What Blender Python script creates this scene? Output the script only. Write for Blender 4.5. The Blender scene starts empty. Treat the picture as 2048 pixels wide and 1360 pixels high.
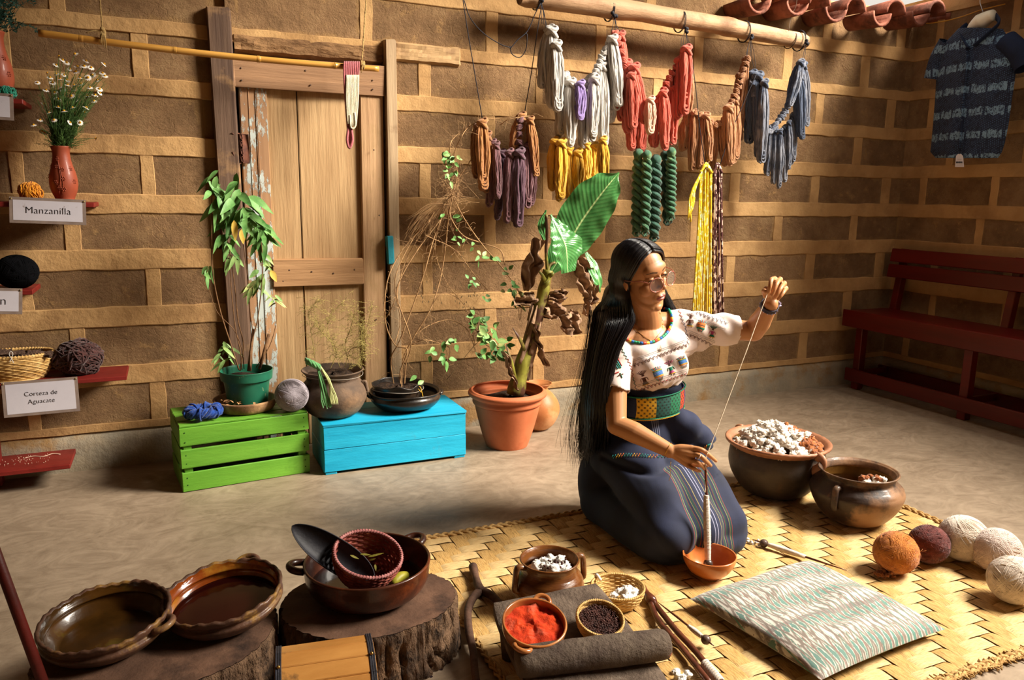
import bpy, math, random
import numpy as np
from mathutils import Vector, Matrix, noise, Euler
from mathutils.bvhtree import BVHTree
PI = math.pi
sc = bpy.context.scene
C = sc.collection
random.seed(7)

# ------------------------------------------------------------------ camera
CAM = Vector((0, 0, 1.2)); FPX = 1540.0
YAW, PITCH, ROLL = math.radians(24.03), math.radians(10.61), math.radians(-.837)
_f = Vector((math.sin(YAW)*math.cos(PITCH), math.cos(YAW)*math.cos(PITCH), -math.sin(PITCH)))
_r = Vector((math.cos(YAW), -math.sin(YAW), 0)); _d = _f.cross(_r)
_r2 = _r*math.cos(ROLL) + _d*math.sin(ROLL); _d2 = -_r*math.sin(ROLL) + _d*math.cos(ROLL)
cam = bpy.data.cameras.new('camera'); camo = bpy.data.objects.new('camera', cam); C.objects.link(camo)
camo.matrix_world = Matrix(((_r2.x, -_d2.x, -_f.x, 0), (_r2.y, -_d2.y, -_f.y, 0), (_r2.z, -_d2.z, -_f.z, 1.2), (0, 0, 0, 1)))
cam.sensor_width = 36; cam.lens = FPX/2048*36; cam.clip_start = .05
sc.camera = camo

def ray(x, y): return _r2*((x-1024)/FPX) + _d2*((y-680)/FPX) + _f
def GZ(x, y, z=0.): d = ray(x, y); return CAM + d*((z-CAM.z)/d.z)
def GY(x, y, Y=3.665): d = ray(x, y); return CAM + d*(Y/d.y)
def GX(x, y, X=4.40): d = ray(x, y); return CAM + d*(X/d.x)

# ------------------------------------------------------------------ world, lights, exposure
w = bpy.data.worlds.new('world'); sc.world = w; w.use_nodes = True
bg = w.node_tree.nodes['Background']; bg.inputs[0].default_value = (1, .93, .83, 1); bg.inputs[1].default_value = .78
def area(name, loc, tgt, sx, sy, power, col):
    l = bpy.data.lights.new(name, 'AREA'); l.shape = 'RECTANGLE'; l.size = sx; l.size_y = sy
    l.energy = power; l.color = col
    o = bpy.data.objects.new(name, l); C.objects.link(o); o.location = loc
    o.rotation_euler = (Vector(tgt)-Vector(loc)).to_track_quat('-Z', 'Y').to_euler(); return o
# daylight falling through the open side of the roof, high on the right
area('daylight', (6.3, 0.0, 5.3), (1.8, 2.6, .6), 2.6, 2.6, 2200, (1, .915, .79))
sc.view_settings.view_transform = 'Standard'; sc.view_settings.look = 'None'
sc.view_settings.exposure = 0.14; sc.view_settings.gamma = 1; sc.view_settings.use_curve_mapping = False

# ------------------------------------------------------------------ materials
def lin(h):
    if isinstance(h, str):
        h = h.lstrip('#'); c = [int(h[i:i+2], 16)/255 for i in (0, 2, 4)]
    else: c = h
    return tuple([x/12.92 if x <= .04045 else ((x+.055)/1.055)**2.4 for x in c]) + (1,)
def newmat(name):
    m = bpy.data.materials.new(name); m.use_nodes = True
    nt = m.node_tree; return m, nt, nt.nodes['Principled BSDF']
def tex_coord(nt, scale=(1, 1, 1), rot=(0, 0, 0), kind='Object'):
    tc = nt.nodes.new('ShaderNodeTexCoord'); mp = nt.nodes.new('ShaderNodeMapping')
    mp.inputs['Scale'].default_value = scale; mp.inputs['Rotation'].default_value = rot
    nt.links.new(tc.outputs[kind], mp.inputs[0]); return mp.outputs[0]
def noise_n(nt, vec, scale, detail=5, rough=.6, dist=0):
    n = nt.nodes.new('ShaderNodeTexNoise'); n.inputs['Scale'].default_value = scale
    n.inputs['Detail'].default_value = detail; n.inputs['Roughness'].default_value = rough
    n.inputs['Distortion'].default_value = dist
    if vec: nt.links.new(vec, n.inputs['Vector'])
    return n.outputs['Fac']
def ramp(nt, fac, stops):
    r = nt.nodes.new('ShaderNodeValToRGB'); e = r.color_ramp.elements
    while len(e) < len(stops): e.new(.5)
    for i, (p, c) in enumerate(stops): e[i].position = p; e[i].color = lin(c)
    nt.links.new(fac, r.inputs[0]); return r.outputs[0]
def mixc(nt, fac, a, b, mode='MIX'):
    m = nt.nodes.new('ShaderNodeMix'); m.data_type = 'RGBA'; m.blend_type = mode
    for s, v in ((0, fac), (6, a), (7, b)):
        if isinstance(v, (int, float)): m.inputs[s].default_value = v
        elif isinstance(v, (tuple, list, str)): m.inputs[s].default_value = lin(v)
        else: nt.links.new(v, m.inputs[s])
    return m.outputs[2]
def mth(nt, op, a, b=None, c=None):
    m = nt.nodes.new('ShaderNodeMath'); m.operation = op
    for i, v in enumerate((a, b, c)):
        if v is None: continue
        if isinstance(v, (int, float)): m.inputs[i].default_value = v
        else: nt.links.new(v, m.inputs[i])
    return m.outputs[0]
def sepxyz(nt, vec):
    s = nt.nodes.new('ShaderNodeSeparateXYZ'); nt.links.new(vec, s.inputs[0]); return s.outputs
def bumpn(nt, bs, h, strength, dist=.01):
    b = nt.nodes.new('ShaderNodeBump'); b.inputs['Strength'].default_value = strength
    b.inputs['Distance'].default_value = dist
    nt.links.new(h, b.inputs['Height']); nt.links.new(b.outputs[0], bs.inputs['Normal'])
def M(name, c1, c2=None, scale=8, stretch=(1, 1, 1), rough=.75, bump=.3, bscale=60, spec=.3, coat=0,
      lo=.35, hi=.65, detail=5, c3=None, s3=3, lo3=.5, hi3=.62, dist=.006, bstretch=None, sheen=0, metal=0, sss=0, rnd=0):
    m, nt, bs = newmat(name)
    v = tex_coord(nt, stretch)
    col = ramp(nt, noise_n(nt, v, scale, detail), [(lo, c1), (hi, c2 or c1)])
    if c3:
        v3 = tex_coord(nt)
        f = noise_n(nt, v3, s3, 6, .65)
        mr = nt.nodes.new('ShaderNodeMapRange'); mr.inputs[1].default_value = lo3; mr.inputs[2].default_value = hi3
        nt.links.new(f, mr.inputs[0]); col = mixc(nt, mr.outputs[0], col, c3)
    if rnd:
        oi = nt.nodes.new('ShaderNodeObjectInfo'); hs = nt.nodes.new('ShaderNodeHueSaturation')
        nt.links.new(mth(nt, 'MULTIPLY_ADD', oi.outputs['Random'], rnd, 1-rnd/2), hs.inputs['Value'])
        nt.links.new(col, hs.inputs['Color']); col = hs.outputs[0]
    nt.links.new(col, bs.inputs['Base Color'])
    bs.inputs['Roughness'].default_value = rough; bs.inputs['Specular IOR Level'].default_value = spec
    bs.inputs['Coat Weight'].default_value = coat; bs.inputs['Coat Roughness'].default_value = .12
    bs.inputs['Metallic'].default_value = metal
    if sheen: bs.inputs['Sheen Weight'].default_value = sheen
    if sss:
        bs.inputs['Subsurface Weight'].default_value = sss; bs.inputs['Subsurface Scale'].default_value = .02
        bs.inputs['Subsurface Radius'].default_value = (1, .4, .2)
    if bump:
        bumpn(nt, bs, noise_n(nt, tex_coord(nt, bstretch or stretch), bscale, 6, .65), bump, dist)
    return m

# ------------------------------------------------------------------ mesh builder
class MB:
    def __init__(s): s.v = []; s.f = []
    def add(s, vs, fs):
        n = len(s.v); s.v += [tuple(p) for p in vs]; s.f += [tuple(i+n for i in f) for f in fs]; return s
    def join(s, o, mat=None):
        return s.add([mat @ Vector(p) for p in o.v] if mat else o.v, o.f)
    def xf(s, mat): s.v = [tuple(mat @ Vector(p)) for p in s.v]; return s
    def box(s, c, size, bev=.004, rot=None, jit=0):
        hx, hy, hz = [a/2 for a in size]; bev = min(bev, hx*.45, hy*.45, hz*.45)
        vs = []; idx = {}
        for sx in (-1, 1):
            for sy in (-1, 1):
                for sz in (-1, 1):
                    for k in range(3):
                        e = [hx-bev, hy-bev, hz-bev]; e[k] += bev
                        p = Vector((sx*e[0], sy*e[1], sz*e[2]))
                        idx[(sx, sy, sz, k)] = len(vs); vs.append(p)
        if jit: vs = [p + Vector([random.uniform(-jit, jit) for _ in range(3)]) for p in vs]
        fs = []
        for k in range(3):
            a, b = (k+1) % 3, (k+2) % 3
            for sg in (-1, 1):
                q = []
                for (u, v_) in ((-1, -1), (1, -1), (1, 1), (-1, 1)):
                    t = [0, 0, 0]; t[k] = sg; t[a] = u; t[b] = v_; q.append(idx[(*t, k)])
                fs.append(q if sg > 0 else q[::-1])
            for u in (-1, 1):
                for v_ in (-1, 1):
                    t0 = [0, 0, 0]; t1 = [0, 0, 0]; t0[k] = -1; t1[k] = 1; t0[a] = t1[a] = u; t0[b] = t1[b] = v_
                    q = [idx[(*t0, a)], idx[(*t1, a)], idx[(*t1, b)], idx[(*t0, b)]]
                    fs.append(q if u*v_ > 0 else q[::-1])
        for sx in (-1, 1):
            for sy in (-1, 1):
                for sz in (-1, 1):
                    q = [idx[(sx, sy, sz, k)] for k in range(3)]
                    fs.append(q if sx*sy*sz > 0 else q[::-1])
        if rot is not None: vs = [rot @ p for p in vs]
        c = Vector(c); return s.add([p+c for p in vs], fs)
    def bar(s, a, b, w_, h_, up=(0, 0, 1), bev=.003, jit=0):
        a, b = Vector(a), Vector(b); d = b-a; L = d.length; x = d.normalized()
        y = Vector(up).cross(x).normalized(); z = x.cross(y)
        R = Matrix((x, y, z)).transposed()
        return s.box((a+b)/2, (L, w_, h_), bev, R, jit)
    def tube(s, pts, r, n=8, closed=False, cap=True, flat=1.0, twist=None):
        pts = [Vector(p) for p in pts]; m = len(pts)
        if not hasattr(r, '__len__'): r = [r]*m
        t0 = (pts[1]-pts[0]).normalized()
        up = Vector((0, 0, 1)) if abs(t0.z) < .9 else Vector((1, 0, 0))
        nrm = (up - t0*up.dot(t0)).normalized(); vs = []
        for i, p in enumerate(pts):
            if closed: t = (pts[(i+1) % m]-pts[i-1]).normalized()
            else: t = (pts[min(i+1, m-1)]-pts[max(i-1, 0)])
            t = t.normalized() if t.length > 1e-9 else t0
            nrm = (nrm - t*nrm.dot(t)); nrm = nrm.normalized() if nrm.length > 1e-6 else Vector((1, 0, 0))
            bn = t.cross(nrm)
            for k in range(n):
                a = 2*PI*k/n
                vs.append(p + (nrm*math.cos(a) + bn*math.sin(a)*flat)*r[i])
        fs = []
        for i in range(m if closed else m-1):
            j = (i+1) % m
            for k in range(n):
                l = (k+1) % n; fs.append((i*n+k, i*n+l, j*n+l, j*n+k))
        if cap and not closed:
            fs.append(tuple(range(n))[::-1]); fs.append(tuple(range((m-1)*n, m*n)))
        return s.add(vs, fs)
    def lathe(s, prof, c=(0, 0, 0), n=48, rf=None, zf=None, mat=None):
        """prof: list of (r,z). rf(theta,i)->radius factor, zf(theta,i)->z offset"""
        vs = []; fs = []; m = len(prof); c = Vector(c)
        for i, (r, z) in enumerate(prof):
            for k in range(n):
                a = 2*PI*k/n; R = max(r, 1e-4)*(rf(a, i) if rf else 1); Z = z+(zf(a, i) if zf else 0)
                p = Vector((R*math.cos(a), R*math.sin(a), Z))
                vs.append((mat @ p if mat else p) + c)
        for i in range(m-1):
            for k in range(n):
                l = (k+1) % n; fs.append((i*n+k, i*n+l, (i+1)*n+l, (i+1)*n+k))
        return s.add(vs, fs)
    def ell(s, c, r, R=None, nu=16, nv=10, nz=0, nsc=8, seed=0):
        """ellipsoid; R rotation matrix with r radii"""
        vs = []; fs = []; c = Vector(c)
        if not hasattr(r, '__len__'): r = (r, r, r)
        for i in range(nv+1):
            ph = PI*i/nv
            for k in range(nu):
                a = 2*PI*k/nu
                p = Vector((math.sin(ph)*math.cos(a), math.sin(ph)*math.sin(a), math.cos(ph)))
                if nz: p *= 1+nz*noise.noise(p*nsc+Vector((seed, seed*1.7, 0)))
                p = Vector((p.x*r[0], p.y*r[1], p.z*r[2]))
                vs.append((R @ p if R else p)+c)
        for i in range(nv):
            for k in range(nu):
                l = (k+1) % nu; fs.append((i*nu+k, (i+1)*nu+k, (i+1)*nu+l, i*nu+l))
        return s.add(vs, fs)
    def grid(s, fn, nu, nv):
        vs = [fn(i/nu, j/nv) for j in range(nv+1) for i in range(nu+1)]
        fs = [(j*(nu+1)+i, j*(nu+1)+i+1, (j+1)*(nu+1)+i+1, (j+1)*(nu+1)+i) for j in range(nv) for i in range(nu)]
        return s.add(vs, fs)
    def leaf(s, base, tip, w_, nrm, n=6, sag=.0, fold=.15, prof=None, curl=0):
        """leaf blade: midrib from base to tip, width w_, 2 strips"""
        base, tip = Vector(base), Vector(tip); d = tip-base; L = d.length; x = d.normalized()
        nrm = Vector(nrm); nrm = (nrm - x*nrm.dot(x)); nrm = nrm.normalized() if nrm.length > 1e-5 else x.orthogonal().normalized()
        y = nrm.cross(x); vs = []; fs = []
        for i in range(n+1):
            t = i/n; q = base + d*t - Vector((0, 0, 1))*sag*L*math.sin(t*PI*.5)**2*t
            ww = w_*(prof(t) if prof else math.sin(PI*min(1, t**.8))**.8)*.5
            if i == n: ww = 0.0002
            vs += [q + y*ww + nrm*(fold*ww), q - nrm*0, q - y*ww + nrm*(fold*ww)]
        for i in range(n):
            a = i*3; fs += [(a, a+1, a+4, a+3), (a+1, a+2, a+5, a+4)]
        return s.add(vs, fs)
    def mesh(s, name, org=(0, 0, 0), smooth=True):
        me = bpy.data.meshes.new(name); o = Vector(org)
        a = np.array(s.v, dtype=float).reshape(-1, 3)-np.array(o)
        me.from_pydata(a.tolist(), [], s.f); 
        if smooth: me.polygons.foreach_set('use_smooth', [True]*len(me.polygons))
        me.update(); return me

def tag(o, label=None, cat=None, group=None, kind=None):
    if label: o['label'] = label
    if cat: o['category'] = cat
    if group: o['group'] = group
    if kind: o['kind'] = kind
    return o
ORG = {}
def thing(name, loc, label, cat, group=None):
    o = bpy.data.objects.new(name, None); o.empty_display_size = .05; C.objects.link(o); o.location = loc
    ORG[o] = Vector(loc); return tag(o, label, cat, group)
def part(name, mb, m, parent, smooth=True, label=None, kind=None):
    """mesh in world coordinates linked under parent"""
    org = ORG[parent]
    me = mb.mesh(name, org, smooth) if isinstance(mb, MB) else mb
    if m: me.materials.append(m)
    o = bpy.data.objects.new(name, me); C.objects.link(o); o.parent = parent
    ORG[o] = org
    return tag(o, label, kind=kind)
def solo(name, mb, m, loc, label, cat, group=None, smooth=True, kind=None):
    me = mb.mesh(name, loc, smooth); me.materials.append(m)
    o = bpy.data.objects.new(name, me); C.objects.link(o); o.location = loc; ORG[o] = Vector(loc)
    return tag(o, label, cat, group, kind)
def struct(name, mb, m, loc=(0, 0, 0), smooth=False):
    me = mb.mesh(name, loc, smooth); me.materials.append(m)
    o = bpy.data.objects.new(name, me); C.objects.link(o); o.location = loc; ORG[o] = Vector(loc)
    o['kind'] = 'structure'; return o
def bez(pts, n=24):
    """Catmull-Rom through pts"""
    P = [Vector(p) for p in pts]; P = [P[0]*2-P[1]] + P + [P[-1]*2-P[-2]]; out = []
    segs = len(P)-3
    for i in range(n+1):
        t = i/n*segs; k = min(int(t), segs-1); u = t-k; a, b, c, d = P[k:k+4]
        out.append(.5*((2*b) + (c-a)*u + (2*a-5*b+4*c-d)*u*u + (3*b-a-3*c+d)*u**3))
    return out
def lerp(a, b, t): return a+(b-a)*t
def remesh(mb, voxel, smooth_it=4, name='body', fac=.5):
    me = mb.mesh('tmp'); o = bpy.data.objects.new('tmp', me); C.objects.link(o)
    r = o.modifiers.new('r', 'REMESH'); r.mode = 'VOXEL'; r.voxel_size = voxel; r.use_smooth_shade = True
    if smooth_it:
        q = o.modifiers.new('s', 'SMOOTH'); q.iterations = smooth_it; q.factor = fac
    dg = bpy.context.evaluated_depsgraph_get(); out = bpy.data.meshes.new_from_object(o.evaluated_get(dg))
    bpy.data.objects.remove(o); bpy.data.meshes.remove(me); out.name = name
    return out
def me_shift(me, org):
    a = np.empty(len(me.vertices)*3); me.vertices.foreach_get('co', a)
    a = a.reshape(-1, 3)-np.array(org); me.vertices.foreach_set('co', a.ravel()); me.update(); return me
# ================================================================== room
def adobe_mat():
    m, nt, bs = newmat('adobe'); v = tex_coord(nt)
    oi = nt.nodes.new('ShaderNodeObjectInfo')
    add = nt.nodes.new('ShaderNodeVectorMath'); add.operation = 'ADD'
    cx = nt.nodes.new('ShaderNodeCombineXYZ'); nt.links.new(mth(nt, 'MULTIPLY', oi.outputs['Random'], 20), cx.inputs[1])
    nt.links.new(v, add.inputs[0]); nt.links.new(cx.outputs[0], add.inputs[1]); v = add.outputs[0]
    a = ramp(nt, noise_n(nt, v, 6, 8, .7), [(.3, '#775C41'), (.5, '#8F6F4F'), (.7, '#A68660')])
    # dry clay smears
    s = noise_n(nt, v, 14, 8, .75)
    mr = nt.nodes.new('ShaderNodeMapRange'); mr.inputs[1].default_value = .58; mr.inputs[2].default_value = .68; nt.links.new(s, mr.inputs[0])
    a = mixc(nt, mr.outputs[0], a, '#B08A5C')
    vo = nt.nodes.new('ShaderNodeTexVoronoi'); vo.feature = 'DISTANCE_TO_EDGE'; vo.inputs['Scale'].default_value = 9
    dn = nt.nodes.new('ShaderNodeTexNoise'); dn.inputs['Scale'].default_value = 12; nt.links.new(v, dn.inputs['Vector'])
    mv = nt.nodes.new('ShaderNodeMix'); mv.data_type = 'VECTOR'; mv.inputs[0].default_value = .2
    nt.links.new(v, mv.inputs[4]); nt.links.new(dn.outputs['Color'], mv.inputs[5]); nt.links.new(mv.outputs[1], vo.inputs['Vector'])
    cr = nt.nodes.new('ShaderNodeMapRange'); cr.inputs[1].default_value = 0; cr.inputs[2].default_value = .035; nt.links.new(vo.outputs['Distance'], cr.inputs[0])
    gX, gY, gZ = sepxyz(nt, tex_coord(nt, kind='Generated'))
    def edge(t): return mth(nt, 'MINIMUM', t, mth(nt, 'SUBTRACT', 1, t))
    ed_ = mth(nt, 'MINIMUM', mth(nt, 'MULTIPLY', edge(mth(nt, 'MAXIMUM', gX, gY)), 2.6), edge(gZ))
    sme = nt.nodes.new('ShaderNodeMapRange'); sme.inputs[1].default_value = .09; sme.inputs[2].default_value = .16
    nt.links.new(mth(nt, 'ADD', ed_, mth(nt, 'MULTIPLY_ADD', noise_n(nt, v, 9, 7, .7), .55, -.27)), sme.inputs[0])
    a = mixc(nt, mth(nt, 'MULTIPLY', mth(nt, 'SUBTRACT', 1, sme.outputs[0]), .75), a, '#A48156')
    hs = nt.nodes.new('ShaderNodeHueSaturation'); nt.links.new(mth(nt, 'MULTIPLY_ADD', oi.outputs['Random'], .26, .84), hs.inputs['Value'])
    nt.links.new(a, hs.inputs['Color']); nt.links.new(hs.outputs[0], bs.inputs['Base Color'])
    bs.inputs['Roughness'].default_value = .95; bs.inputs['Specular IOR Level'].default_value = .1
    h = mth(nt, 'ADD', mth(nt, 'MULTIPLY', noise_n(nt, v, 38, 9, .75), 1.5), mth(nt, 'MULTIPLY', mth(nt, 'MULTIPLY', cr.outputs[0], mth(nt, 'GREATER_THAN', noise_n(nt, v, 5, 2), .52)), .22))
    h = mth(nt, 'ADD', h, mth(nt, 'MULTIPLY', s, 1.2))
    bumpn(nt, bs, h, .9, .012); return m
ADOBE = adobe_mat()
MORTAR = M('mortar', '#A88255', '#C09A69', 4, rough=.9, bump=.6, bscale=26, spec=.1, c3='#93704A', s3=3.5, lo3=.48, hi3=.72, dist=.01)
PLINTH = M('plinth', '#8E8574', '#A2937B', 9, rough=.9, bump=.6, bscale=50, spec=.15, c3='#94744C', s3=4, dist=.008)
def floor_mat():
    m, nt, bs = newmat('floor_cement'); v = tex_coord(nt, (1, 1.25, 1), (0, 0, .5))
    a = ramp(nt, noise_n(nt, v, 1.6, 9, .62, 2.2), [(.3, '#746350'), (.5, '#8B7965'), (.72, '#A8957F')])
    b = ramp(nt, noise_n(nt, tex_coord(nt, (1, 1.5, 1), (0, 0, -.3)), 5, 9, .66, 3.5), [(.35, '#776652'), (.68, '#AF9C84')])
    col = mixc(nt, .45, a, b)
    sp = nt.nodes.new('ShaderNodeMapRange'); sp.inputs[1].default_value = .70; sp.inputs[2].default_value = .76
    nt.links.new(noise_n(nt, tex_coord(nt), 14, 4, .6), sp.inputs[0]); col = mixc(nt, mth(nt, 'MULTIPLY', sp.outputs[0], .5), col, '#5A4530')
    nt.links.new(col, bs.inputs['Base Color'])
    rr = nt.nodes.new('ShaderNodeMapRange'); rr.inputs[3].default_value = .38; rr.inputs[4].default_value = .62
    nt.links.new(noise_n(nt, v, 5, 6), rr.inputs[0]); nt.links.new(rr.outputs[0], bs.inputs['Roughness'])
    bs.inputs['Specular IOR Level'].default_value = .35
    bumpn(nt, bs, noise_n(nt, v, 30, 8, .7), .25, .004); return m
floor = struct('floor', MB().box((1.2, .8, -.05), (6.6, 6.2, .1), .001), floor_mat())

YB = 3.665
COURSES = [(.20, .365), (.455, .62), (.71, .865), (.955, 1.10), (1.185, 1.345), (1.425, 1.585), (1.66, 1.83), (1.89, 2.07), (2.15, 2.33), (2.41, 2.58)]
# vertical joints read off the wall: (left px, right px, y px) -> metres along the wall
J = {0: [(299, 332, 785), (841, 866, 725), (1065, 1088, 720), (1440, 1459, 680), (1598, 1616, 680)],
     1: [(139, 173, 685), (425, 452, 685), (968, 993, 645), (1190, 1212, 640), (1400, 1418, 620), (1540, 1556, 615), (1684, 1703, 615)],
     2: [(291, 322, 570), (845, 866, 552), (1082, 1104, 550), (1270, 1290, 545), (1452, 1470, 535), (1610, 1629, 535), (1749, 1768, 535)],
     3: [(127, 162, 460), (415, 436, 460), (968, 992, 457), (1190, 1212, 457), (1380, 1400, 457), (1547, 1565, 455), (1700, 1715, 455)],
     4: [(281, 310, 350), (838, 862, 360), (1085, 1105, 365), (1290, 1310, 370), (1459, 1480, 375), (1621, 1639, 378), (1763, 1781, 380)],
     5: [(122, 156, 235), (397, 424, 235), (965, 990, 256), (1190, 1212, 270), (1385, 1404, 285), (1545, 1562, 295), (1707, 1725, 300)],
     6: [(263, 297, 120), (836, 862, 160), (1072, 1086, 175), (1305, 1324, 200), (1470, 1490, 210), (1631, 1648, 220), (1773, 1791, 225)],
     7: [(96, 132, 15), (718, 745, 40), (971, 996, 62), (1191, 1212, 90), (1388, 1407, 105), (1566, 1585, 132), (1721, 1740, 145)],
     8: [(860, 885, -40), (1060, 1082, -15), (1292, 1312, 20), (1476, 1497, 40), (1647, 1665, 60), (1794, 1812, 75)],
     9: [(980, 1000, -60), (1200, 1220, -50), (1400, 1420, -30), (1580, 1600, -20), (1730, 1748, -10)]}
XL, XR = -1.9, 4.41
def hole(x0, x1, z0, z1):    # door opening
    return x1 > .23 and x0 < 1.0 and z0 < 1.76
wall_back = struct('wall_back', MB().box((1.25, 3.80, 1.18), (6.5, .2, 2.36), .001), MORTAR)
wall_right = struct('wall_right', MB().box((4.51, 1.0, 1.22), (.2, 5.6, 2.44), .001), MORTAR)
def rough_strip(mb, P, n_u, amp, d0, d1):
    """wobbly raised mortar band. P(u,v,d) -> world; u along, v across, d proud"""
    sd = random.uniform(0, 100); vs = []; fs = []
    prof = [(0, d0), (.02, lerp(d0, d1, .85)), (.06, d1), (.94, d1), (.98, lerp(d0, d1, .85)), (1, d0)]
    for i in range(n_u+1):
        u = i/n_u
        for k, (v_, d) in enumerate(prof):
            nn = noise.noise(Vector((u*n_u*.35, v_*2+k*.02, sd)))*amp*.6
            n2 = noise.noise(Vector((u*n_u*.5, v_*3+7, sd)))*.0025
            vs.append(P(u, v_, d+(n2 if k not in (0, 5) else 0), nn))
    m = len(prof)
    for i in range(n_u):
        for k in range(m-1):
            a = i*m+k; fs.append((a, a+1, a+m+1, a+m))
    mb.add(vs, fs)
BRK = []
def build_course_wall(parent, axis, lo, hi, joints, courses, holes, flip):
    """axis 'x': wall in the XZ plane at YB ; 'y': wall in YZ plane at X=XR"""
    mort = MB()
    def pt(u, z, d):
        return (u, YB-d, z) if axis == 'x' else (XR-.01-d, u, z)
    for ci, (z0, z1) in enumerate(courses):
        js = sorted(joints.get(ci, [])); edges = [lo] + [e for j in js for e in j] + [hi]
        for k in range(0, len(edges), 2):
            a, b = edges[k], edges[k+1]
            segs = []
            if holes and z0 < 1.76 and b > .24 and a < 1.02:
                if a < .22: segs.append((a, .22))
                if b > 1.02: segs.append((1.02, b))
            elif holes and z0 < 1.95 and a < .27 < b:
                segs = [(a, .215), (.30, b)]
            else: segs = [(a, b)]
            for a2, b2 in segs:
                if b2-a2 < .03: continue
                nb = max(1, int((b2-a2)/.05)); mb = MB()
                sd = random.uniform(0, 99)
                mb.grid(lambda u, v_: pt(lerp(a2-.02, b2+.02, u), lerp(z0-.02, z1+.02, v_),
                        -.0025+.0025*noise.noise(Vector((u*(b2-a2)*14, v_*3, sd)))), nb+1, 5)
                if flip: mb.f = [f[::-1] for f in mb.f]
                part('brick', mb, ADOBE, parent)
        for j0, j1 in js:
            if holes and z0 < 1.76 and j1 > .2 and j0 < 1.03: continue
            if j1-j0 < .01: continue
            def P(u, v_, d, nn, j0=j0, j1=j1, z0=z0, z1=z1):
                return pt(lerp(j0, j1, v_)+nn, lerp(z0-.012, z1+.012, u), d)
            rough_strip(mort, P, 8, .008, -.012, .0004+random.uniform(-.001, .001))
        # band above this course
        zt = courses[ci+1][0] if ci+1 < len(courses) else z1+.03
        zb = z1
        spans = [(lo, hi)]
        if holes and zb < 1.75: spans = [(lo, .22), (1.02, hi)]
        elif holes and zb < 1.9: spans = [(lo, .215), (.30, hi)]
        for a, b in spans:
            def P(u, v_, d, nn, a=a, b=b): return pt(lerp(a, b, u), lerp(zb, zt, v_)+nn, d)
            rough_strip(mort, P, max(6, int((b-a)/.035)), .010, -.012, .004)
    for a, b in ([(lo, .22), (1.02, hi)] if holes else [(lo, hi)]):
        def P(u, v_, d, nn, a=a, b=b): return pt(lerp(a, b, u), lerp(.165, courses[0][0], v_)+nn, d)
        rough_strip(mort, P, int((b-a)/.04), .006, -.012, .004)
    if flip: mort.f = [f[::-1] for f in mort.f]
    part('mortar', mort, MORTAR, parent, smooth=False, kind='stuff')
    pl = MB()
    for a, b in ([(lo, .23), (1.0, hi)] if holes else [(lo, hi)]):
        pl.grid(lambda u, v_: pt(lerp(a, b, u), lerp(-.01, .175, v_)+(.006*noise.noise(Vector((u*(b-a)*9, 1, 3))) if v_ == 1 else 0),
                (-.02 if v_ == 1 else .012-.006*v_)+.003*noise.noise(Vector((u*(b-a)*7, v_*4, 1)))), int((b-a)/.05), 6)
    if flip: pl.f = [f[::-1] for f in pl.f]
    part('plinth', pl, PLINTH, parent, label='grey cement plinth along the foot of the wall')
JX = {c: [(GY(a, y).x, GY(b, y).x) for a, b, y in l] for c, l in J.items()}
# off-frame continuation to the left
for c in JX:
    f0 = min(JX[c])[0]
    if c not in (8, 9): JX[c].append((f0-.47, f0-.42)); JX[c].append((f0-.94, f0-.89)); JX[c].append((f0-1.4, f0-1.35))
    else:
        for k in range(1, 6): JX[c].append((f0-.47*k, f0-.47*k+.05))
JX = {c: [j for j in l if j[0] > XL+.05] for c, l in JX.items()}
build_course_wall(wall_back, 'x', XL, XR, JX, COURSES[:9], True, False)
JY = {}
known = {3: [GX(1960, 380).y, GX(1980, 380).y], 2: [GX(1869, 458).y, GX(1885, 458).y]}
for c in range(10):
    off = known.get({3: 4, 4: 3}.get(c, c) if False else c)
    base = (off[0] if off else 3.665-(.30 if c % 2 else .14))
    l = []; y = base
    while y > -1.7: l.append((y-.05, y)); y -= .47
    JY[c] = l
build_course_wall(wall_right, 'y', -1.8, YB+.0, JY, COURSES[:9], False, True)
print('rightwall z', [round(GX(1890, y).z, 3) for y in (354, 408, 433, 484)])

# unseen shell that shapes the daylight: left wall, wall behind the camera, roof
wall_left = struct('wall_left', MB().box((-2.0, 1.0, 1.35), (.2, 5.6, 2.7), .001), MORTAR)

wall_front = struct('wall_front', MB().box((1.0, -1.9, 1.35), (6.0, .2, 2.7), .001), MORTAR)
# ================================================================== roof
TILE = M('roof_tile', '#6E3A28', '#8E5440', 12, rough=.8, bump=.5, bscale=40, c3='#5A3426', s3=9, rnd=.3)
WOODD = M('roof_wood', '#4A2F1C', '#6A452A', 8, (1, 8, 8), rough=.8)

def slab(name, poly, z, t, m):
    n = len(poly); mb = MB()
    mb.add([(x, y, z) for x, y in poly]+[(x, y, z+t) for x, y in poly],
           [tuple(range(n))[::-1], tuple(range(n, 2*n))]+[(i, (i+1) % n, n+(i+1) % n, n+i) for i in range(n)])
    return struct(name, mb, m)
ceiling = slab('ceiling', [(-2.1, -2.0), (3.8, -2.0), (3.3, .9), (2.6, 1.6), (1.9, 2.25), (1.35, 2.75), (1.3, 3.0), (3.3, 3.0), (3.3, 3.9), (-2.1, 3.9)], 2.72, .05, WOODD)

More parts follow.
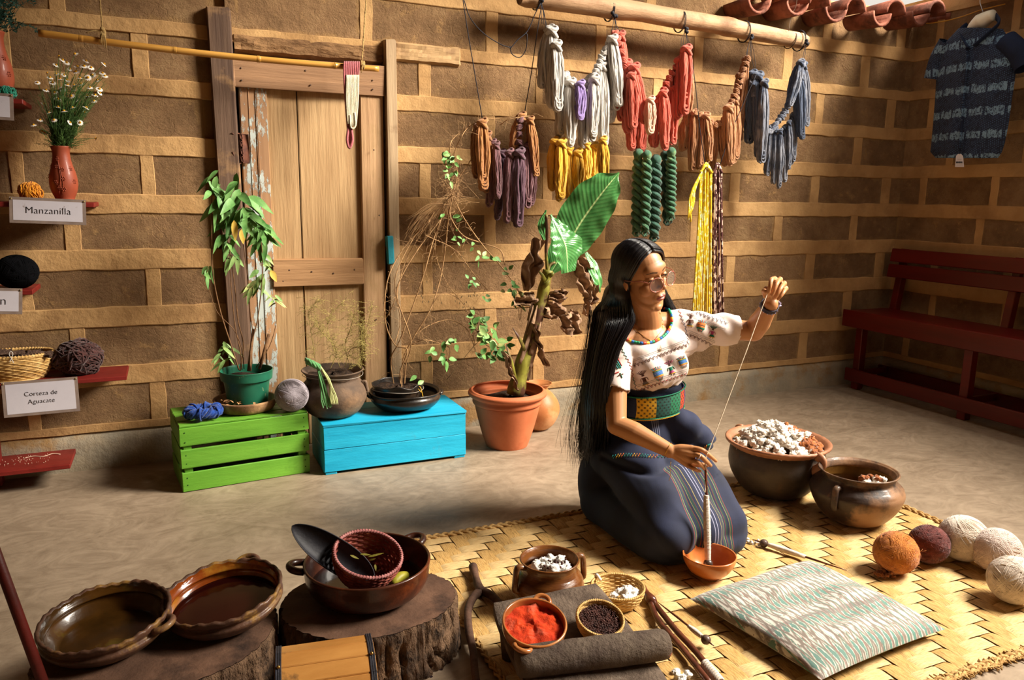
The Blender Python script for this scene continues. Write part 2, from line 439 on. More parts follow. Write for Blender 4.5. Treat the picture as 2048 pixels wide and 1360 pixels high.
# barrel tiles resting on the top of the back wall and the right wall, seen on their front ends
def tile_mesh(L, r, th, up):
    mb = MB(); n = 9; vs = []
    for (y, rr) in ((0, r), (L, r*.86)):
        for q in (rr, rr-th):
            for k in range(n+1):
                a = PI*k/n
                vs.append((q*math.cos(a), y, (q*math.sin(a)-(rr*.35))*(1 if up else -1)))
    m = n+1; f = []
    for k in range(n):
        f += [(k, k+1, 2*m+k+1, 2*m+k), (m+k+1, m+k, 3*m+k, 3*m+k+1), (k+1, k, m+k, m+k+1), (2*m+k, 2*m+k+1, 3*m+k+1, 3*m+k)]
    f += [(0, m, 3*m, 2*m)[::-1], (n, m+n, 3*m+n, 2*m+n)]
    mb.add(vs, f); return mb
tl = thing('roof_tiles', (3.6, 3.5, 2.4), 'row of curved reddish clay roof tiles along the top of the back wall', 'roof tiles')
tme = {}
px_, k = 1520, 0
while px_ < 2010:
    up = k % 2
    base = GY(px_, -5+30*min(1, max(0, (px_-1560)/190)), 3.44)
    mb = tile_mesh(.22, .080, .015, up)
    R = Matrix.Translation((base.x, 3.44+random.uniform(-.03, .03), base.z+random.uniform(-.006, .006)+(.052 if up else 0)-.03)) @ Matrix.Rotation(.03, 4, 'X') @ Matrix.Rotation(random.uniform(-.06, .06), 4, 'Z')
    mb.xf(R); part('tile', mb, TILE, tl); px_ += 40+random.uniform(-3, 3); k += 1
tr = thing('roof_tiles', (4.3, 3.0, 2.45), 'dark clay roof tiles above the hanging shirt, beyond the wire mesh', 'roof tiles')
y = 3.25; k = 0
while y > 2.1:
    mb = tile_mesh(.5, .085, .014, k % 2)
    R = Matrix.Translation((4.10, y, 2.40+(.055 if k % 2 else 0)+random.uniform(-.01, .01))) @ Matrix.Rotation(-PI/2+random.uniform(-.1, .1), 4, 'Z') @ Matrix.Rotation(.12, 4, 'X')
    mb.xf(R); part('tile', mb, TILE, tr); y -= .095; k += 1
# chicken wire over the gap
WIRE = M('wire', '#4A4038', rough=.5, bump=0, metal=.6)
wm = MB(); x0, y0 = 3.4, 2.6
for i in range(16):
    for j in range(10):
        cx = x0+i*.075+(j % 2)*.0375; cy = y0+j*.065
        z = 2.66
        a = Vector((cx, cy, z)); b = Vector((cx+.0375, cy+.022, z)); c = Vector((cx+.0375, cy+.065, z)); d = Vector((cx-.0375, cy+.022, z))
        for p, q in ((a, b), (b, c), (a, d)): wm.tube([p+Vector((0, 0, noise.noise(p*6)*.03)), q+Vector((0, 0, noise.noise(q*6)*.03))], .0009, 4, cap=False)
solo('wire_mesh', wm, WIRE, (4.0, 3.0, 2.66), 'thin hexagonal wire netting over the bright gap in the roof', 'netting', kind='stuff', smooth=False)
yc = MB().tube(bez([GY(1775, 38, 3.6), GY(1800, 40, 3.58), GX(1835, 47, 4.36), GX(1880, 44, 4.34), GX(1925, 33, 4.33), GX(1962, 20, 4.33), GX(2010, 8, 4.33)], 30), .0035, 6)
solo('cord', yc, M('yellow_cord', '#C9963A', rough=.6, bump=0), GX(1880, 44, 4.34), 'yellow cord sagging along the top of the wall corner', 'cord')
# ================================================================== door and timber
def woodmat(name, c1, c2, c3=None, ax='z', rough=.75, bump=.5, rnd=.12, s=14, gl=.06, **k):
    st = {'x': (gl, 1, 1), 'y': (1, gl, 1), 'z': (1, 1, gl)}[ax]
    return M(name, c1, c2, s*2, st, rough, bump, 90, c3=c3, rnd=rnd, lo=.3, hi=.7, detail=8, **k)
WD_V = woodmat('old_wood_vertical', '#97754E', '#BE9C70', '#85633F', 'z', s3=4, lo3=.6, hi3=.75)
WD_V2 = woodmat('old_wood_rough', '#94704E', '#BC9870', '#A08058', 'z', s3=7, lo3=.5, hi3=.7)
WD_H = woodmat('old_wood_horizontal', '#7C5C42', '#A07A58', '#684832', 'x', s3=4, lo3=.55, hi3=.75)
WD_H2 = woodmat('mid_rail_wood', '#8E6844', '#B58C62', '#7A5636', 'x', s3=4, lo3=.6, hi3=.75)
WD_POST = woodmat('dark_post_wood', '#463226', '#6A5240', '#98754E', 'z', s3=3.2, lo3=.54, hi3=.66)
WD_TRIM = woodmat('grey_trim_wood', '#8E7558', '#B09674', '#6E5238', 'z', s3=5, lo3=.55, hi3=.72)
def peel_mat():
    m, nt, bs = newmat('peeling_paint'); v = tex_coord(nt, (1, 1, .35))
    wood = ramp(nt, noise_n(nt, tex_coord(nt, (1, 1, .06)), 30, 8), [(.3, '#8A6444'), (.7, '#B48A62')])
    paint = ramp(nt, noise_n(nt, v, 10, 5), [(.35, '#A9B3AE'), (.65, '#BFC6BF')])
    f = noise_n(nt, v, 22, 8, .72)
    mr = nt.nodes.new('ShaderNodeMapRange'); mr.inputs[1].default_value = .47; mr.inputs[2].default_value = .50; nt.links.new(f, mr.inputs[0])
    nt.links.new(mixc(nt, mr.outputs[0], paint, wood), bs.inputs['Base Color']); bs.inputs['Roughness'].default_value = .7
    bumpn(nt, bs, mth(nt, 'MULTIPLY', mr.outputs[0], -1), .6, .004); return m
PEEL = peel_mat()
DARK = M('dark_gap', '#1A120C', rough=.95, bump=0)
door = thing('door_1', (.6, YB, 0), None, None); door['kind'] = 'structure'
def board(name, x0, x1, z0, z1, y0, y1, m, par=door, jit=.0015, bev=.003, **k):
    """board with tapered/uneven edges, front at y0"""
    mb = MB(); mb.box(((x0+x1)/2, (y0+y1)/2, (z0+z1)/2), (x1-x0, y1-y0, z1-z0), bev, None, jit); return part(name, mb, m, par, smooth=False, **k)
board('backing', .22, 1.02, 0, 1.83, 3.69, 3.72, DARK, jit=0)
board('plank', .400, .563, .0, 1.655, 3.668, 3.69, WD_V)
board('plank', .567, .845, .0, 1.655, 3.666, 3.69, WD_V)
board('stile', .318, .435, .0, 1.65, 3.652, 3.69, PEEL, label='left stile with peeling pale blue paint')
board('stile', .356, .360, .0, 1.65, 3.648, 3.66, PEEL)
board('stile', .385, .391, .0, 1.65, 3.648, 3.66, PEEL)
board('stile', .842, .953, .0, 1.665, 3.645, 3.69, WD_V2, jit=.003)
board('rail', .428, .842, .775, .90, 3.640, 3.668, WD_H2, jit=.003)
board('rail', .300, .957, 1.645, 1.775, 3.628, 3.68, WD_H, jit=.004, label='rough top rail of grey-brown timber')
# nails
nl = MB()
for x, z in ((.43, .87), (.50, .85), (.60, .84), (.70, .83), (.80, .845), (.47, .80), (.33, 1.72), (.6, 1.73), (.62, 1.67), (.9, 1.71), (.9, 1.67), (.33, 1.67), (.9, 1.4), (.92, 1.1), (.9, .6)):
    nl.ell((x, 3.6395 if z < .95 else 3.627, z), (.004, .002, .004), nu=8, nv=5)
part('nail_heads', nl, WD_POST, door, kind='stuff')
hg = MB().box((.300, 3.636, 1.385), (.028, .01, .13), .003, None, .002).box((.334, 3.634, 1.385), (.030, .01, .125), .003, None, .002)
for k in range(4): hg.box((.317, 3.632, 1.34+k*.032), (.012, .014, .024), .003)
hg.tube([(.288, 3.628, 1.34), (.278, 3.622, 1.37)], .002, 5).tube([(.291, 3.628, 1.44), (.278, 3.62, 1.45)], .002, 5)
part('hinge', hg, M('rusty_iron', '#4A2A20', '#6A3E2C', 30, rough=.8), door, label='rusty iron strap hinge')
# frame posts and lintels are trims of the wall
def wtrim(name, mb, m): return struct(name, mb, m)
post = MB(); 
post.box((.262, 3.655, .98), (.092, .06, 1.96), .006, Matrix.Rotation(-.012, 3, 'Y'), .004)
wtrim('trim_1', post, WD_POST)
wtrim('trim_2', MB().box((.991, 3.652, .945), (.056, .06, 1.90), .005, Matrix.Rotation(-.006, 3, 'Y'), .004), WD_TRIM)
lint = MB(); lint.grid(lambda u, v: (lerp(.31, .955, u), 3.655+.012*noise.noise(Vector((u*9, v*3, 0)))-(.0 if v not in (0, 1) else -.03), lerp(1.785, 1.875, v)+.008*noise.noise(Vector((u*6, v, 5)))), 24, 6)
wtrim('trim_3', lint, M('mud_lintel', '#6E5034', '#94704A', 14, (.3, 1, 1), rough=.95, bump=1.0, bscale=30, dist=.02))
lint = MB(); lint.grid(lambda u, v: (lerp(1.02, 1.35, u), 3.648+.010*noise.noise(Vector((u*5, v*4, 3)))-(0 if v not in (0, 1) and u != 1 else -.03), lerp(1.80, 1.90-.0*u, v)+.004*noise.noise(Vector((u*6, v, 5)))), 16, 6)
wtrim('trim_4', lint, woodmat('mud_covered_lintel', '#9A7A52', '#B8966A', '#806040', 'x', s3=6))
lb = MB().box(GY(780, 500, 3.62), (.032, .035, .135), .004, Matrix.Rotation(-.04, 3, 'Y'), .001)
part('latch_block', lb, M('teal_paint', '#1F7E8E', '#2B93A5', 14, rough=.5, c3='#7A5A44', s3=14, lo3=.62, hi3=.7), door, smooth=False, label='small teal painted wooden latch block')

# ------------------------------------------------------------------ bamboo pole on ropes
ROPE = M('sisal', '#B08A4E', '#CFAF74', 60, (1, 1, 4), rough=.8, bump=.8, bscale=300)
def rope(mb, a, b, r=.004, tw=220):
    a, b = Vector(a), Vector(b); L = (b-a).length; n = max(6, int(L*90))
    d = (b-a).normalized(); u = d.orthogonal().normalized(); w_ = d.cross(u)
    for s in (0, PI):
        mb.tube([a+(b-a)*(i/n)+(u*math.cos(i/n*L*tw+s)+w_*math.sin(i/n*L*tw+s))*r*.5 for i in range(n+1)], r*.6, 6)
YP = 3.50
pa, pb = GY(77, 66, YP), GY(757, 138, YP)
bam = thing('bamboo_pole', (pa+pb)/2, 'long thin golden bamboo pole hanging on two ropes above the door', 'pole')
pts = []; rr = []
N = 60
nodes = [0.128, .36, .56, .80, .955]
nodes = [(150-77)/680, (323-77)/680, (490-77)/680, (655-77)/680]
for i in range(N+1):
    t = i/N; p = pa.lerp(pb, t)+Vector((0, 0, -.012*math.sin(t*PI))); pts.append(p)
    r = lerp(.0135, .0125, t)
    rr.append(r)
for nd in nodes:
    for e, q in ((-.004, 1.0), (-.002, 1.14), (0, 1.0), (.002, 1.16), (.004, 1.0)):
        pts.append(pa.lerp(pb, nd+e)+Vector((0, 0, -.012*math.sin((nd+e)*PI)))); rr.append(.013*q)
o_ = sorted(range(len(pts)), key=lambda i: pts[i].x); pts = [pts[i] for i in o_]; rr = [rr[i] for i in o_]
part('culm', MB().tube(pts, rr, 14), M('bamboo', '#A8752F', '#C8964A', 30, (.05, 1, 1), rough=.35, bump=.1, coat=.2), bam)
# rope loops at the two ends
for nm, top, at, lab in (('rope', (196, -40), (206, 72), 'twisted sisal rope knotted round the left of the bamboo pole'), ('rope', (735, -40), (724, 132), 'thin sisal rope tied round the right end of the bamboo pole')):
    A = GY(*top, YP); B = GY(*at, YP); mb = MB(); rope(mb, A, B+Vector((0, 0, .02)), .0035)
    for k in range(3):
        c = B+Vector(((k-1)*.006, 0, .002)); ring = [c+Vector((.002*math.sin(a), .018*math.cos(a), .018*math.sin(a))) for a in [2*PI*i/14 for i in range(14)]]
        mb.tube(ring, .0035, 6, closed=True)
    for k in range(4 if at[0] < 300 else 1):
        mb.tube(bez([B+Vector((0, -.018, .01)), B+Vector((.004*(k-1), -.024, -.01)), B+Vector((.006*(k-1.5), -.021, -.032-.006*k))], 6), .0022, 5)
    if at[0] < 300: mb.tube(bez([B+Vector((0, -.014, .012)), B+Vector((-.03, -.014, .014)), B+Vector((-.055, -.012, .004))], 8), .0025, 5); mb.ell(B+Vector((0, -.012, .022)), .009, nz=.2)
    solo('rope', mb, ROPE, B, lab, 'rope')

# ------------------------------------------------------------------ peeled log carrying the skeins
YL = 3.50
la, lb_ = GY(1040, -10, YL), GY(1612, 84, YL)
lg = thing('log_rail', (la+lb_)/2, 'thick pale peeled branch hung across the top of the back wall', 'branch')
mb = MB(); n = 50; vs = []; fs = []
for i in range(n+1):
    t = i/n; c = la.lerp(lb_, t)+Vector((0, 0, .012*math.sin(t*PI)+.004*noise.noise(Vector((t*9, 0, 0)))))
    r = lerp(.052, .040, t)*(1+.16*math.exp(-((t-.69)/.025)**2)+.08*math.exp(-((t-.3)/.04)**2)) * (.82 if i in (0, n) else 1)
    for k in range(16):
        a = 2*PI*k/16; q = r*(1+.10*noise.noise(Vector((t*9, math.cos(a)*1.2, math.sin(a)*1.2))))
        vs.append(c+Vector((0, math.cos(a)*q, math.sin(a)*q)))
for i in range(n):
    for k in range(16):
        l = (k+1) % 16; fs.append((i*16+k, i*16+l, (i+1)*16+l, (i+1)*16+k))
fs += [tuple(range(16)), tuple(range(n*16, n*16+16))[::-1]]
mb.add(vs, fs); part('wood', mb, woodmat('peeled_log', '#8E6C4C', '#B89470', '#7E5A3C', 'x', .7, .5, 0, 7, .12, s3=5, lo3=.5, hi3=.7), lg)
BLK = M('black_cord', '#15151C', '#23232C', 60, rough=.8, bump=.3)
wr = MB(); c = GY(1580, 80, YL)
for k in range(2): wr.tube([c+Vector((.004*k+.010*math.sin(a), .046*math.cos(a), .044*math.sin(a)-.002)) for a in [2*PI*i/20 for i in range(20)]], .002, 5, closed=True)
wr.tube(bez([GY(1595, -20, YL), GY(1592, 12, YL-.01), GY(1583, 30, YL-.02), GY(1577, 62, YL-.045)], 12), .0016, 5)
solo('wire', wr, M('thin_wire', '#5A4632', rough=.6, bump=0), c, 'thin brown wire holding the right end of the peeled branch', 'wire')
# ================================================================== generic makers
def shell(prof, th, base_th=None):
    """closed vessel profile from an outer profile (bottom to rim)"""
    bt = base_th or th; out = [(0, prof[0][1])]+list(prof)
    r, z = prof[-1]; out += [(r-th*.25, z+th*.35), (r-th*.75, z+th*.35)]
    inn = []
    for i in range(len(prof)-1, -1, -1):
        r, z = prof[i]; inn.append((max(r-th, .002), max(z, prof[0][1]+bt)))
    out += inn+[(0, prof[0][1]+bt)]
    return out
def smoothprof(pts, n=26): return [(p.x, p.y) for p in bez([(a, b, 0) for a, b in pts], n)]
def handle(mb, c, ang, r0, z0, r1, z1, out, th, n=12, flat=1.0):
    """vertical ear handle: leaves the wall at (r0,z0) returns at (r1,z1)"""
    d = Vector((math.cos(ang), math.sin(ang), 0)); c = Vector(c)
    mb.tube(bez([c+d*(r0-.004)+Vector((0, 0, z0)), c+d*(r0+out*.75)+Vector((0, 0, z0+.004)), c+d*(r0+out)+Vector((0, 0, lerp(z0, z1, .5))),
             c+d*(r1+out*.5)+Vector((0, 0, z1)), c+d*(r1-.004)+Vector((0, 0, z1-.002))], n), th, 10, flat=flat)
def hhandle(mb, c, ang, r, z, out, wd, th, R=None):
    """horizontal loop handle at the rim"""
    c = Vector(c); pts = []
    for i in range(15):
        t = i/14; a = PI*t
        p = Vector((r-.004+math.sin(a)**.8*out, -math.cos(a)*wd*.5, z+math.sin(a)*.006))
        p = Matrix.Rotation(ang, 3, 'Z') @ p
        if R: p = R @ p
        pts.append(c+p)
    mb.tube(pts, th, 10)
def balls_threads(mb, c, r, n, tr, seed=0, sq=(1, 1, 1), tilt=None, seg=40, wob=.004):
    rd = random.Random(seed); c = Vector(c)
    grp = 0
    for i in range(n):
        if grp == 0: grp = 9; z0_ = rd.uniform(-1, 1); a0_ = rd.uniform(0, 2*PI); of0 = rd.uniform(-.30, .22)
        grp -= 1; z = max(-1, min(1, z0_+rd.uniform(-.02, .02))); a = a0_+rd.uniform(-.03, .03); ax = Vector((math.sqrt(1-z*z)*math.cos(a), math.sqrt(1-z*z)*math.sin(a), z))
        if tilt: ax = (ax+Vector(tilt)*rd.choice((0, 1.2, 2.0))).normalized()
        u = ax.orthogonal().normalized(); v = ax.cross(u); off = of0+(8-grp)*.030; k = math.sqrt(1-off*off)
        rr = r*rd.uniform(1.0, 1.016); pts = []
        for j in range(seg):
            t = 2*PI*j/seg; p = (u*math.cos(t)+v*math.sin(t))*k + ax*(off+wob*math.sin(3*t+i))
            p = p.normalized()*rr; pts.append(c+Vector((p.x*sq[0], p.y*sq[1], p.z*sq[2])))
        mb.tube(pts, tr, 4, closed=True)
def yarn_ball(name, c, r, m, label, cat='yarn ball', group=None, n=110, seed=0, tr=.0011, sq=(1, 1, 1), fuzz=0, m2=None):
    c = Vector(c); t = thing(name, c-Vector((0, 0, r*sq[2])), label, cat, group)
    part('core', MB().ell(c, (r*sq[0]*.995, r*sq[1]*.995, r*sq[2]*.995), nu=40, nv=24, nz=.03, nsc=2.2, seed=seed), m, t)
    mb = MB(); balls_threads(mb, c, r, n, tr, seed, sq)
    if fuzz:
        rd = random.Random(seed+5)
        for i in range(fuzz):
            d = Vector([rd.gauss(0, 1) for _ in range(3)]).normalized(); s = c+Vector((d.x*sq[0], d.y*sq[1], d.z*sq[2]))*r
            q = Vector([rd.gauss(0, 1) for _ in range(3)])*r*.16
            mb.tube([s, s+d*r*.05+q*.5, s+d*r*.04+q], .0004, 3)
    part('wound_thread', mb, m2 or m, t, kind='stuff'); return t
def yarn(name, c1, c2, rough=.9, sc_=60, st=(1, 1, 1), bump=.6, **k): return M(name, c1, c2, sc_, st, rough, bump, 260, sheen=.25, dist=.002, **k)
def textmesh(s, size, spacing=1.0, align='CENTER', line=1.0):
    cu = bpy.data.curves.new('t', 'FONT'); cu.body = s; cu.size = size; cu.align_x = align; cu.align_y = 'CENTER'
    cu.space_character = spacing; cu.space_line = line; cu.extrude = .0002; cu.offset = -size*.014
    o = bpy.data.objects.new('t', cu); C.objects.link(o); dg = bpy.context.evaluated_depsgraph_get()
    me = bpy.data.meshes.new_from_object(o.evaluated_get(dg)); bpy.data.objects.remove(o); return me
def place_text(name, s, size, o, X, Y, m, parent, **k):
    """o origin world, X,Y unit axes"""
    me = textmesh(s, size, **k); X = Vector(X); Y = Vector(Y); N = X.cross(Y); org = ORG[parent]
    for v in me.vertices: v.co = Vector(o)+X*v.co.x+Y*v.co.y+N*(v.co.z+.0006) - org
    me.materials.clear(); return part(name, me, m, parent)

# ================================================================== red plank shelf on the left
RED = M('red_paint', '#661914', '#7C231C', 10, (.3, 1, 1), rough=.5, bump=.25, bscale=60, c3='#5C1410', s3=6, lo3=.55, hi3=.75)
shelf = thing('shelf_rack', (-.7, 3.58, 0), 'red painted plank shelf rack against the wall at the far left', 'shelf')
SH = {1: (1.525, -.46), 2: (1.150, -.255), 3: (.817, -.49), 4: (.452, -.19), 5: (.102, -.42)}
for k, (z, x1) in SH.items():
    mb = MB(); mb.box(((-1.15+x1)/2, 3.55, z-.009), (x1+1.15, .215, .018), .002, None, .001)
    part('shelf_board', mb, RED, shelf, smooth=False)
for x in (-.70, -1.12): part('upright', MB().box((x, 3.60, .84), (.035, .05, 1.68), .003), RED, shelf, smooth=False)

PAPER = M('paper', '#B9B4BC', '#C6C1C8', 3, rough=.5, bump=.05)
PAPERS = M('soiled_paper', '#B9B4BC', '#C6C1C8', 3, rough=.5, bump=.05, c3='#7C6C62', s3=34, lo3=.63, hi3=.7)
LAM = M('lamination_edge', '#7A6A62', '#8C7B70', 20, rough=.25, bump=.1, coat=.3)
INK = M('ink', '#16161A', rough=.6, bump=0)
PIN = M('brass_pin', '#B09A6A', rough=.3, metal=.9, bump=0)
def sign(corners, lines, label, pm, sz, dy=0, Yp=3.437, partial=None, line=1.0):
    tl_, tr_, bl, br = [GY(x, y, Yp) for x, y in corners]
    bl.y -= .02; br.y -= .02
    c = (tl_+tr_+bl+br)/4; X = (tr_-tl_).normalized(); Yv = ((tl_-bl)+(tr_-br)).normalized(); Yv = (Yv-X*Yv.dot(X)).normalized(); N = X.cross(Yv)
    t = thing('sign', c, label, 'sign')
    w2, h2 = ((tr_-tl_).length+(br-bl).length)/4, ((tl_-bl).length+(tr_-br).length)/4
    R = Matrix((X, Yv, N)).transposed()
    part('laminated_card', MB().box(c, (w2*2, h2*2, .0012), .0004, R), LAM, t, smooth=False)
    part('paper', MB().box(c+N*.0009, (w2*2-.024, h2*2-.022, .0006), .0002, R), pm, t, smooth=False)
    if lines: place_text('lettering', lines, sz, c+N*.0014+(X*partial if partial else X*0), X, Yv, INK, t, line=line, spacing=1.02)
    for s in (-1, 1):
        q = c+X*s*(w2-.006)+Yv*(h2-.007)+N*.002
        part('pin', MB().ell(q, .0035, nu=8, nv=6), PIN, t)
    return t
sign([(17, 393), (173, 400), (22, 446), (172, 449)], 'Manzanilla', 'laminated white card reading Manzanilla under the orange yarn shelf', PAPERS, .036)
sign([(4, 765), (158, 753), (8, 833), (158, 820)], 'Corteza de\nAguacate', 'laminated white card reading Corteza de Aguacate below the basket', PAPER, .0245, line=1.25)
sign([(-90, 574), (44, 577), (-90, 628), (47, 625)], 'n', 'laminated white card ending in letter n below the black yarn', PAPER, .046, partial=.046)
sign([(-100, 178), (26, 188), (-100, 236), (30, 240)], '', 'smudged laminated white card under the teal yarn at upper left', PAPERS, .036)
# soft flakes and thread left on the lowest plank
fl = MB()
for i in range(60): p = Vector((random.uniform(-.68, -.5), random.uniform(3.5, 3.63), .1035)); fl.ell(p, random.uniform(.0008, .0022), nu=5, nv=3)
fl.tube(bez([(-.60, 3.59, .104), (-.57, 3.6, .106), (-.53, 3.585, .105), (-.50, 3.6, .108), (-.47, 3.59, .105)], 16), .0018, 5)
solo('lint', fl, M('lint', '#C9AC96', rough=.9, bump=0), (-.58, 3.59, .102), 'strand of pale lint on the lowest red plank', 'lint', kind='stuff')

# ------------------------------------------------------------------ vases
CLAY_RED = M('red_clay', '#8C402A', '#A04E34', 8, rough=.5, bump=.12, coat=.08)
def vase(c, s, label, seed):
    t = thing('flower_vase', c, label, 'vase')
    prof = smoothprof([(.030, 0), (.035, .006), (.034, .014), (.046, .045), (.050, .075), (.046, .11), (.036, .145), (.031, .175), (.031, .195), (.036, .213)], 34)
    prof = [(r*s, z*s) for r, z in prof]
    part('body', MB().lathe(shell(prof, .004), c, 48), CLAY_RED, t)
    em = MB(); rd = random.Random(seed)
    def on(a, z):
        z *= s; k = min(range(len(prof)), key=lambda i: abs(prof[i][1]-z)); return Vector(c)+Vector((math.cos(a)*(prof[k][0]+.0006), math.sin(a)*(prof[k][0]+.0006), z))
    base = -PI/2-.35
    for (da, z) in ((0, .165), (-.08, .138), (.45, .125), (.45, .09), (-.1, .075), (.15, .055), (.45, .05), (-.9, .14), (-1.1, .10), (1.2, .13), (1.3, .08)):
        for k in range(6):
            an = 2*PI*k/6; em.ell(on(base+da+.13*math.cos(an)/1.0, z+.0065*math.sin(an)), .0024*s, nu=7, nv=5)
        em.ell(on(base+da, z), .0022*s, nu=7, nv=5)
    for sg in (0, .5):
        em.tube([on(base+sg*.3+.25*math.sin(u*3+sg), lerp(.03, .16, u)) for u in [i/14 for i in range(15)]], .0011*s, 5)
    part('raised_flowers', em, CLAY_RED, t); return t, prof
VZ = 1.150
vc = GY(130, 395, 3.53); vc.z = VZ; vase(vc, 1.0, 'red clay vase with raised flowers holding white daisies', 1)
v2 = GY(-4, 185, 3.53); v2.z = 1.525; vase(v2, 1.15, 'red clay vase with dark green foliage cut by the left frame edge', 2)
GREENST = M('stem_green', '#2F4A1C', '#48662A', 30, rough=.7, bump=.2)
PETAL = M('daisy_petal', '#D8D4CC', '#EDE8DE', 30, rough=.7, bump=.1)
YEL = M('daisy_centre', '#C58A12', '#DBA21C', 80, rough=.8, bump=.5)
bq = thing('daisy_bouquet', vc+Vector((0, 0, .2)), 'wild bunch of small white daisies with fine green stems', 'flowers')
fp = [(150, 108), (185, 150), (162, 168), (146, 178), (134, 160), (195, 160), (180, 175), (110, 185), (152, 200), (172, 215), (128, 222), (98, 225), (108, 240), (160, 245), (92, 180), (145, 215), (118, 112), (172, 122), (208, 128), (133, 125), (140, 138), (155, 133), (182, 135), (205, 146), (210, 152), (95, 146), (113, 148), (120, 158), (152, 143), (160, 156), (176, 155), (199, 178), (128, 150), (105, 172), (125, 178), (143, 192), (168, 132), (190, 190), (200, 186), (188, 202), (116, 198), (87, 208), (140, 245), (80, 240), (122, 238), (116, 214), (90, 265), (67, 250), (192, 277), (84, 262), (175, 192), (135, 170), (148, 170), (100, 155), (164, 222), (105, 165), (75, 165), (112, 130), (125, 120), (170, 225)]
st = MB(); rd = random.Random(4); FL = []
def flower_mesh():
    mb = MB()
    for k in range(11):
        a = 2*PI*k/11; d = Vector((math.cos(a), math.sin(a), 0))
        mb.leaf(d*.002, d*.0105+Vector((0, 0, -.002)), .0042, (0, 0, 1), 3, prof=lambda t: min(1, 2.2*t+.2)*(1 if t < .9 else .6))
    n0 = len(mb.f); mb.ell((0, 0, .001), (.0038, .0038, .0032), nu=10, nv=6)
    me = mb.mesh('flower'); me.materials.append(PETAL); me.materials.append(YEL)
    for i, p in enumerate(me.polygons): p.material_index = 1 if i >= n0 else 0
    return me
fme = flower_mesh(); mouth = vc+Vector((0, 0, .208))
for i, (x, y) in enumerate(fp):
    p = GY(x, y, 3.53+rd.uniform(-.07, .05)); FL.append(p)
    b = mouth+Vector((rd.uniform(-.022, .022), rd.uniform(-.022, .022), -.02)); m_ = b.lerp(p, .5)+Vector((-(p.x-b.x)*.16, rd.uniform(-.01, .01), .02))
    st.tube(bez([b, m_, p], 8), [.0016]*5+[.0009]*4, 4)
    o = bpy.data.objects.new('flower', fme); C.objects.link(o); o.parent = bq; o.location = p-ORG[bq]
    dr = Vector((rd.uniform(-.7, .7), rd.uniform(-1.1, -.1), rd.uniform(.2, 1.2))); o.rotation_euler = dr.to_track_quat('Z', 'Y').to_euler(); o.scale = [rd.uniform(1.0, 1.35)]*3
for i in range(520):
    b = mouth+Vector((rd.uniform(-.022, .022), rd.uniform(-.022, .022), -.01)); q = FL[rd.randrange(len(FL))]
    k = rd.uniform(.35, .95); p = b.lerp(q, k)+Vector((rd.gauss(0, .016), rd.gauss(0, .014), rd.gauss(0, .010)))
    st.tube([b, b.lerp(p, .5)+Vector((0, 0, .008)), p], [.001, .0009, .0005], 3)
    for j in range(9):
        s = b.lerp(p, rd.uniform(.3, 1)); e = s+Vector((rd.gauss(0, .010), rd.gauss(0, .008), rd.uniform(.002, .018))); st.tube([s, e], [.0006, .0003], 3)
part('stems', st, GREENST, bq, kind='stuff')
# dark fern-like foliage in the vase cut by the frame
FERN = M('dark_foliage', '#1C3A30', '#2C5446', 30, rough=.7, bump=.1)
fo = MB(); mo2 = v2+Vector((0, 0, .24))
for i in range(70):
    e = mo2+Vector((rd.gauss(0, .07), rd.gauss(0, .05), rd.uniform(.03, .19))); P = bez([mo2+Vector((rd.uniform(-.02, .02), 0, -.03)), mo2.lerp(e, .5)+Vector((0, 0, .03)), e, e+Vector((rd.gauss(0, .02), 0, -.02))], 10)
    fo.tube(P, .0009, 3)
    for j in range(2, 11):
        for s in (-1, 1, -1, 1):
            d = Vector((rd.gauss(0, 1), rd.gauss(0, .6), rd.gauss(.2, .8))).normalized()*rd.uniform(.008, .02); fo.leaf(P[j], P[j]+d, .004, (0, -1, .3), 2)
solo('foliage_bunch', fo, FERN, mo2, 'dark blue-green feathery foliage in the vase at top left', 'foliage', kind='stuff')

# ------------------------------------------------------------------ yarn on the shelves
Y_OR = yarn('orange_yarn', '#B96A0C', '#E59A1C', st=(3, 1, 1)); Y_TE = yarn('teal_yarn', '#15705A', '#1E8A70'); Y_BK = M('black_yarn', '#040406', '#08080C', 60, rough=.95, bump=.6, bscale=260, spec=.1, dist=.002)
Y_BR = yarn('dark_brown_yarn', '#2E1614', '#4A2622'); Y_GR = yarn('grey_yarn', '#8B8288', '#A59CA2'); Y_BL = yarn('deep_blue_yarn', '#0C2C6C', '#16459A')
def skein_lump(name, c, rad, m, label, seed, nloops=26, tr=.005, grp=None, squash=(1, 1, 1), swirl=0, cat='yarn'):
    """soft wound bundle: strands of thread laid around a lump"""
    t = thing(name, Vector(c)-Vector((0, 0, rad*squash[2]*.9)), label, cat, grp); mb = MB(); rd = random.Random(seed); c = Vector(c)
    mb.ell(c, [rad*.93*s for s in squash], nu=32, nv=20, nz=.14, nsc=2, seed=seed)
    part('core', mb, m, t); mb = MB()
    for i in range(nloops):
        ax = Vector((rd.gauss(0, .35)+swirl, rd.gauss(0, .35), rd.gauss(0, .5)+.1)).normalized(); u = ax.orthogonal().normalized(); v = ax.cross(u)
        off = rd.uniform(-.8, .8); k = math.sqrt(1-off*off); pts = []
        for j in range(26):
            a = 2*PI*j/26; p = (u*math.cos(a)+v*math.sin(a))*k+ax*(off+.08*math.sin(2*a+i)); p = p*rad*(1.0+.05*math.sin(3*a+i*2))
            p = Vector((p.x*squash[0], p.y*squash[1], p.z*squash[2])); pts.append(c+p*(1+.14*noise.noise(p*20+Vector((seed, 0, 0)))))
        mb.tube(pts, tr*rd.uniform(.6, 1.1), 5, closed=True)
    part('strands', mb, m, t); return t
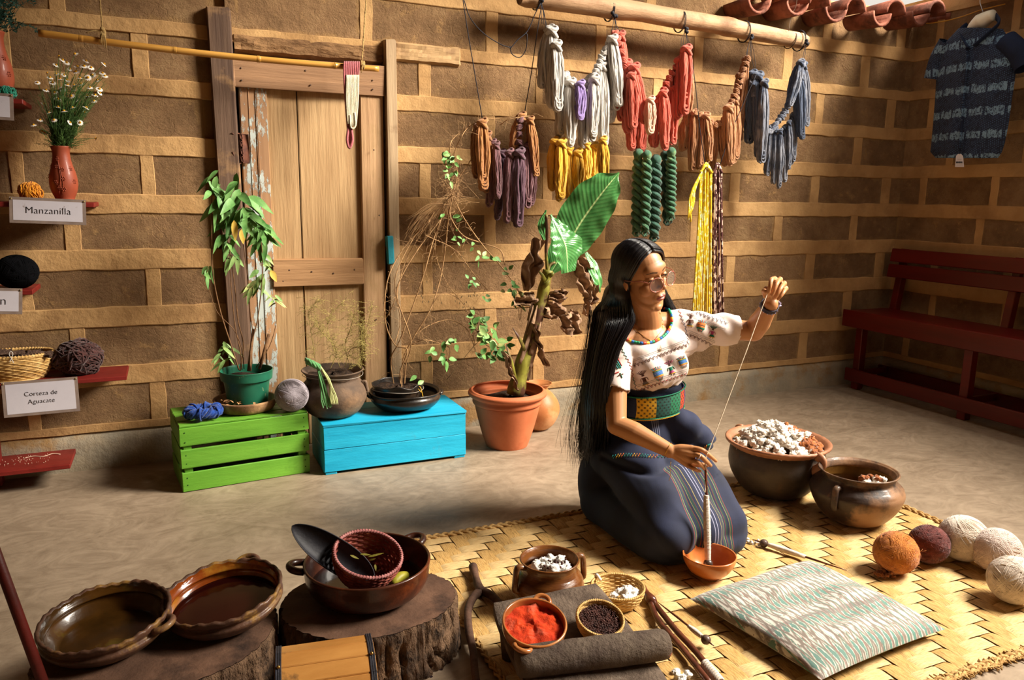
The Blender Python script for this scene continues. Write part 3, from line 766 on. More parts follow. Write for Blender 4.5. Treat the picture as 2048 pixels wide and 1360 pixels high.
c = GY(60, 375, 3.50); c.z = VZ+.037; skein_lump('yarn_skein', c, .040, Y_OR, 'small bright orange yarn ball beside the daisy vase', 3, 60, .0022, squash=(1, .85, .93), swirl=1.2)
c = GY(12, 182, 3.46); c.z = 1.525+.022; skein_lump('yarn_skein', c, .027, Y_TE, 'small teal green yarn ball at the upper left shelf', 5, 40, .002, squash=(1.15, .8, .8), swirl=1)
c = GY(33, 541, 3.52); c.z = .817+.064; t = yarn_ball('yarn_ball', c, .075, Y_BK, 'matt black flattened ball of yarn on the red shelf', n=120, seed=9, tr=.0016, sq=(1, .95, .86))
c = GY(156, 707, 3.55); c.z = .452+.068; skein_lump('yarn_skein', c, .085, Y_BR, 'large dark brown bundle of yarn beside the bark basket', 11, 90, .0035, squash=(1, .9, .84), swirl=.3)
# trailing tail of the brown bundle
# ------------------------------------------------------------------ basket of bark
WICK = M('wicker', '#B58A48', '#DDB878', 40, (1, 1, 1), rough=.6, bump=.5, bscale=120)
def wicker_basket(name, c, r0, r1, h, m, label, rows=14, nst=28, th=.0028, R=None, rim=.004, cat='basket', sq=1.0, weave=.0022, rimm=None):
    """woven bowl: upright stakes, in-and-out weavers, wrapped rim"""
    c = Vector(c); t = thing(name, c, label, cat)
    def P(a, v, off=0):
        rr = lerp(r0, r1, math.sin(v*PI/2)**.8)+off; p = Vector((rr*math.cos(a), rr*math.sin(a)*sq, v*h))
        return c+(R @ p if R else p)
    st_ = MB()
    for k in range(nst):
        a = 2*PI*k/nst; st_.tube([P(a, v) for v in (0, .25, .5, .75, 1.0)], th*.8, 5)
    part('stakes', st_, m, t)
    wv = MB(); n = nst*4
    for j in range(rows):
        v = (j+.3)/rows; wv.tube([P(2*PI*i/n, v, weave*math.sin(2*PI*i/8+(PI if j % 2 else 0))) for i in range(n)], h/rows*.52 if R is None else h/rows*.55, 5, closed=True)
    part('weavers', wv, m, t)
    part('base', MB().lathe([(0, 0), (r0, 0), (r0, .004), (0, .004)], c, 28, mat=(R.to_4x4() if R else None), rf=None), m, t)
    rm = MB(); rm.tube([P(2*PI*i/56, 1.0) for i in range(56)], rim, 8, closed=True)
    for i in range(70):
        a = 2*PI*i/70; rm.tube([P(a-.04, 1.0, rim*1.1), P(a, 1.0)+Vector((0, 0, rim*1.15)), P(a+.04, 1.0, -rim*1.1)], rim*.45, 4)
    part('rim', rm, rimm or m, t); return t, P
bc = GY(30, 722, 3.55); bc.z = .454
bk, BP = wicker_basket('wicker_basket', bc, .095, .135, .098, WICK, 'oval pale wicker basket filled with bark on the red shelf', 13, 32, .0026, sq=.72, rim=.006)
BARKM = M('bark', '#3A2820', '#6E5444', 30, (1, 1, 1), rough=.95, bump=1.2, bscale=40, dist=.02)
for i in range(11):
    mb = MB(); p = bc+Vector((rd.uniform(-.085, .085), rd.uniform(-.05, .05), rd.uniform(.085, .115))); L = rd.uniform(.05, .09); sd = rd.uniform(0, 50)
    mb.grid(lambda u, v: Vector(((u-.5)*L*2, (v-.5)*.04, .012*math.sin(v*PI)+.008*noise.noise(Vector((u*6, v*4, sd))))), 16, 6)
    mb.grid(lambda u, v: Vector(((u-.5)*L*2, (.5-v)*.04, -.008+.012*math.sin(v*PI)+.006*noise.noise(Vector((u*6, v*4, sd+9))))), 16, 6)
    mb.xf(Matrix.Translation(p) @ Euler((rd.uniform(-.3, .3), rd.uniform(-.15, .25), rd.uniform(-.5, .5))).to_matrix().to_4x4())
    tag(solo('bark_piece', mb, BARKM, p, None, None), 'rough dark piece of bark heaped in the wicker basket', 'bark', 'bark pieces in the basket')
tie = MB(); q = BP(-PI/2+.05, 1.0)+Vector((0, -.008, .0))
tie.tube(bez([q, q+Vector((-.006, -.002, .018)), q+Vector((0, 0, .03)), q+Vector((.006, 0, .02)), q+Vector((0, 0, .002)), q+Vector((-.008, -.003, -.012))], 18), .0013, 5); tie.tube(bez([q, q+Vector((.006, -.004, -.016))], 4), .0013, 5)
solo('string', tie, M('white_string', '#C8C4BC', rough=.8, bump=0), q, 'loop of white string tied on the wicker basket rim', 'string')

# ================================================================== crates
def paint(name, c1, c2, c3, ax=(.15, 1, 1)): return M(name, c1, c2, 12, ax, rough=.5, bump=.35, bscale=50, c3=c3, s3=7, lo3=.62, hi3=.8, rnd=.08, bstretch=(.2, 1, 1), detail=8)
GRN = paint('green_paint', '#5A922A', '#6CA434', '#4A7E1E'); BLU = paint('blue_paint', '#159AC0', '#27B0D4', '#4E8EA2')
DKG = M('crate_inside', '#274E14', rough=.9, bump=0)
gc = thing('wooden_crate', (.25, 3.38, 0), 'lime green slatted wooden crate below the tall potted plant', 'crate')
def cb(par, name, x0, x1, y0, y1, z0, z1, m, jit=.0012): return part(name, MB().box(((x0+x1)/2, (y0+y1)/2, (z0+z1)/2), (x1-x0, y1-y0, z1-z0), .0022, None, jit), m, par, smooth=False)
gx0, gx1, gy0, gy1 = -.008, .508, 3.222, 3.525
for z0, z1 in ((.0, .082), (.100, .178), (.194, .268)): cb(gc, 'slat', gx0, gx1, gy0, gy0+.011, z0+random.uniform(0, .002), z1, GRN)
for z0, z1 in ((.0, .082), (.100, .178), (.194, .268)):
    for x in (gx0, gx1-.010): cb(gc, 'slat', x, x+.010, gy0+.012, gy1, z0, z1, GRN)
for z0, z1 in ((.0, .082), (.100, .178), (.194, .268)): cb(gc, 'slat', gx0, gx1, gy1-.01, gy1, z0, z1, GRN)
for x in (gx0+.012, gx1-.045):
    for y in (gy0+.012, gy1-.04): cb(gc, 'corner_post', x, x+.033, y, y+.028, 0, .262, GRN)
for y0, y1 in ((gy0+.006, gy0+.068), (gy0+.074, gy0+.148), (gy0+.152, gy0+.222), (gy0+.226, gy0+.300)): cb(gc, 'slat', gx0+.002, gx1-.002, y0, y1, .270-.0005, .279, GRN)
nb = MB()
for x in (gx0+.02, gx1-.02):
    for z in (.03, .06, .12, .155, .21, .25): nb.ell((x, gy0-.0008, z), (.0028, .001, .0028), nu=8, nv=4)
part('nail_heads', nb, DKG, gc, kind='stuff')
gc.rotation_euler = (0, 0, .105); gc.location = Vector((.25-.018, 3.38+.027, 0))
bcx = thing('wooden_crate', (.88, 3.37, 0), 'bright blue planked wooden box carrying two old clay pots', 'crate')
bx0, bx1, by0, by1 = .556, 1.205, 3.212, 3.515
cb(bcx, 'plank', bx0, bx1, by0, by0+.012, .012, .112, BLU); cb(bcx, 'plank', bx0, bx1, by0, by0+.012, .114, .214, BLU)
for x in (bx0, bx1-.012):
    cb(bcx, 'plank', x, x+.012, by0+.013, by1, .006, .110, BLU); cb(bcx, 'plank', x, x+.012, by0+.013, by1, .112, .213, BLU)
cb(bcx, 'plank', bx0, bx1, by1-.012, by1, .01, .212, BLU)
for y0, y1 in ((by0-.004, by0+.098), (by0+.1, by0+.2), (by0+.202, by1+.002)): cb(bcx, 'plank', bx0-.002, bx1+.002, y0, y1, .215, .226, BLU)
for x in (bx0+.004, bx1-.054): cb(bcx, 'foot', x, x+.05, by0+.003, by0+.06, 0, .012, BLU)

# ------------------------------------------------------------------ things on the crates
TERRA = M('terracotta', '#B4603A', '#C8734A', 5, rough=.7, bump=.12, c3='#A85030', s3=4, lo3=.6, hi3=.8)
SOIL = M('soil', '#241811', '#4A3626', 50, rough=1, bump=1.2, bscale=60, dist=.02)
OLD = M('old_clay', '#3C3026', '#6A5442', 6, rough=.75, bump=.4, c3='#8A6A4C', s3=5, lo3=.52, hi3=.7)
BLKC = M('black_clay', '#15120F', '#2C2520', 8, rough=.35, bump=.3, coat=.3, c3='#4E3B2A', s3=6, lo3=.56, hi3=.7)
GPOT = M('green_plastic', '#1C5A44', '#23684E', 8, rough=.45, bump=.1, c3='#6E8A66', s3=26, lo3=.64, hi3=.68)
DUSTY = M('dusty_saucer', '#6A4C34', '#8E6C4C', 12, rough=.85, bump=.4, c3='#A8835C', s3=8)
PZ = .279
c = Vector((.262, 3.395, PZ)); sau = thing('plant_saucer', c, 'dusty brown clay saucer under the green pot', 'saucer')
part('bowl', MB().lathe(shell(smoothprof([(.10, 0), (.116, .008), (.126, .026), (.133, .048)], 12), .010), c, 48), DUSTY, sau)
dl = MB()
for i in range(14):
    a = rd.uniform(PI*1.05, PI*1.6); p = c+Vector((.105*math.cos(a), .105*math.sin(a), .045+rd.uniform(0, .012))); q = p+Vector((rd.uniform(-.03, .03), rd.uniform(-.02, .02), rd.uniform(-.004, .01)))
    dl.leaf(p, q, .014, (rd.uniform(-1, 1), 0, 1), 4, fold=.5)
solo('dry_leaves', dl, M('dry_leaf_tan', '#9A7048', '#B98C60', 40, rough=.9), c+Vector((-.07, -.07, .04)), 'crumpled tan dry leaves lying in the clay saucer', 'dry leaves', kind='stuff')
gp = Vector((.272, 3.405, PZ+.012)); green_pot = thing('plant_pot', gp, 'green plastic flower pot with rolled rim standing in a saucer', 'plant pot')
pr_ = smoothprof([(.078, 0), (.084, .03), (.091, .09), (.096, .118), (.097, .120), (.104, .122), (.106, .124), (.108, .150), (.110, .160)], 30)
part('wall', MB().lathe(shell(pr_, .004), gp, 56), GPOT, green_pot)
part('soil', MB().lathe([(0, .128), (.05, .130), (.100, .125)], gp, 30, zf=lambda a, i: .005*math.sin(a*3+i)), SOIL, green_pot)
c = GZ(404, 832, PZ); c = Vector((.085, 3.315, PZ)); c2 = Vector((.088, 3.30, PZ+.034))
bt = thing('yarn_skein', c2-Vector((0, 0, .034)), 'deep blue twisted coil of yarn lying on the green crate', 'yarn'); mb = MB()
for i in range(34):
    a0 = rd.uniform(0, 2*PI); k = rd.uniform(.5, 1); pts = []
    for j in range(30):
        a = 2*PI*j/30; rr = .050+.022*math.cos(a*4+a0)*k; pts.append(c2+Vector((rr*math.cos(a)*1.1, rr*math.sin(a)*.9, .020*math.sin(a*4+a0)*k+.008*noise.noise(Vector((math.cos(a)*2, math.sin(a)*2, i))))))
    mb.tube(pts, .0045, 5, closed=True)
part('coil', mb, Y_BL, bt)
mb = MB()
for i in range(6):
    a = i*1.05+.3; p = c2+Vector((.052*math.cos(a), .046*math.sin(a), 0)); u = Vector((math.cos(a), math.sin(a), 0))
    mb.tube([p+u*(.025*math.cos(t))+Vector((0, 0, .026*math.sin(t))) for t in [2*PI*k/14 for k in range(14)]], .004, 5, closed=True)
part('wraps', mb, Y_BL, bt)
gb = GZ(585, 826, PZ); c = Vector((gb.x+.005, 3.30, PZ+.069)); yarn_ball('yarn_ball', c, .070, Y_GR, 'pale grey ball of fine thread on the green crate', n=130, seed=21, tr=.0009, sq=(1, 1, .98), m2=Y_GR)
# old clay pot with ribs, handles and dry plant
PB = .227
cp = Vector((.632, 3.365, PB)); oldpot = thing('clay_pot', cp, 'old sooty round clay pot with small side handles on the blue box', 'pot')
pr_ = smoothprof([(.085, 0), (.115, .02), (.142, .065), (.147, .10), (.138, .132), (.120, .155), (.112, .168), (.120, .186), (.136, .204)], 36)
part('body', MB().lathe(shell(pr_, .008), cp, 64, rf=lambda a, i: 1+.008*math.sin(a*3)), OLD, oldpot)
for ang in (-.35, PI+.3):
    mb = MB(); handle(mb, cp, ang, .128, .145, .142, .105, .018, .008); part('handle', mb, OLD, oldpot)
part('soil', MB().lathe([(0, .188), (.06, .187), (.116, .178)], cp, 30, zf=lambda a, i: .009*math.sin(a*4+i*2)), SOIL, oldpot)
part('wire_band', MB().tube([cp+Vector((.131*math.cos(a), .131*math.sin(a), .186+.004*math.sin(2*a))) for a in [2*PI*i/40 for i in range(40)]], .0012, 4, closed=True), M('pale_wire', '#9A9084', rough=.6, bump=0), oldpot)
# black bowl with inner pot
bb = Vector((.962, 3.365, PB)); blackb = thing('clay_bowl', bb, 'wide black glazed clay bowl on the blue box', 'bowl')
pr_ = smoothprof([(.09, 0), (.13, .012), (.158, .04), (.162, .056), (.156, .070), (.164, .078)], 26)
part('body', MB().lathe(shell(pr_, .009), bb, 64, zf=lambda a, i: .003*math.sin(3*a)), BLKC, blackb)
for ang in (-.1, PI-.2):
    mb = MB(); hhandle(mb, bb, ang, .160, .060, .016, .06, .008); part('handle', mb, BLKC, blackb)
ip = bb+Vector((-.035, 0, .010)); inner = thing('plant_pot', ip, 'broken dark inner pot with soil inside the black bowl', 'plant pot')
pr_ = smoothprof([(.07, 0), (.092, .03), (.112, .08), (.120, .108)], 16)
part('wall', MB().lathe(shell(pr_, .004), ip, 56, zf=lambda a, i: (.012*noise.noise(Vector((math.cos(a)*2, math.sin(a)*2, 0))) if i > 12 else 0)), BLKC, inner)
part('soil', MB().lathe([(0, .092), (.06, .090), (.110, .084)], ip, 30, zf=lambda a, i: .008*math.sin(a*3+i)), SOIL, inner)
part('wire_band', MB().tube([ip+Vector((.118*math.cos(a), .118*math.sin(a), .086+.004*math.sin(2*a))) for a in [2*PI*i/40 for i in range(40)]], .0012, 4, closed=True), M('pale_wire2', '#9A9084', rough=.6, bump=0), inner)
yt = MB(); q = ip+Vector((.085, -.085, .09)); yt.tube(bez([q+Vector((-.02, 0, .018)), q+Vector((-.006, -.006, .012)), q+Vector((0, -.01, -.01)), q+Vector((.006, -.012, -.04))], 12), .002, 5); yt.tube(bez([q+Vector((-.02, 0, .018)), q+Vector((-.012, -.006, .0)), q+Vector((-.002, -.01, -.012))], 8), .002, 5)
solo('ribbon', yt, M('yellow_ribbon', '#C89A28', rough=.7, bump=0), q, 'small yellow tie hanging over the broken inner pot', 'ribbon')
# green and cream skein over the clay pot rim
Y_G1 = yarn('sage_yarn', '#3E7A44', '#6FA768', st=(8, 8, 1)); Y_G2 = yarn('lime_cream_yarn', '#A7B46A', '#D8D69A', st=(8, 8, 1))
sk = thing('yarn_skein', GY(648, 760, 3.2), 'small twisted sage and cream skein hung over the clay pot rim', 'yarn')
mb = MB(); mb2 = MB(); A = GY(612, 722, 3.24)
hd = bez([A, GY(622, 726, 3.22), GY(640, 735, 3.215)], 8)
for s in range(5): mb.tube([p+Vector((0, .010*math.cos(i*.8+s*1.26), .010*math.sin(i*.8+s*1.26))) for i, p in enumerate(hd)], .006, 6)
for i in range(12):
    x0, x1 = 636+i*.8, 648+rd.uniform(-6, 12); mb.tube(bez([GY(634, 732+rd.uniform(-3, 3), 3.215), GY(lerp(x0, x1, .3), 765, 3.205-.004*(i % 3)), GY(x1, 800, 3.20), GY(x1+4, 816+rd.uniform(-5, 2), 3.20)], 10), .0032, 5)
    x2 = 662+rd.uniform(-4, 11); mb2.tube(bez([GY(640, 733+rd.uniform(-3, 3), 3.21), GY(656+i*.4, 762, 3.195-.004*(i % 3)), GY(x2, 792, 3.19), GY(x2+3, 808+rd.uniform(-5, 1), 3.19)], 10), .0032, 5)
part('green_strands', mb, Y_G1, sk, label='sage green strands'); part('cream_strands', mb2, Y_G2, sk, label='pale lime strands')

# terracotta planter and clay jar behind it
tp = Vector((1.458, 3.315, 0)); terra = thing('plant_pot', tp, 'large plain terracotta planter with banana plant on the floor', 'plant pot')
pr_ = smoothprof([(.098, 0), (.104, .006), (.128, .08), (.150, .165), (.158, .205), (.157, .212)], 26)+smoothprof([(.166, .214), (.170, .225), (.166, .243), (.178, .248), (.190, .257), (.190, .270), (.180, .277)], 14)
part('wall', MB().lathe(shell(pr_, .012), tp, 72), TERRA, terra)
part('soil', MB().lathe([(0, .236), (.08, .234), (.160, .228)], tp, 36, zf=lambda a, i: .008*math.sin(a*4+i*2)), SOIL, terra)
ch = MB()
for i in range(60): ch.ell(tp+Vector((rd.uniform(-.09, .03), rd.uniform(-.12, .02), .238)), rd.uniform(.004, .012), nu=6, nv=4, nz=.4)
part('wood_chips', ch, SOIL, terra, kind='stuff')
JAR = M('round_jar', '#A8683C', '#C48450', 5, rough=.45, bump=.15, c3='#D8A070', s3=3)
jc = Vector((1.715, 3.50, 0)); jar = thing('clay_jar', jc, 'round orange clay jar half hidden behind the terracotta planter', 'jar')
part('body', MB().lathe(shell(smoothprof([(.05, 0), (.085, .03), (.112, .09), (.108, .14), (.080, .185), (.052, .21), (.048, .225), (.072, .245)], 34), .006), jc, 56), JAR, jar)
# ================================================================== bench
BRED = M('bench_red', '#4E0C08', '#6A120C', 6, (1, .1, 1), rough=.38, bump=.15, bscale=40, coat=.15)
bench = thing('bench', (4.15, 2.6, 0), 'long dark red painted wooden bench along the right wall', 'bench')
def bb_(name, x0, x1, y0, y1, z0, z1, rot=None, par=bench, m=BRED): return part(name, MB().box(((x0+x1)/2, (y0+y1)/2, (z0+z1)/2), (x1-x0, y1-y0, z1-z0), .004, rot), m, par, smooth=False)
y0, y1 = 1.35, 3.60
bb_('seat', 3.975, 4.30, y0, y1, .486, .510); bb_('seat_apron', 3.958, 3.976, y0-.02, y1+.035, .405, .512)
Rb = Matrix.Rotation(.14, 3, 'Y')
bb_('back_slat', 4.295, 4.315, y0, y1, .815, .900, Rb); bb_('back_slat', 4.280, 4.300, y0, y1, .715, .800, Rb)
bb_('foot_rail', 3.985, 4.005, y0, y1-.0, .050, .132); bb_('back_rail', 4.28, 4.30, y0, y1, .05, .13)
for y in (3.535, 2.79, 2.05, 1.42):
    bb_('leg', 4.006, 4.060, y-.025, y+.025, 0, .486)
    mb = MB(); mb.bar((4.30, y, 0), (4.30, y, .50), .05, .05).bar((4.30, y, .48), (4.335, y, .72), .045, .05).bar((4.332, y, .70), (4.345, y, .90), .045, .03); part('leg', mb, BRED, bench, smooth=False)
    bb_('stretcher', 4.03, 4.30, y-.012, y+.012, .085, .125)

# ================================================================== shirt on a hanger with a plastic neck form
def shirt_mat():
    m, nt, bs = newmat('ikat_navy'); v = tex_coord(nt); X, Y, Z = sepxyz(nt, v)
    base = ramp(nt, noise_n(nt, v, 9, 4), [(.3, '#0A1024'), (.7, '#121E3A')])
    # fine dotted rows
    d1 = mth(nt, 'SINE', mth(nt, 'MULTIPLY', Y, 2*PI/.016)); d2 = mth(nt, 'SINE', mth(nt, 'MULTIPLY', Z, 2*PI/.009))
    dots = mth(nt, 'GREATER_THAN', mth(nt, 'MULTIPLY', d1, d2), .55)
    nz = noise_n(nt, v, 60, 4, .7); dots = mth(nt, 'MULTIPLY', dots, mth(nt, 'GREATER_THAN', nz, .45))
    col = mixc(nt, mth(nt, 'MULTIPLY', dots, .55), base, '#5E80A8')
    # broken pale bands every .12 m
    zz = mth(nt, 'ADD', Z, mth(nt, 'MULTIPLY', noise_n(nt, tex_coord(nt, (1, 1, .3)), 40, 3), .045))
    fr = mth(nt, 'FRACT', mth(nt, 'DIVIDE', zz, .122)); bd = mth(nt, 'LESS_THAN', fr, .32)
    blot = mth(nt, 'GREATER_THAN', noise_n(nt, tex_coord(nt, (1, 1, .55)), 90, 6, .8, 1.0), .48)
    blot2 = mth(nt, 'GREATER_THAN', mth(nt, 'SINE', mth(nt, 'MULTIPLY', Y, 2*PI/.09)), -.93)
    b = mth(nt, 'MULTIPLY', mth(nt, 'MULTIPLY', bd, blot), blot2); col = mixc(nt, mth(nt, 'MULTIPLY', b, .75), col, '#7C9CB4')
    nt.links.new(col, bs.inputs['Base Color']); bs.inputs['Roughness'].default_value = .85
    bumpn(nt, bs, noise_n(nt, v, 200, 3), .3, .001); return m
SHIRT = shirt_mat(); NAVY = M('navy_cotton', '#0C1428', '#131F3A', 8, rough=.85, bump=.3, bscale=200)
XS = 4.12
def SP(x, y, dx=0): return GX(x, y, XS+dx)
sh = thing('shirt', SP(1950, 180), 'navy short-sleeved ikat shirt with pale broken bands on a hanger', 'shirt')
# outline rows (px): left, right for each height, front panel
rows = [(58, 1918, 2006), (84, 1893, 2022), (112, 1878, 2034), (150, 1873, 2031), (200, 1870, 2024), (250, 1866, 2017), (285, 1863, 2010), (304, 1861, 2004), (316, 1872, 1996)]
def torso(u, v, side):
    k = v*(len(rows)-1); i = min(int(k), len(rows)-2); f = k-i
    y = lerp(rows[i][0], rows[i+1][0], f); a = lerp(rows[i][1], rows[i+1][1], f); b = lerp(rows[i][2], rows[i+1][2], f)
    x = lerp(a, b, u); bulge = math.sin(u*PI)**.6*(.075 if side < 0 else .035)
    bulge += side*-.0+.010*math.sin(u*17+v*2)*math.sin(u*PI)*v
    p = SP(x, y); p.x += side*bulge; return p
mb = MB(); mb.grid(lambda u, v: torso(u, v, -1), 40, 40); mb.grid(lambda u, v: torso(1-u, v, 1), 20, 20)
part('body', mb, SHIRT, sh)
for (sx, pts, w0, w1) in ((-1, [(1898, 85), (1878, 120), (1866, 158)], .075, .065), (1, [(2012, 84), (2036, 104), (2050, 136)], .080, .066)):
    mb = MB(); mb.tube(bez([SP(*p) for p in pts], 12), [lerp(w0, w1, i/12)*.75 for i in range(13)], 20, cap=False, flat=1.0); part('sleeve', mb, SHIRT if sx < 0 else NAVY, sh)
# placket, collar, tail hem
mb = MB(); A = bez([SP(1933, 88, -.075), SP(1935, 120, -.087), SP(1930, 170, -.085), SP(1925, 230, -.083), SP(1920, 303, -.080)], 20)
mb.tube(A, .011, 8, flat=.18); part('placket', mb, SHIRT, sh)
mb = MB(); N1 = SP(1962, 40, -.0); nk = bez([SP(1990, 30, .03), SP(1998, 46, -.03), SP(1975, 68, -.075), SP(1948, 92, -.085)], 14)
n2 = bez([SP(1935, 50, .01), SP(1922, 62, -.03), SP(1928, 82, -.075), SP(1938, 97, -.085)], 14)
mb.tube(nk, .017, 8, flat=.35).tube(n2, .017, 8, flat=.35); part('collar', mb, NAVY, sh)
bt_ = MB()
for y in (110, 140, 172, 205, 240, 272): bt_.ell(SP(1931-(y-110)*.06, y, -.095), .004, nu=8, nv=5)
part('buttons', bt_, M('button', '#3A4458', rough=.3, bump=0), sh)
FORM = M('ivory_plastic', '#CFC3AA', '#DCD0B8', 3, rough=.35, bump=.05)
hf = thing('hanger', SP(1965, 40), 'ivory plastic neck form on a metal hook inside the shirt', 'hanger')
mb = MB(); q = bez([SP(1938, 90, -.02), SP(1937, 76, -.02), SP(1944, 58, -.02), SP(1958, 46, -.01), SP(1975, 36, 0), SP(1988, 30, 0)], 24)
mb.tube(q, [lerp(.010, .016, min(1, i/6)) if i < 7 else lerp(.016, .044, min(1, (i-6)/9)) if i < 16 else lerp(.044, .030, (i-15)/9) for i in range(25)], 20, flat=1.0); part('neck_form', mb, FORM, hf)
part('hook', MB().tube(bez([SP(1966, 24), SP(1962, 12), SP(1960, 2), SP(1966, -14), SP(1956, -26)], 14), .0022, 6), M('steel', '#A8A8A8', rough=.25, metal=.9, bump=0), hf)
hk = GX(1960, -20, XS)
tg = thing('price_tag', SP(1919, 320, -.085), 'small white paper price tag hanging at the shirt hem', 'tag')
A = [SP(x, y, -.09) for x, y in ((1910, 334), (1928, 334), (1926, 312), (1922, 308), (1916, 308), (1912, 312))]
part('card', MB().add(A+[p+Vector((.001, 0, 0)) for p in A], [tuple(range(6)), tuple(range(6, 12))[::-1]]+[(i, 6+i, 6+(i+1) % 6, (i+1) % 6) for i in range(6)]), M('white_card', '#CFCBD0', rough=.6, bump=0), tg, smooth=False)
bc_ = MB()
for i in range(12):
    a = SP(1912.5+i*1.1, 323, -.0915); b = SP(1912.5+i*1.1, 326.5, -.0915); bc_.tube([a, b], .0008 if i % 3 else .0014, 4)
bc_.tube([SP(1915, 318.5, -.0915), SP(1923, 318.5, -.0915)], .0006, 4); bc_.tube([SP(1913, 330, -.0915), SP(1925, 330, -.0915)], .0004, 4)
part('barcode', bc_, INK, tg)
part('string', MB().tube([SP(1919, 309, -.0915), SP(1921, 303, -.08)], .0006, 4), INK, tg)
# ================================================================== plants
LEAFG = M('leaf_green', '#457A38', '#7EAA60', 14, rough=.5, bump=.2, rnd=.15, c3='#97AC62', s3=9, lo3=.62, hi3=.8, sss=.0)
LEAFG2 = M('pale_leaf', '#66904A', '#9CB870', 14, rough=.5, bump=.2, c3='#C4C07A', s3=9)
YLEAF = M('yellow_leaf', '#C9A23C', '#DDBB5C', 14, rough=.6, bump=.2)
STEMB = M('woody_stem', '#5A3E26', '#7E5C3A', 40, rough=.8, bump=.4)
DRYST = M('dry_stem', '#84603E', '#B08C60', 40, rough=.85, bump=.3)
rd = random.Random(12)
def leafprof(t): return (math.sin(PI*t**.75))**.9
def mleaf(mb, b, d, L, w_, nrm=None, sag=.25, fold=.25, n=6):
    d = Vector(d).normalized(); nrm = nrm or Vector((rd.gauss(0, .4), -.8, .6)); mb.leaf(b, Vector(b)+d*L, w_, nrm, n, sag=sag, fold=fold, prof=leafprof)
pl = thing('potted_plant', gp+Vector((0, 0, .13)), 'tall leggy green-leaved plant growing from the green pot', 'plant')
Yp = 3.43
stems = [  # (pixel path, dy, radius)
    ([(478, 740), (462, 690), (440, 620), (425, 540), (423, 440), (424, 392)], 0, .0035),
    ([(480, 742), (487, 690), (476, 640), (468, 560), (455, 480), (452, 430)], .02, .003),
    ([(484, 740), (480, 700), (470, 650), (460, 540), (462, 470), (470, 420), (478, 400)], .0, .0025),
    ([(500, 735), (502, 690), (515, 640), (524, 560), (524, 500), (520, 470)], -.02, .003),
    ([(497, 735), (506, 680), (500, 620), (496, 560), (486, 480), (490, 420)], .01, .0028),
    ([(488, 738), (484, 700), (468, 660), (432, 620), (414, 555), (418, 535)], .0, .002),
    ([(512, 735), (540, 690), (553, 640), (552, 600)], .0, .002)]
sm = MB()
for P, dy, r in stems:
    q = bez([GY(x, y, Yp+dy) for x, y in P], 26); sm.tube(q, [lerp(r, r*.5, i/26) for i in range(27)], 6)
for (x0, y0, x1, y1) in ((497, 742, 507, 658), (500, 742, 503, 690), (519, 738, 538, 668)):
    sm.tube([GY(x0, y0, Yp-.01), GY(x1, y1, Yp-.01)], .0065, 8)
part('stems', sm, STEMB, pl)
clusters = [((424, 372), 9, .085, LEAFG), ((440, 400), 10, .085, LEAFG), ((485, 390), 11, .10, LEAFG), ((500, 425), 12, .09, LEAFG), ((522, 445), 14, .075, LEAFG), ((525, 470), 12, .07, LEAFG),
            ((468, 430), 9, .09, LEAFG), ((455, 470), 8, .06, LEAFG), ((450, 495), 5, .06, LEAFG), ((465, 510), 5, .06, LEAFG2), ((532, 515), 7, .045, LEAFG2), ((522, 545), 6, .06, LEAFG2), ((512, 570), 8, .055, LEAFG2),
            ((415, 535), 5, .055, LEAFG), ((452, 690), 7, .05, LEAFG2), ((456, 715), 5, .045, LEAFG2), ((438, 708), 3, .04, LEAFG2), ((553, 595), 9, .035, LEAFG2), ((432, 350), 4, .07, LEAFG), ((475, 360), 4, .08, LEAFG)]
nleaf = 0
for (x, y), n, L, m in clusters:
    b = GY(x, y, Yp+rd.uniform(-.03, .02))
    for k in range(n):
        a = rd.uniform(-PI, PI); d = Vector((math.cos(a), rd.uniform(-.8, .4), math.sin(a)*.6-.75)); mb = MB()
        mleaf(mb, b+Vector((rd.gauss(0, .014), rd.gauss(0, .012), rd.gauss(0, .014))), d, L*rd.uniform(.8, 1.3), L*rd.uniform(.28, .38)); part('leaf', mb, m, pl); nleaf += 1
for (x, y, dx, dy, L) in ((468, 440, 2, 30, .085), (483, 458, 4, 30, .06), (541, 540, 12, 22, .055)):
    mb = MB(); b = GY(x, y, Yp-.045); e = GY(x+dx, y+dy, Yp-.045); mleaf(mb, b, e-b, L, .026, Vector((0, -1, .2)), .05); part('leaf', mb, YLEAF, pl, label='yellowed leaf')

# wispy dry plant in the old clay pot
WISP = M('wispy_dry', '#8A7A42', '#A89858', 40, rough=.9, bump=.1)
dp = thing('dry_plant', cp+Vector((0, 0, .19)), 'wispy half-dry feathery plant in the old clay pot', 'plant'); mb = MB()
Yd = 3.38
mains = [[(632, 735), (628, 700), (620, 650), (618, 620), (640, 600)], [(690, 735), (700, 700), (724, 690), (728, 650)], [(680, 735), (665, 690), (655, 640), (690, 600)], [(700, 735), (690, 690), (700, 660), (712, 615)], [(722, 740), (726, 700), (733, 660), (745, 610)], [(660, 740), (672, 700), (640, 660), (632, 640)], [(695, 740), (720, 720), (722, 660), (705, 630)]]
for P in mains:
    q = bez([GY(x, y, Yd+rd.uniform(-.03, .03)) for x, y in P], 20); mb.tube(q, .0012, 4)
    for k in range(3, 21):
        for j in range(5):
            e = q[k]+Vector((rd.gauss(0, .035), rd.gauss(0, .02), rd.gauss(0, .022))); m_ = q[k].lerp(e, .5)+Vector((0, 0, .008)); mb.tube([q[k], m_, e], .0005, 3)
            for s in range(4): f = m_.lerp(e, rd.random()); mb.tube([f, f+Vector((rd.gauss(0, .006), rd.gauss(0, .004), rd.gauss(0, .006)))], .0005, 3)
part('twigs', mb, WISP, dp, kind='stuff')

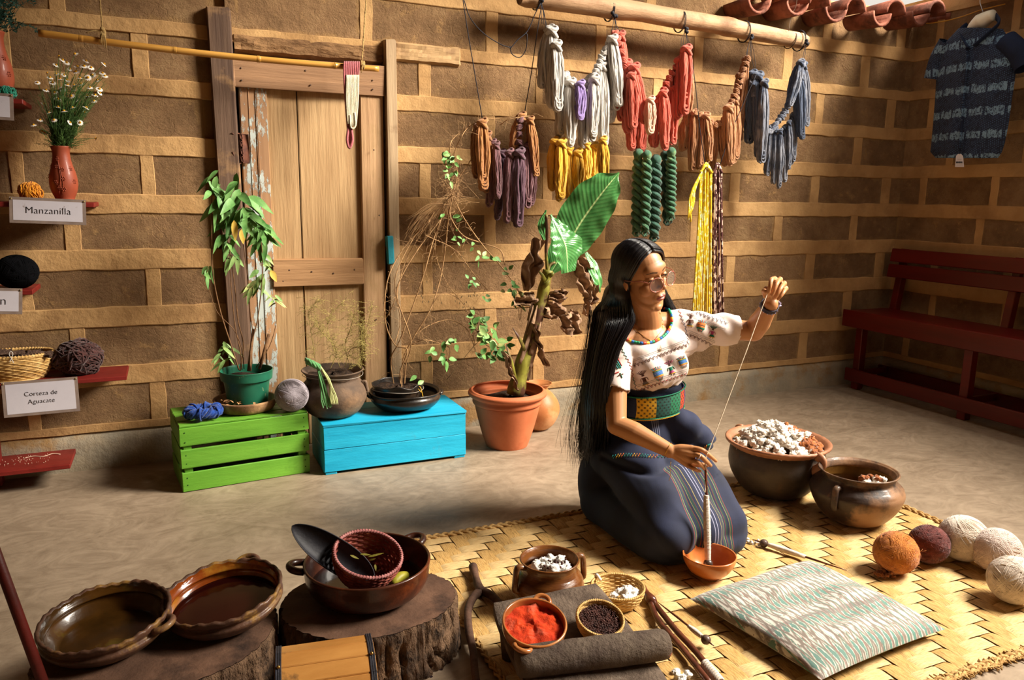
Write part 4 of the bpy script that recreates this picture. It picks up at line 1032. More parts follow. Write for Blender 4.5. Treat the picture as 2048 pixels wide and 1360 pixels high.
# big tangle of dry vines rising from the black bowl
vn = thing('dry_vine', ip+Vector((0, 0, .09)), 'tall tangled dry brown vine with few green leaves in the black bowl', 'plant'); Yv = 3.40
mb = MB(); thin = MB(); lf = []
V = [[(805, 790), (800, 745), (815, 700), (790, 690), (770, 640), (775, 560), (805, 500), (850, 450), (890, 405), (905, 390)],
     [(808, 790), (812, 730), (822, 680), (795, 600), (800, 560), (835, 500), (880, 440), (903, 395)],
     [(803, 785), (806, 720), (830, 670), (860, 620), (880, 560), (890, 500), (900, 400)],
     [(790, 785), (782, 720), (800, 680), (830, 600), (850, 540), (870, 470), (900, 395)],
     [(905, 392), (930, 440), (965, 490), (1000, 530), (1030, 570), (1045, 600)],
     [(905, 395), (900, 430), (925, 470), (960, 485), (1000, 500), (1010, 530)],
     [(900, 400), (915, 350), (908, 310), (925, 270), (940, 250)], [(900, 385), (935, 330), (960, 300), (985, 290)], [(905, 330), (900, 290), (920, 265), (960, 240)],
     [(1000, 250), (1020, 238), (1060, 232), (1010, 236), (960, 240)],
     [(830, 670), (860, 650), (900, 640), (935, 660), (950, 700)], [(840, 660), (880, 590), (920, 600), (940, 640), (950, 690)],
     [(822, 690), (850, 680), (890, 695), (895, 740)], [(1045, 600), (1040, 640), (1035, 600), (1030, 560)], [(880, 440), (870, 500), (890, 560), (920, 600)], [(770, 640), (790, 600), (812, 520), (860, 440)],
     [(850, 470), (910, 500), (945, 545), (975, 580)], [(790, 690), (800, 640), (790, 560), (825, 480), (870, 420)]]
for P in V:
    q = bez([GY(x, y, Yv+rd.uniform(-.05, .05)) for x, y in P], 40); mb.tube(q, .0028 if len(P) > 5 else .0019, 5)
    lf.append(q)
    for k in range(4, 41, 2):
        for j in range(2):
            e = q[k]+Vector((rd.gauss(0, .03), rd.gauss(0, .02), rd.gauss(-.01, .035))); thin.tube(bez([q[k], q[k].lerp(e, .5)+Vector((rd.gauss(0, .008), 0, rd.gauss(0, .01))), e], 5), .0006, 3)
# knot of fine fibres at the top
for i in range(170):
    a = GY(903+rd.gauss(0, 10), 385+rd.gauss(0, 22), Yv+rd.uniform(-.04, .04)); b = a+Vector((rd.gauss(0, .05), rd.gauss(0, .02), rd.gauss(-.01, .05))); thin.tube(bez([a, a.lerp(b, .5)+Vector((rd.gauss(0, .02), 0, rd.gauss(0, .02))), b], 6), .0006, 3)
for i in range(60):
    a = GY(895+rd.gauss(0, 5), 395, Yv); b = GY(rd.uniform(800, 870), rd.uniform(430, 520), Yv); thin.tube(bez([a, a.lerp(b, .5)+Vector((rd.gauss(0, .02), 0, .02)), b], 8), .0005, 3)
part('vine_stems', mb, DRYST, vn); part('fine_twigs', thin, DRYST, vn, kind='stuff')
for (x, y, n, L) in ((905, 320, 12, .03), (900, 345, 10, .03), (890, 310, 7, .03), (915, 470, 6, .025), (945, 500, 4, .03), (960, 520, 4, .035), (985, 520, 3, .035), (1010, 545, 4, .035), (1022, 575, 6, .04), (1030, 600, 7, .04), (1035, 585, 4, .045), (945, 565, 6, .03), (975, 595, 4, .03), (905, 435, 3, .035), (890, 440, 2, .03), (840, 760, 2, .04), (870, 700, 3, .035), (895, 690, 4, .045), (880, 712, 4, .04), (910, 690, 2, .045), (905, 715, 2, .045), (950, 640, 8, .05), (965, 670, 8, .055), (985, 685, 10, .055), (1000, 705, 9, .05), (975, 715, 6, .05), (990, 665, 6, .045), (1010, 690, 6, .045), (955, 655, 5, .05)):
    for k in range(n):
        b = GY(x+rd.gauss(0, 6), y+rd.gauss(0, 6), Yv-.05+rd.uniform(-.03, .02)); a = rd.uniform(-PI, PI); d = Vector((math.cos(a), rd.uniform(-.7, .3), math.sin(a)*.8-.2)); mb = MB()
        mleaf(mb, b, d, L*rd.uniform(.7, 1.1), L*.55, sag=.15); part('leaf', mb, LEAFG if rd.random() < .75 else LEAFG2, vn)
tw = MB()
for P in ([(893, 760), (950, 690), (985, 660)], [(893, 740), (900, 700), (890, 690)], [(945, 640), (952, 660), (972, 690), (1000, 700)]): tw.tube(bez([GY(x, y, Yv-.04) for x, y in P], 12), .0012, 4)
for i in range(60):
    x, y = rd.choice([(930, 590), (940, 600), (945, 640), (850, 600), (870, 560), (925, 530)]); b = GY(x+rd.gauss(0, 12), y+rd.gauss(0, 30), Yv-.03); tw.leaf(b, b+Vector((rd.gauss(0, .004), 0, -.014)), .006, (0, -1, 0), 2)
part('dead_leaflets', tw, M('dead_leaflet', '#4A3A26', '#6A5434', 30, rough=.9), vn, kind='stuff')

# ------------------------------------------------------------------ banana plant
def banana_mat():
    m, nt, bs = newmat('banana_leaf'); uv = nt.nodes.new('ShaderNodeUVMap'); X, Y, Z = sepxyz(nt, uv.outputs[0])
    # v runs along leaf, u across (-1..1); side veins run slightly forward
    f = mth(nt, 'SUBTRACT', mth(nt, 'MULTIPLY', Y, 160), mth(nt, 'MULTIPLY', mth(nt, 'ABSOLUTE', X), 26))
    s = mth(nt, 'SINE', f); n = noise_n(nt, tex_coord(nt), 30, 4)
    col = ramp(nt, n, [(.3, '#357036'), (.7, '#528E4C')]); col = mixc(nt, mth(nt, 'MULTIPLY', mth(nt, 'GREATER_THAN', s, .6), .14), col, '#7EAE68')
    mid = mth(nt, 'LESS_THAN', mth(nt, 'ABSOLUTE', X), .035); col = mixc(nt, mid, col, '#B6D08A')
    nt.links.new(col, bs.inputs['Base Color']); bs.inputs['Roughness'].default_value = .30
    bumpn(nt, bs, s, .18, .002); return m
BAN = banana_mat(); BAN2 = BAN
DEAD = M('dead_banana_leaf', '#765844', '#A6866A', 14, (1, 1, .3), rough=.9, bump=.9, bscale=40, dist=.01, c3='#A88868', s3=7)
PST = M('banana_stalk', '#6E6A24', '#8E8A36', 18, (1, 1, .12), rough=.5, bump=.3, c3='#4A2E20', s3=7, lo3=.42, hi3=.55)
ban = thing('banana_plant', tp+Vector((.05, 0, .235)), 'young banana plant with two broad green leaves in terracotta planter', 'plant')
def blade(pts, widths, nrm, name, m, rip=0, cup=.15, nL=40, nW=14, wav=0, smooth=True, **k):
    """leaf along pts with widths [(left,right)...] in metres; uv for veins"""
    q = bez(pts, nL); vs = []; fs = []; uvs = []; nrm = Vector(nrm).normalized(); sd = random.uniform(0, 50)
    for i in range(nL+1):
        t = i/nL; k_ = t*(len(widths)-1); a = min(int(k_), len(widths)-2); f = k_-a; f = f*f*(3-2*f)
        wl, wr_ = lerp(widths[a][0], widths[a+1][0], f), lerp(widths[a][1], widths[a+1][1], f)
        tn = (q[min(i+1, nL)]-q[max(i-1, 0)]).normalized(); N = (nrm-tn*nrm.dot(tn)).normalized(); S = tn.cross(N)
        for j in range(-nW, nW+1):
            u = j/nW; wd = wl if u < 0 else wr_; off = u*wd
            h = cup*abs(off)*(1.0) - cup*.9*(abs(u)**2)*wd + wav*math.sin(t*38+abs(u)*3+(0 if u < 0 else 2))*abs(u)**2*.01+.004*noise.noise(Vector((u*3, t*7, sd)))
            vs.append(q[i]+S*off+N*h); uvs.append((u, t))
    m_ = 2*nW+1
    for i in range(nL):
        for j in range(m_-1):
            fs.append((i*m_+j, i*m_+j+1, (i+1)*m_+j+1, (i+1)*m_+j))
    mb = MB().add(vs, fs); o = part(name, mb, m, ban, smooth, **k); ul = o.data.uv_layers.new(name='UVMap')
    arr = []; 
    for p in o.data.polygons:
        for vi in p.vertices: arr += list(uvs[vi])
    ul.data.foreach_set('uv', arr); return o
Yb = 3.30
big = [GY(1098, 552, 3.32), GY(1135, 490, 3.30), GY(1165, 440, 3.28), GY(1205, 385, 3.24), GY(1238, 345, 3.22)]
blade(big, [(.010, .010), (.070, .070), (.105, .10), (.120, .110), (.115, .100), (.080, .07), (.004, .004)], (-.35, -.88, .25), 'leaf', BAN, cup=.10, wav=.4)
# front leaf: hangs down folded, pale shiny underside
fr_ = [GY(1090, 425, 3.24), GY(1108, 455, 3.19), GY(1124, 480, 3.17), GY(1134, 505, 3.17), GY(1132, 545, 3.18)]
blade([GY(1100, 430, 3.20), GY(1120, 465, 3.17), GY(1132, 495, 3.16), GY(1136, 545, 3.17)], [(.012, .002), (.055, .055), (.10, .075), (.045, .035)], (.1, -.95, .3), 'leaf', BAN, cup=-.12, wav=.5)
blade([GY(1172, 505, 3.30), GY(1185, 530, 3.28), GY(1197, 560, 3.26), GY(1200, 585, 3.26)], [(.01, .01), (.03, .04), (.025, .035), (.004, .004)], (.2, -.9, .2), 'leaf', BAN, cup=.1)
blade([GY(1092, 420, 3.26), GY(1083, 450, 3.26), GY(1088, 480, 3.26)], [(.004, .004), (.022, .018), (.008, .008)], (-.3, -.9, .1), 'leaf', BAN, cup=.1)
mb = MB(); ps = bez([GY(1030, 790, 3.30), GY(1048, 720, 3.30), GY(1070, 650, 3.30), GY(1085, 590, 3.30), GY(1096, 540, 3.30)], 30)
mb.tube(ps, [lerp(.042, .024, i/30)*(1+.08*math.sin(i*1.1)) for i in range(31)], 16); part('stalk', mb, PST, ban)
mb = MB(); mb.tube(bez([ps[-2], GY(1092, 500, 3.30), GY(1094, 470, 3.28), GY(1092, 430, 3.22)], 10), .008, 8); mb.tube(bez([ps[-2], GY(1100, 530, 3.31), GY(1110, 525, 3.31)], 6), .007, 8)
for (x, y, x2, y2) in ((1090, 560, 1075, 540), (1098, 552, 1108, 545), (1085, 575, 1100, 560), (1050, 700, 1025, 655), (1030, 760, 1012, 690), (1060, 690, 1078, 660)):
    mb.tube([GY(x, y, 3.27), GY((x+x2)/2+2, (y+y2)/2, 3.26), GY(x2, y2, 3.26)], [.012, .009, .002], 8, flat=.5)
part('leaf_stubs', mb, PST, ban, kind='stuff')
sheath = MB()
for k in range(9):
    t0 = rd.uniform(0, .65); i0 = int(t0*30); a = rd.uniform(PI*.9, PI*2.1); o1 = Vector((math.cos(a), math.sin(a), 0))
    L = [ps[min(30, i0+j)]+o1*(.043-.018*(i0+j)/30+(.012*j/5)**1.0*(1 if k % 2 else .3)) for j in range(0, 8)]
    sheath.tube(L, [.014, .014, .013, .012, .010, .008, .005, .002], 6, flat=.3)
part('sheaths', sheath, DEAD, ban)
def crumple(name, c, sx, sz, seed, rot=0):
    mb = MB()
    def fn(u, v):
        a = (u-.5)*2; b = (v-.5)*2; sx_ = sx*1.5; w_ = (1-b*b*.5)*(.85+.3*noise.noise(Vector((b*3, seed, 0))))
        p = Vector((a*sx_*w_+.02*noise.noise(Vector((b*3, seed, 4))), .03*noise.noise(Vector((a*2.5, b*2.5, seed)))+.022*math.sin(a*5+b*4+seed), b*sz*1.3+.012*noise.noise(Vector((a*3, b*3, seed+8)))))
        return c+Matrix.Rotation(rot, 3, 'Y') @ p
    mb.grid(fn, 18, 24); return part(name, mb, DEAD, ban, label='shrivelled brown leaf')
crumple('dead_leaf', GY(1065, 530, 3.28), .032, .095, 1.2, .25); crumple('dead_leaf', GY(1050, 600, 3.28), .05, .022, 2.6, -.35)
crumple('dead_leaf', GY(1168, 555, 3.27), .038, .075, 3.9, -.3); crumple('dead_leaf', GY(1180, 600, 3.26), .02, .06, 5.1, .3); crumple('dead_leaf', GY(1142, 645, 3.25), .052, .045, 6.7, .5)
crumple('dead_leaf', GY(1108, 620, 3.28), .05, .035, 8.3, -.2); crumple('dead_leaf', GY(1078, 690, 3.26), .010, .085, 9.4, -.28); crumple('dead_leaf', GY(1115, 590, 3.29), .045, .018, 10.2, -.1)
crumple('dead_leaf', GY(1022, 740, 3.25), .008, .075, 11.4, -.35)
# ================================================================== hanging skeins
def skcol(name, c1, c2, **k): return M(name, c1, c2, 22, (6, 6, .6), rough=.75, bump=1.0, bscale=40, bstretch=(12, 12, .35), sheen=.3, dist=.006, lo=.3, hi=.7, **k)
S_W = skcol('cream_cotton', '#A9A29A', '#DCD6CE'); S_PU = skcol('lilac_cotton', '#8A72B4', '#A58CCB'); S_Y = skcol('golden_cotton', '#D9980C', '#F2C02A')
S_R = skcol('coral_cotton', '#BE4430', '#E0664C'); S_P = skcol('peach_cotton', '#DDA78A', '#EBC3A8'); S_T = skcol('tan_cotton', '#9C6236', '#C48A58')
S_B = skcol('rust_brown_cotton', '#7A4620', '#A0682F'); S_M = skcol('mauve_cotton', '#5C3438', '#84545A'); S_PL = skcol('plum_cotton', '#4A2A38', '#6C4456'); S_CH = skcol('caramel_cotton', '#9C5E2C', '#C0833F')
S_BG = skcol('slate_cotton', '#4E5A70', '#9C9CA4', c3='#2A3A56', s3=9, lo3=.45, hi3=.6); S_N = skcol('indigo_cotton', '#1E2C44', '#4A5A76', c3='#7E8490', s3=12, lo3=.6, hi3=.7)
S_G = skcol('forest_cotton', '#1C5238', '#3E7A50', c3='#7E9A50', s3=10, lo3=.55, hi3=.68); S_G2 = skcol('deep_green_cotton', '#123E30', '#22604A')
def ikat(name, c1, c2):
    m, nt, bs = newmat(name); n = noise_n(nt, tex_coord(nt, (1.6, 1.6, 1)), 34, 3, .6)
    f = mth(nt, 'GREATER_THAN', n, .54); nt.links.new(mixc(nt, f, c1, c2), bs.inputs['Base Color']); bs.inputs['Roughness'].default_value = .8
    bumpn(nt, bs, noise_n(nt, tex_coord(nt, (9, 9, .4)), 40), .8, .006); return m
S_IY = ikat('yellow_ikat', '#DDB80C', '#EFE49A'); S_IM = ikat('maroon_ikat', '#4A1A16', '#D8B8A4')
srd = random.Random(31)
def skein(name, x, y0, y1, wpx, m, label, grp, Y=3.42, knot=True, strands=24, lean=0, thick=1.0, cat='yarn skein', open_=.35):
    """loop of cotton: knot at the top px (x,y0), two bundles of strands down to the rounded bottom (x+lean,y1)"""
    top = GY(x, y0, Y); bot = GY(x+lean, y1, Y); r = wpx/480*.5*(Y/3.3)  # metres half width
    t = thing(name, top, label, cat, grp); L = (top-bot).length; ax = (bot-top)/L; sx = Vector((1, 0, 0))
    mb = MB(); tr = r*.205*thick
    for i in range(strands):
        a = i/strands*2*PI; ro = r*srd.uniform(.2, .95); off = Vector((math.cos(a)*ro*.45, math.sin(a)*.024*min(1, r/.02), 0)); k = srd.uniform(.84, 1.0)**(1 if srd.random() < .8 else 2.2)
        s = srd.choice((-1, 1)); hw = r*srd.uniform(.22, .72); tw = srd.uniform(-.9, .9)
        n = 8; P = []
        for j in range(n):   # down the left
            u = j/n; wv = math.sin(u*PI)**.5; P.append(top+ax*L*k*u*.93-sx*hw*(open_+wv*(1-open_*.5))*.9+off*wv+Vector((srd.gauss(0, .0016)+r*.16*tw*math.sin(u*5), srd.gauss(0, .0014), 0)))
        for j in range(5):
            an = PI*j/4; P.append(top+ax*(L*k*.93+math.sin(an)*L*k*.07*min(1.6, hw/(L*.07+1e-6)))-sx*hw*.9*math.cos(an)+off*.6)
        for j in range(n-1, -1, -1):
            u = j/n; wv = math.sin(u*PI)**.5; P.append(top+ax*L*k*u*.93+sx*hw*(open_+wv*(1-open_*.5))*.9+off*wv+Vector((srd.gauss(0, .0016)+r*.16*tw*math.sin(u*5), srd.gauss(0, .0014), 0)))
        mb.tube(P, [tr*srd.uniform(.85, 1.1)]*len(P), 6, cap=False)
    part('strands', mb, m, t)
    if knot:
        kb = MB()
        for s in (-1, 1):
            u0 = Vector((1, 0, .5*s)).normalized(); v0 = Vector((0, 1, .1))
            for q in range(3):
                rr = r*(.62+.12*q); c = top+Vector((0, -.004, -r*.1+.004*q*s)); kb.tube([c+u0*rr*srd.uniform(.97, 1.03)*math.cos(a)+v0*rr*.75*math.sin(a)+Vector((0, 0, .2*rr*math.sin(2*a))) for a in [2*PI*i/16 for i in range(16)]], tr*1.35, 6, closed=True)
        kb.ell(top, (r*.7, r*.55, r*.6), nu=12, nv=8, nz=.2); part('knot', kb, m, t)
    return t
def cord(name, paths, label, r=.0018, Y=3.45, m=None, cat='cord'):
    mb = MB()
    for P in paths: mb.tube(bez([GY(x, y, Y) for x, y in P], 16), r, 5)
    x, y = paths[0][0]; return solo(name, mb, m or BLK, GY(x, y, Y), label, cat)
def hitch(x, y, label, tails):
    mb = MB(); c = GY(x, y, 3.44)
    for i in range(4): mb.ell(c+Vector((srd.gauss(0, .006), -.008, srd.gauss(0, .006))), .009, nu=8, nv=6, nz=.3)
    cc = Vector((c.x, YL, c.z+.0)); 
    for k in range(2): mb.tube([Vector((c.x+.006*k, YL+.052*math.cos(a), la.lerp(lb_, (c.x-la.x)/(lb_.x-la.x)).z+.055*math.sin(a))) for a in [2*PI*i/18 for i in range(18)]], .002, 5, closed=True)
    for (tx, ty) in tails: mb.tube(bez([c, c.lerp(GY(tx, ty, 3.42), .5)+Vector((srd.gauss(0, .004), 0, 0)), GY(tx, ty, 3.42)], 8), .0016, 4)
    solo('cord_tie', mb, BLK, c, label, 'cord')
hitch(1082, 2, 'black cord tie at the left end of the branch above the cream skeins', [(1088, 50), (1092, 55), (1084, 48), (1096, 60)])
hitch(1229, 32, 'black cord tie between the cream and coral skeins', [(1222, 68), (1230, 62), (1240, 64), (1226, 80), (1236, 66)])
hitch(1371, 62, 'black cord tie above the tallest coral skeins', [(1362, 92), (1370, 95), (1378, 100), (1384, 110), (1366, 96)])
hitch(1501, 76, 'black cord tie between the tan and slate blue skeins', [(1492, 112), (1500, 118), (1508, 140), (1494, 116), (1511, 150)])
hitch(1612, 86, 'black cord tie at the right end of the branch', [(1605, 120), (1608, 122)])
cord('cord', [[(926, 0), (935, 60), (950, 150), (965, 240)]], 'straight black braided cord carrying the left mauve skeins', .0022)
cord('cord', [[(1085, 0), (1075, 60), (1062, 150), (1048, 232)]], 'straight black braided cord running down to the right mauve skeins', .0022)
cord('cord', [[(928, 0), (940, 35), (965, 65), (1000, 88), (1020, 95)], [(1020, 92), (1024, 108), (1040, 115), (1052, 98), (1054, 70), (1050, 66)], [(1020, 98), (1035, 80), (1055, 62), (1070, 28), (1082, 5)]], 'slack looped black cord sagging beneath the branch end', .0022)
cord('cord', [[(1383, 112), (1392, 180), (1400, 260), (1412, 340)], [(1512, 150), (1490, 200), (1460, 270), (1440, 330)]], 'pair of long dark cords crossing the tan skeins down to the ikat hanks', .0022, 3.36)
# skein tables: x, y top, y bottom, width, lean, depth
def bunch(rows, m, color, grp, where, thick=1.0):
    rows_ = sorted(rows, key=lambda r: r[0]+r[4]*.5)
    ordn = ['first', 'second', 'third', 'fourth', 'fifth', 'sixth', 'seventh', 'eighth', 'ninth', 'tenth', 'eleventh', 'twelfth', 'thirteenth']
    for i, r in enumerate(rows_):
        x, y0, y1, w_, ln, Y = r[:6]; mm = r[6] if len(r) > 6 else m; cc = r[7] if len(r) > 7 else color
        ln_ = 'long' if y1-y0 > 130 else 'short'
        skein('yarn_skein', x, y0, y1, w_, mm, '%s %s skein, %s from left %s' % (ln_, cc, ordn[i], where), grp, Y, lean=ln, thick=thick)
bunch([(1098, 58, 180, 26, -16, 3.44), (1103, 62, 220, 30, 0, 3.40), (1112, 90, 225, 28, 4, 3.37), (1128, 152, 280, 26, -10, 3.42), (1140, 165, 295, 28, 0, 3.38), (1168, 165, 300, 24, -2, 3.42), (1188, 158, 290, 26, -4, 3.36), (1202, 130, 300, 28, 6, 3.40), (1212, 110, 250, 30, 10, 3.44), (1224, 78, 222, 28, 14, 3.38), (1178, 155, 297, 20, -8, 3.44)],
      S_W, 'cream white', 'cream skeins', 'of the cream swag')
kn = thing('knot_chain', GY(1200, 140, 3.40), 'chain of plump cream knots joining the skeins up to the tie', 'yarn'); mb = MB()
for i, p in enumerate(bez([GY(1183, 160, 3.38), GY(1196, 135, 3.38), GY(1208, 105, 3.39), GY(1222, 78, 3.40)], 9)):
    for q in range(3): mb.tube([p+Vector((.016*math.cos(a)*(1 if i % 2 else .8), .012*math.sin(a), .010*math.sin(a+q+i))) for a in [2*PI*k/12 for k in range(12)]], .006, 6, closed=True)
part('knots', mb, S_W, kn)
for j, (mm, lab, P) in enumerate(((S_R, 'braided chain of coral knots left of the coral swag', [(1230, 66), (1240, 95), (1250, 130), (1262, 145)]), (S_R, 'braided chain of coral knots climbing to the right coral skein', [(1316, 200), (1330, 175), (1345, 145), (1362, 120), (1370, 98)]),
        (S_B, 'braided chain of brown knots right of the tan swag', [(1452, 225), (1470, 190), (1482, 155), (1495, 118)]), (S_BG, 'braided chain of slate knots right of the slate swag', [(1545, 255), (1562, 235), (1575, 212), (1590, 160), (1605, 128)]),
        (S_M, 'braided chain of mauve knots under the right brown loop', [(1040, 240), (1038, 270), (1042, 300), (1052, 310)]), (S_W, 'small cream knots low in the cream swag', [(1128, 150), (1140, 165), (1158, 175), (1175, 168)]), (S_BG, 'small slate knots low in the slate swag', [(1505, 165), (1520, 230), (1535, 262), (1550, 258)]),
        (S_T, 'small tan knots low in the tan swag', [(1390, 225), (1410, 235), (1430, 250), (1448, 240)]))):
    kn = thing('knot_chain', GY(P[0][0], P[0][1], 3.40), lab, 'yarn'); mb = MB(); q_ = bez([GY(x, y, 3.40) for x, y in P], max(6, int(math.dist(P[0], P[-1])/11)))
    for i, p in enumerate(q_):
        for q in range(3): mb.tube([p+Vector((.016*math.cos(a)*(1 if i % 2 else .8)*(1.0), .012*math.sin(a), .011*math.sin(a+q+i))) for a in [2*PI*k/12 for k in range(12)]], .0055, 6, closed=True)
    part('knots', mb, mm, kn)
skein('yarn_skein', 1160, 168, 240, 24, S_PU, 'short lilac skein hanging among the cream skeins', None, 3.35, lean=-2)
bunch([(1240, 70, 250, 26, 4, 3.44), (1252, 128, 270, 30, 4, 3.42), (1262, 150, 260, 24, 4, 3.36), (1268, 135, 250, 30, 18, 3.38), (1256, 190, 300, 28, 8, 3.45), (1284, 215, 306, 30, -2, 3.44), (1312, 200, 295, 26, -6, 3.42), (1326, 185, 303, 24, 4, 3.38), (1345, 175, 295, 22, 0, 3.42), (1372, 98, 232, 30, -4, 3.36), (1358, 120, 240, 28, -2, 3.40), (1338, 160, 230, 22, -6, 3.44)],
      S_R, 'coral red', 'coral skeins', 'of the coral swag')
skein('yarn_skein', 1300, 200, 268, 24, S_P, 'short pale peach skein in the middle of the coral skeins', None, 3.34)
bunch([(1372, 240, 300, 24, -6, 3.46), (1380, 150, 262, 18, -8, 3.45), (1388, 225, 345, 20, -4, 3.42), (1405, 232, 342, 22, -6, 3.40), (1412, 232, 330, 22, 6, 3.38), (1428, 250, 345, 18, -4, 3.44), (1443, 246, 335, 20, 8, 3.41), (1456, 215, 335, 28, 6, 3.37), (1468, 200, 330, 26, 2, 3.42)],
      S_T, 'tan brown', 'tan skeins', 'of the tan swag')
bunch([(1490, 118, 250, 20, -14, 3.45), (1478, 150, 290, 22, 0, 3.46)], S_B, 'rust brown', 'brown skeins', 'of the pair left of the slate skeins')
bunch([(1504, 148, 290, 30, -6, 3.44, S_N, 'dark indigo'), (1515, 152, 320, 32, 4, 3.40, S_N, 'dark indigo'), (1528, 165, 335, 24, -6, 3.36), (1540, 255, 355, 16, -8, 3.42), (1550, 262, 375, 14, -4, 3.40), (1560, 262, 382, 14, -2, 3.38), (1568, 255, 370, 16, 0, 3.42), (1577, 245, 345, 14, 0, 3.40), (1584, 230, 332, 16, 2, 3.42), (1598, 150, 285, 24, 4, 3.38, S_N, 'dark indigo'), (1606, 130, 258, 22, 6, 3.42), (1600, 125, 215, 24, -22, 3.36)],
      S_BG, 'slate blue', 'slate blue skeins', 'of the slate swag')
bunch([(1108, 282, 385, 24, -4, 3.42), (1122, 285, 405, 26, -2, 3.38), (1136, 300, 398, 26, 2, 3.42), (1155, 305, 385, 24, 0, 3.40), (1172, 290, 370, 22, 2, 3.42), (1188, 292, 360, 22, 0, 3.44), (1205, 280, 376, 22, 4, 3.30)],
      S_Y, 'golden yellow', 'yellow skeins', 'under the cream swag')
bunch([(964, 245, 385, 26, 2, 3.38, S_CH, 'caramel'), (955, 252, 360, 22, -4, 3.44, S_B, 'rust brown'), (974, 270, 390, 22, -2, 3.42, S_B, 'rust brown'), (985, 285, 420, 18, -6, 3.42, S_M, 'dusty mauve'), (992, 290, 402, 18, 4, 3.38), (1003, 305, 445, 20, -8, 3.44, S_PL, 'dark plum'), (1018, 305, 452, 22, -4, 3.38), (1028, 318, 452, 22, 2, 3.44, S_PL, 'dark plum'), (1038, 305, 458, 28, -2, 3.36, S_PL, 'dark plum'), (1055, 290, 420, 22, 0, 3.40), (1066, 300, 416, 18, -4, 3.44), (1060, 240, 355, 20, 12, 3.38, S_CH, 'caramel'), (1042, 232, 300, 24, -16, 3.42, S_CH, 'caramel')],
      S_M, 'dusty mauve', 'mauve and brown skeins', 'of the group beside the dry vine')
# twisted green hanks
def twisted(x, y0, y1, wpx, m, label, Y=3.40, lean=0, turns=5):
    wpx *= 1.22
    top = GY(x, y0, Y); bot = GY(x+lean, y1, Y); t = thing('yarn_hank', top, label, 'yarn hank', 'green twisted hanks'); mb = MB(); r = wpx/480*.5; n = 60
    for s in range(2):
        for q in range(5):
            P = []
            for i in range(n+1):
                u = i/n; a = u*turns*2*PI+s*PI; c = top.lerp(bot, u); k = min(1, .35+u*6)*(1-.5*max(0, u-.92)/.08)
                cc = c+Vector((math.cos(a), math.sin(a), 0))*r*.48*k; b = q*2*PI/5+a; P.append(cc+Vector((math.cos(b)*r*.32*k, math.sin(b)*r*.32*k, math.sin(b)*r*.1)))
            mb.tube(P, r*.27, 6)
    part('twist', mb, m, t); mb = MB(); mb.ell(top+Vector((0, 0, .004)), (r*.9, r*.8, r*.9), nz=.3, nu=12, nv=8)
    for i in range(5): a = i*1.26; mb.tube([bot+Vector((math.cos(a)*r*.4, math.sin(a)*r*.3, .01)), bot+Vector((math.cos(a)*r*.9, 0, -.012)), bot+Vector((math.cos(a)*r*.3, 0, -.026)), bot+Vector((-math.cos(a)*r*.2, 0, -.008))], r*.2, 5)
    part('end_loops', mb, m, t, kind='stuff')
GK = 'of the green hanks below the coral skeins'
twisted(1277, 310, 462, 24, S_G, 'dark green twisted hank, first from the left '+GK, 3.42, -4); twisted(1294, 312, 462, 22, S_G, 'mottled green twisted hank, second from the left '+GK, 3.38, -4)
twisted(1312, 322, 472, 26, S_G2, 'deep forest green twisted hank, longest '+GK, 3.40, -4, 5); twisted(1331, 312, 440, 24, S_G2, 'loose teal green hank, fourth from the left '+GK, 3.43, 4, 2)
twisted(1343, 306, 432, 22, S_G, 'olive green twisted hank, first from the right '+GK, 3.38, -2, 6)
# long ikat hanks
def long_hank(x0, x1, y0, y1, n, m, label, Y, xb0, xb1, tr=.0052):
    t = thing('yarn_hank', GY((x0+x1)/2, y0, Y), label, 'yarn hank'); mb = MB()
    for i in range(n):
        u = (i+.5)/n; a = GY(lerp(x0, x1, u), y0+6*abs(u-.5), Y+srd.uniform(-.012, .012)); b = GY(lerp(xb0, xb1, u), y1+srd.uniform(-3, 3), Y+srd.uniform(-.012, .012))
        mb.tube(bez([a, a.lerp(b, .3)+Vector((srd.gauss(0, .003), 0, 0)), a.lerp(b, .7)+Vector((srd.gauss(0, .003), 0, 0)), b], 16), tr, 5)
    part('strands', mb, m, t); kb = MB()
    for i in range(4): kb.tube(bez([GY(x0, y0+8, Y-.01), GY((x0+x1)/2, y0-6-i*2, Y-.012+i*.006), GY(x1, y0+8, Y-.01)], 8), tr*1.2, 5)
    part('top_loop', kb, m, t); return t
t = long_hank(1400, 1424, 338, 640, 10, S_IY, 'long bright yellow ikat hank with pale flecks behind the woman', 3.36, 1382, 1424)
mb = MB()
for i in range(7): mb.tube(bez([GY(1404, 342, 3.35), GY(1390-i, 380, 3.345), GY(1386+srd.uniform(-8, 4), 400, 3.35), GY(1382+srd.uniform(-6, 4), 420+i*4, 3.35)], 10), .005, 5)
part('loose_loops', mb, S_IY, t)
long_hank(1426, 1444, 338, 640, 8, S_IM, 'long maroon ikat hank with pinkish flecks beside the yellow hank', 3.37, 1424, 1449)
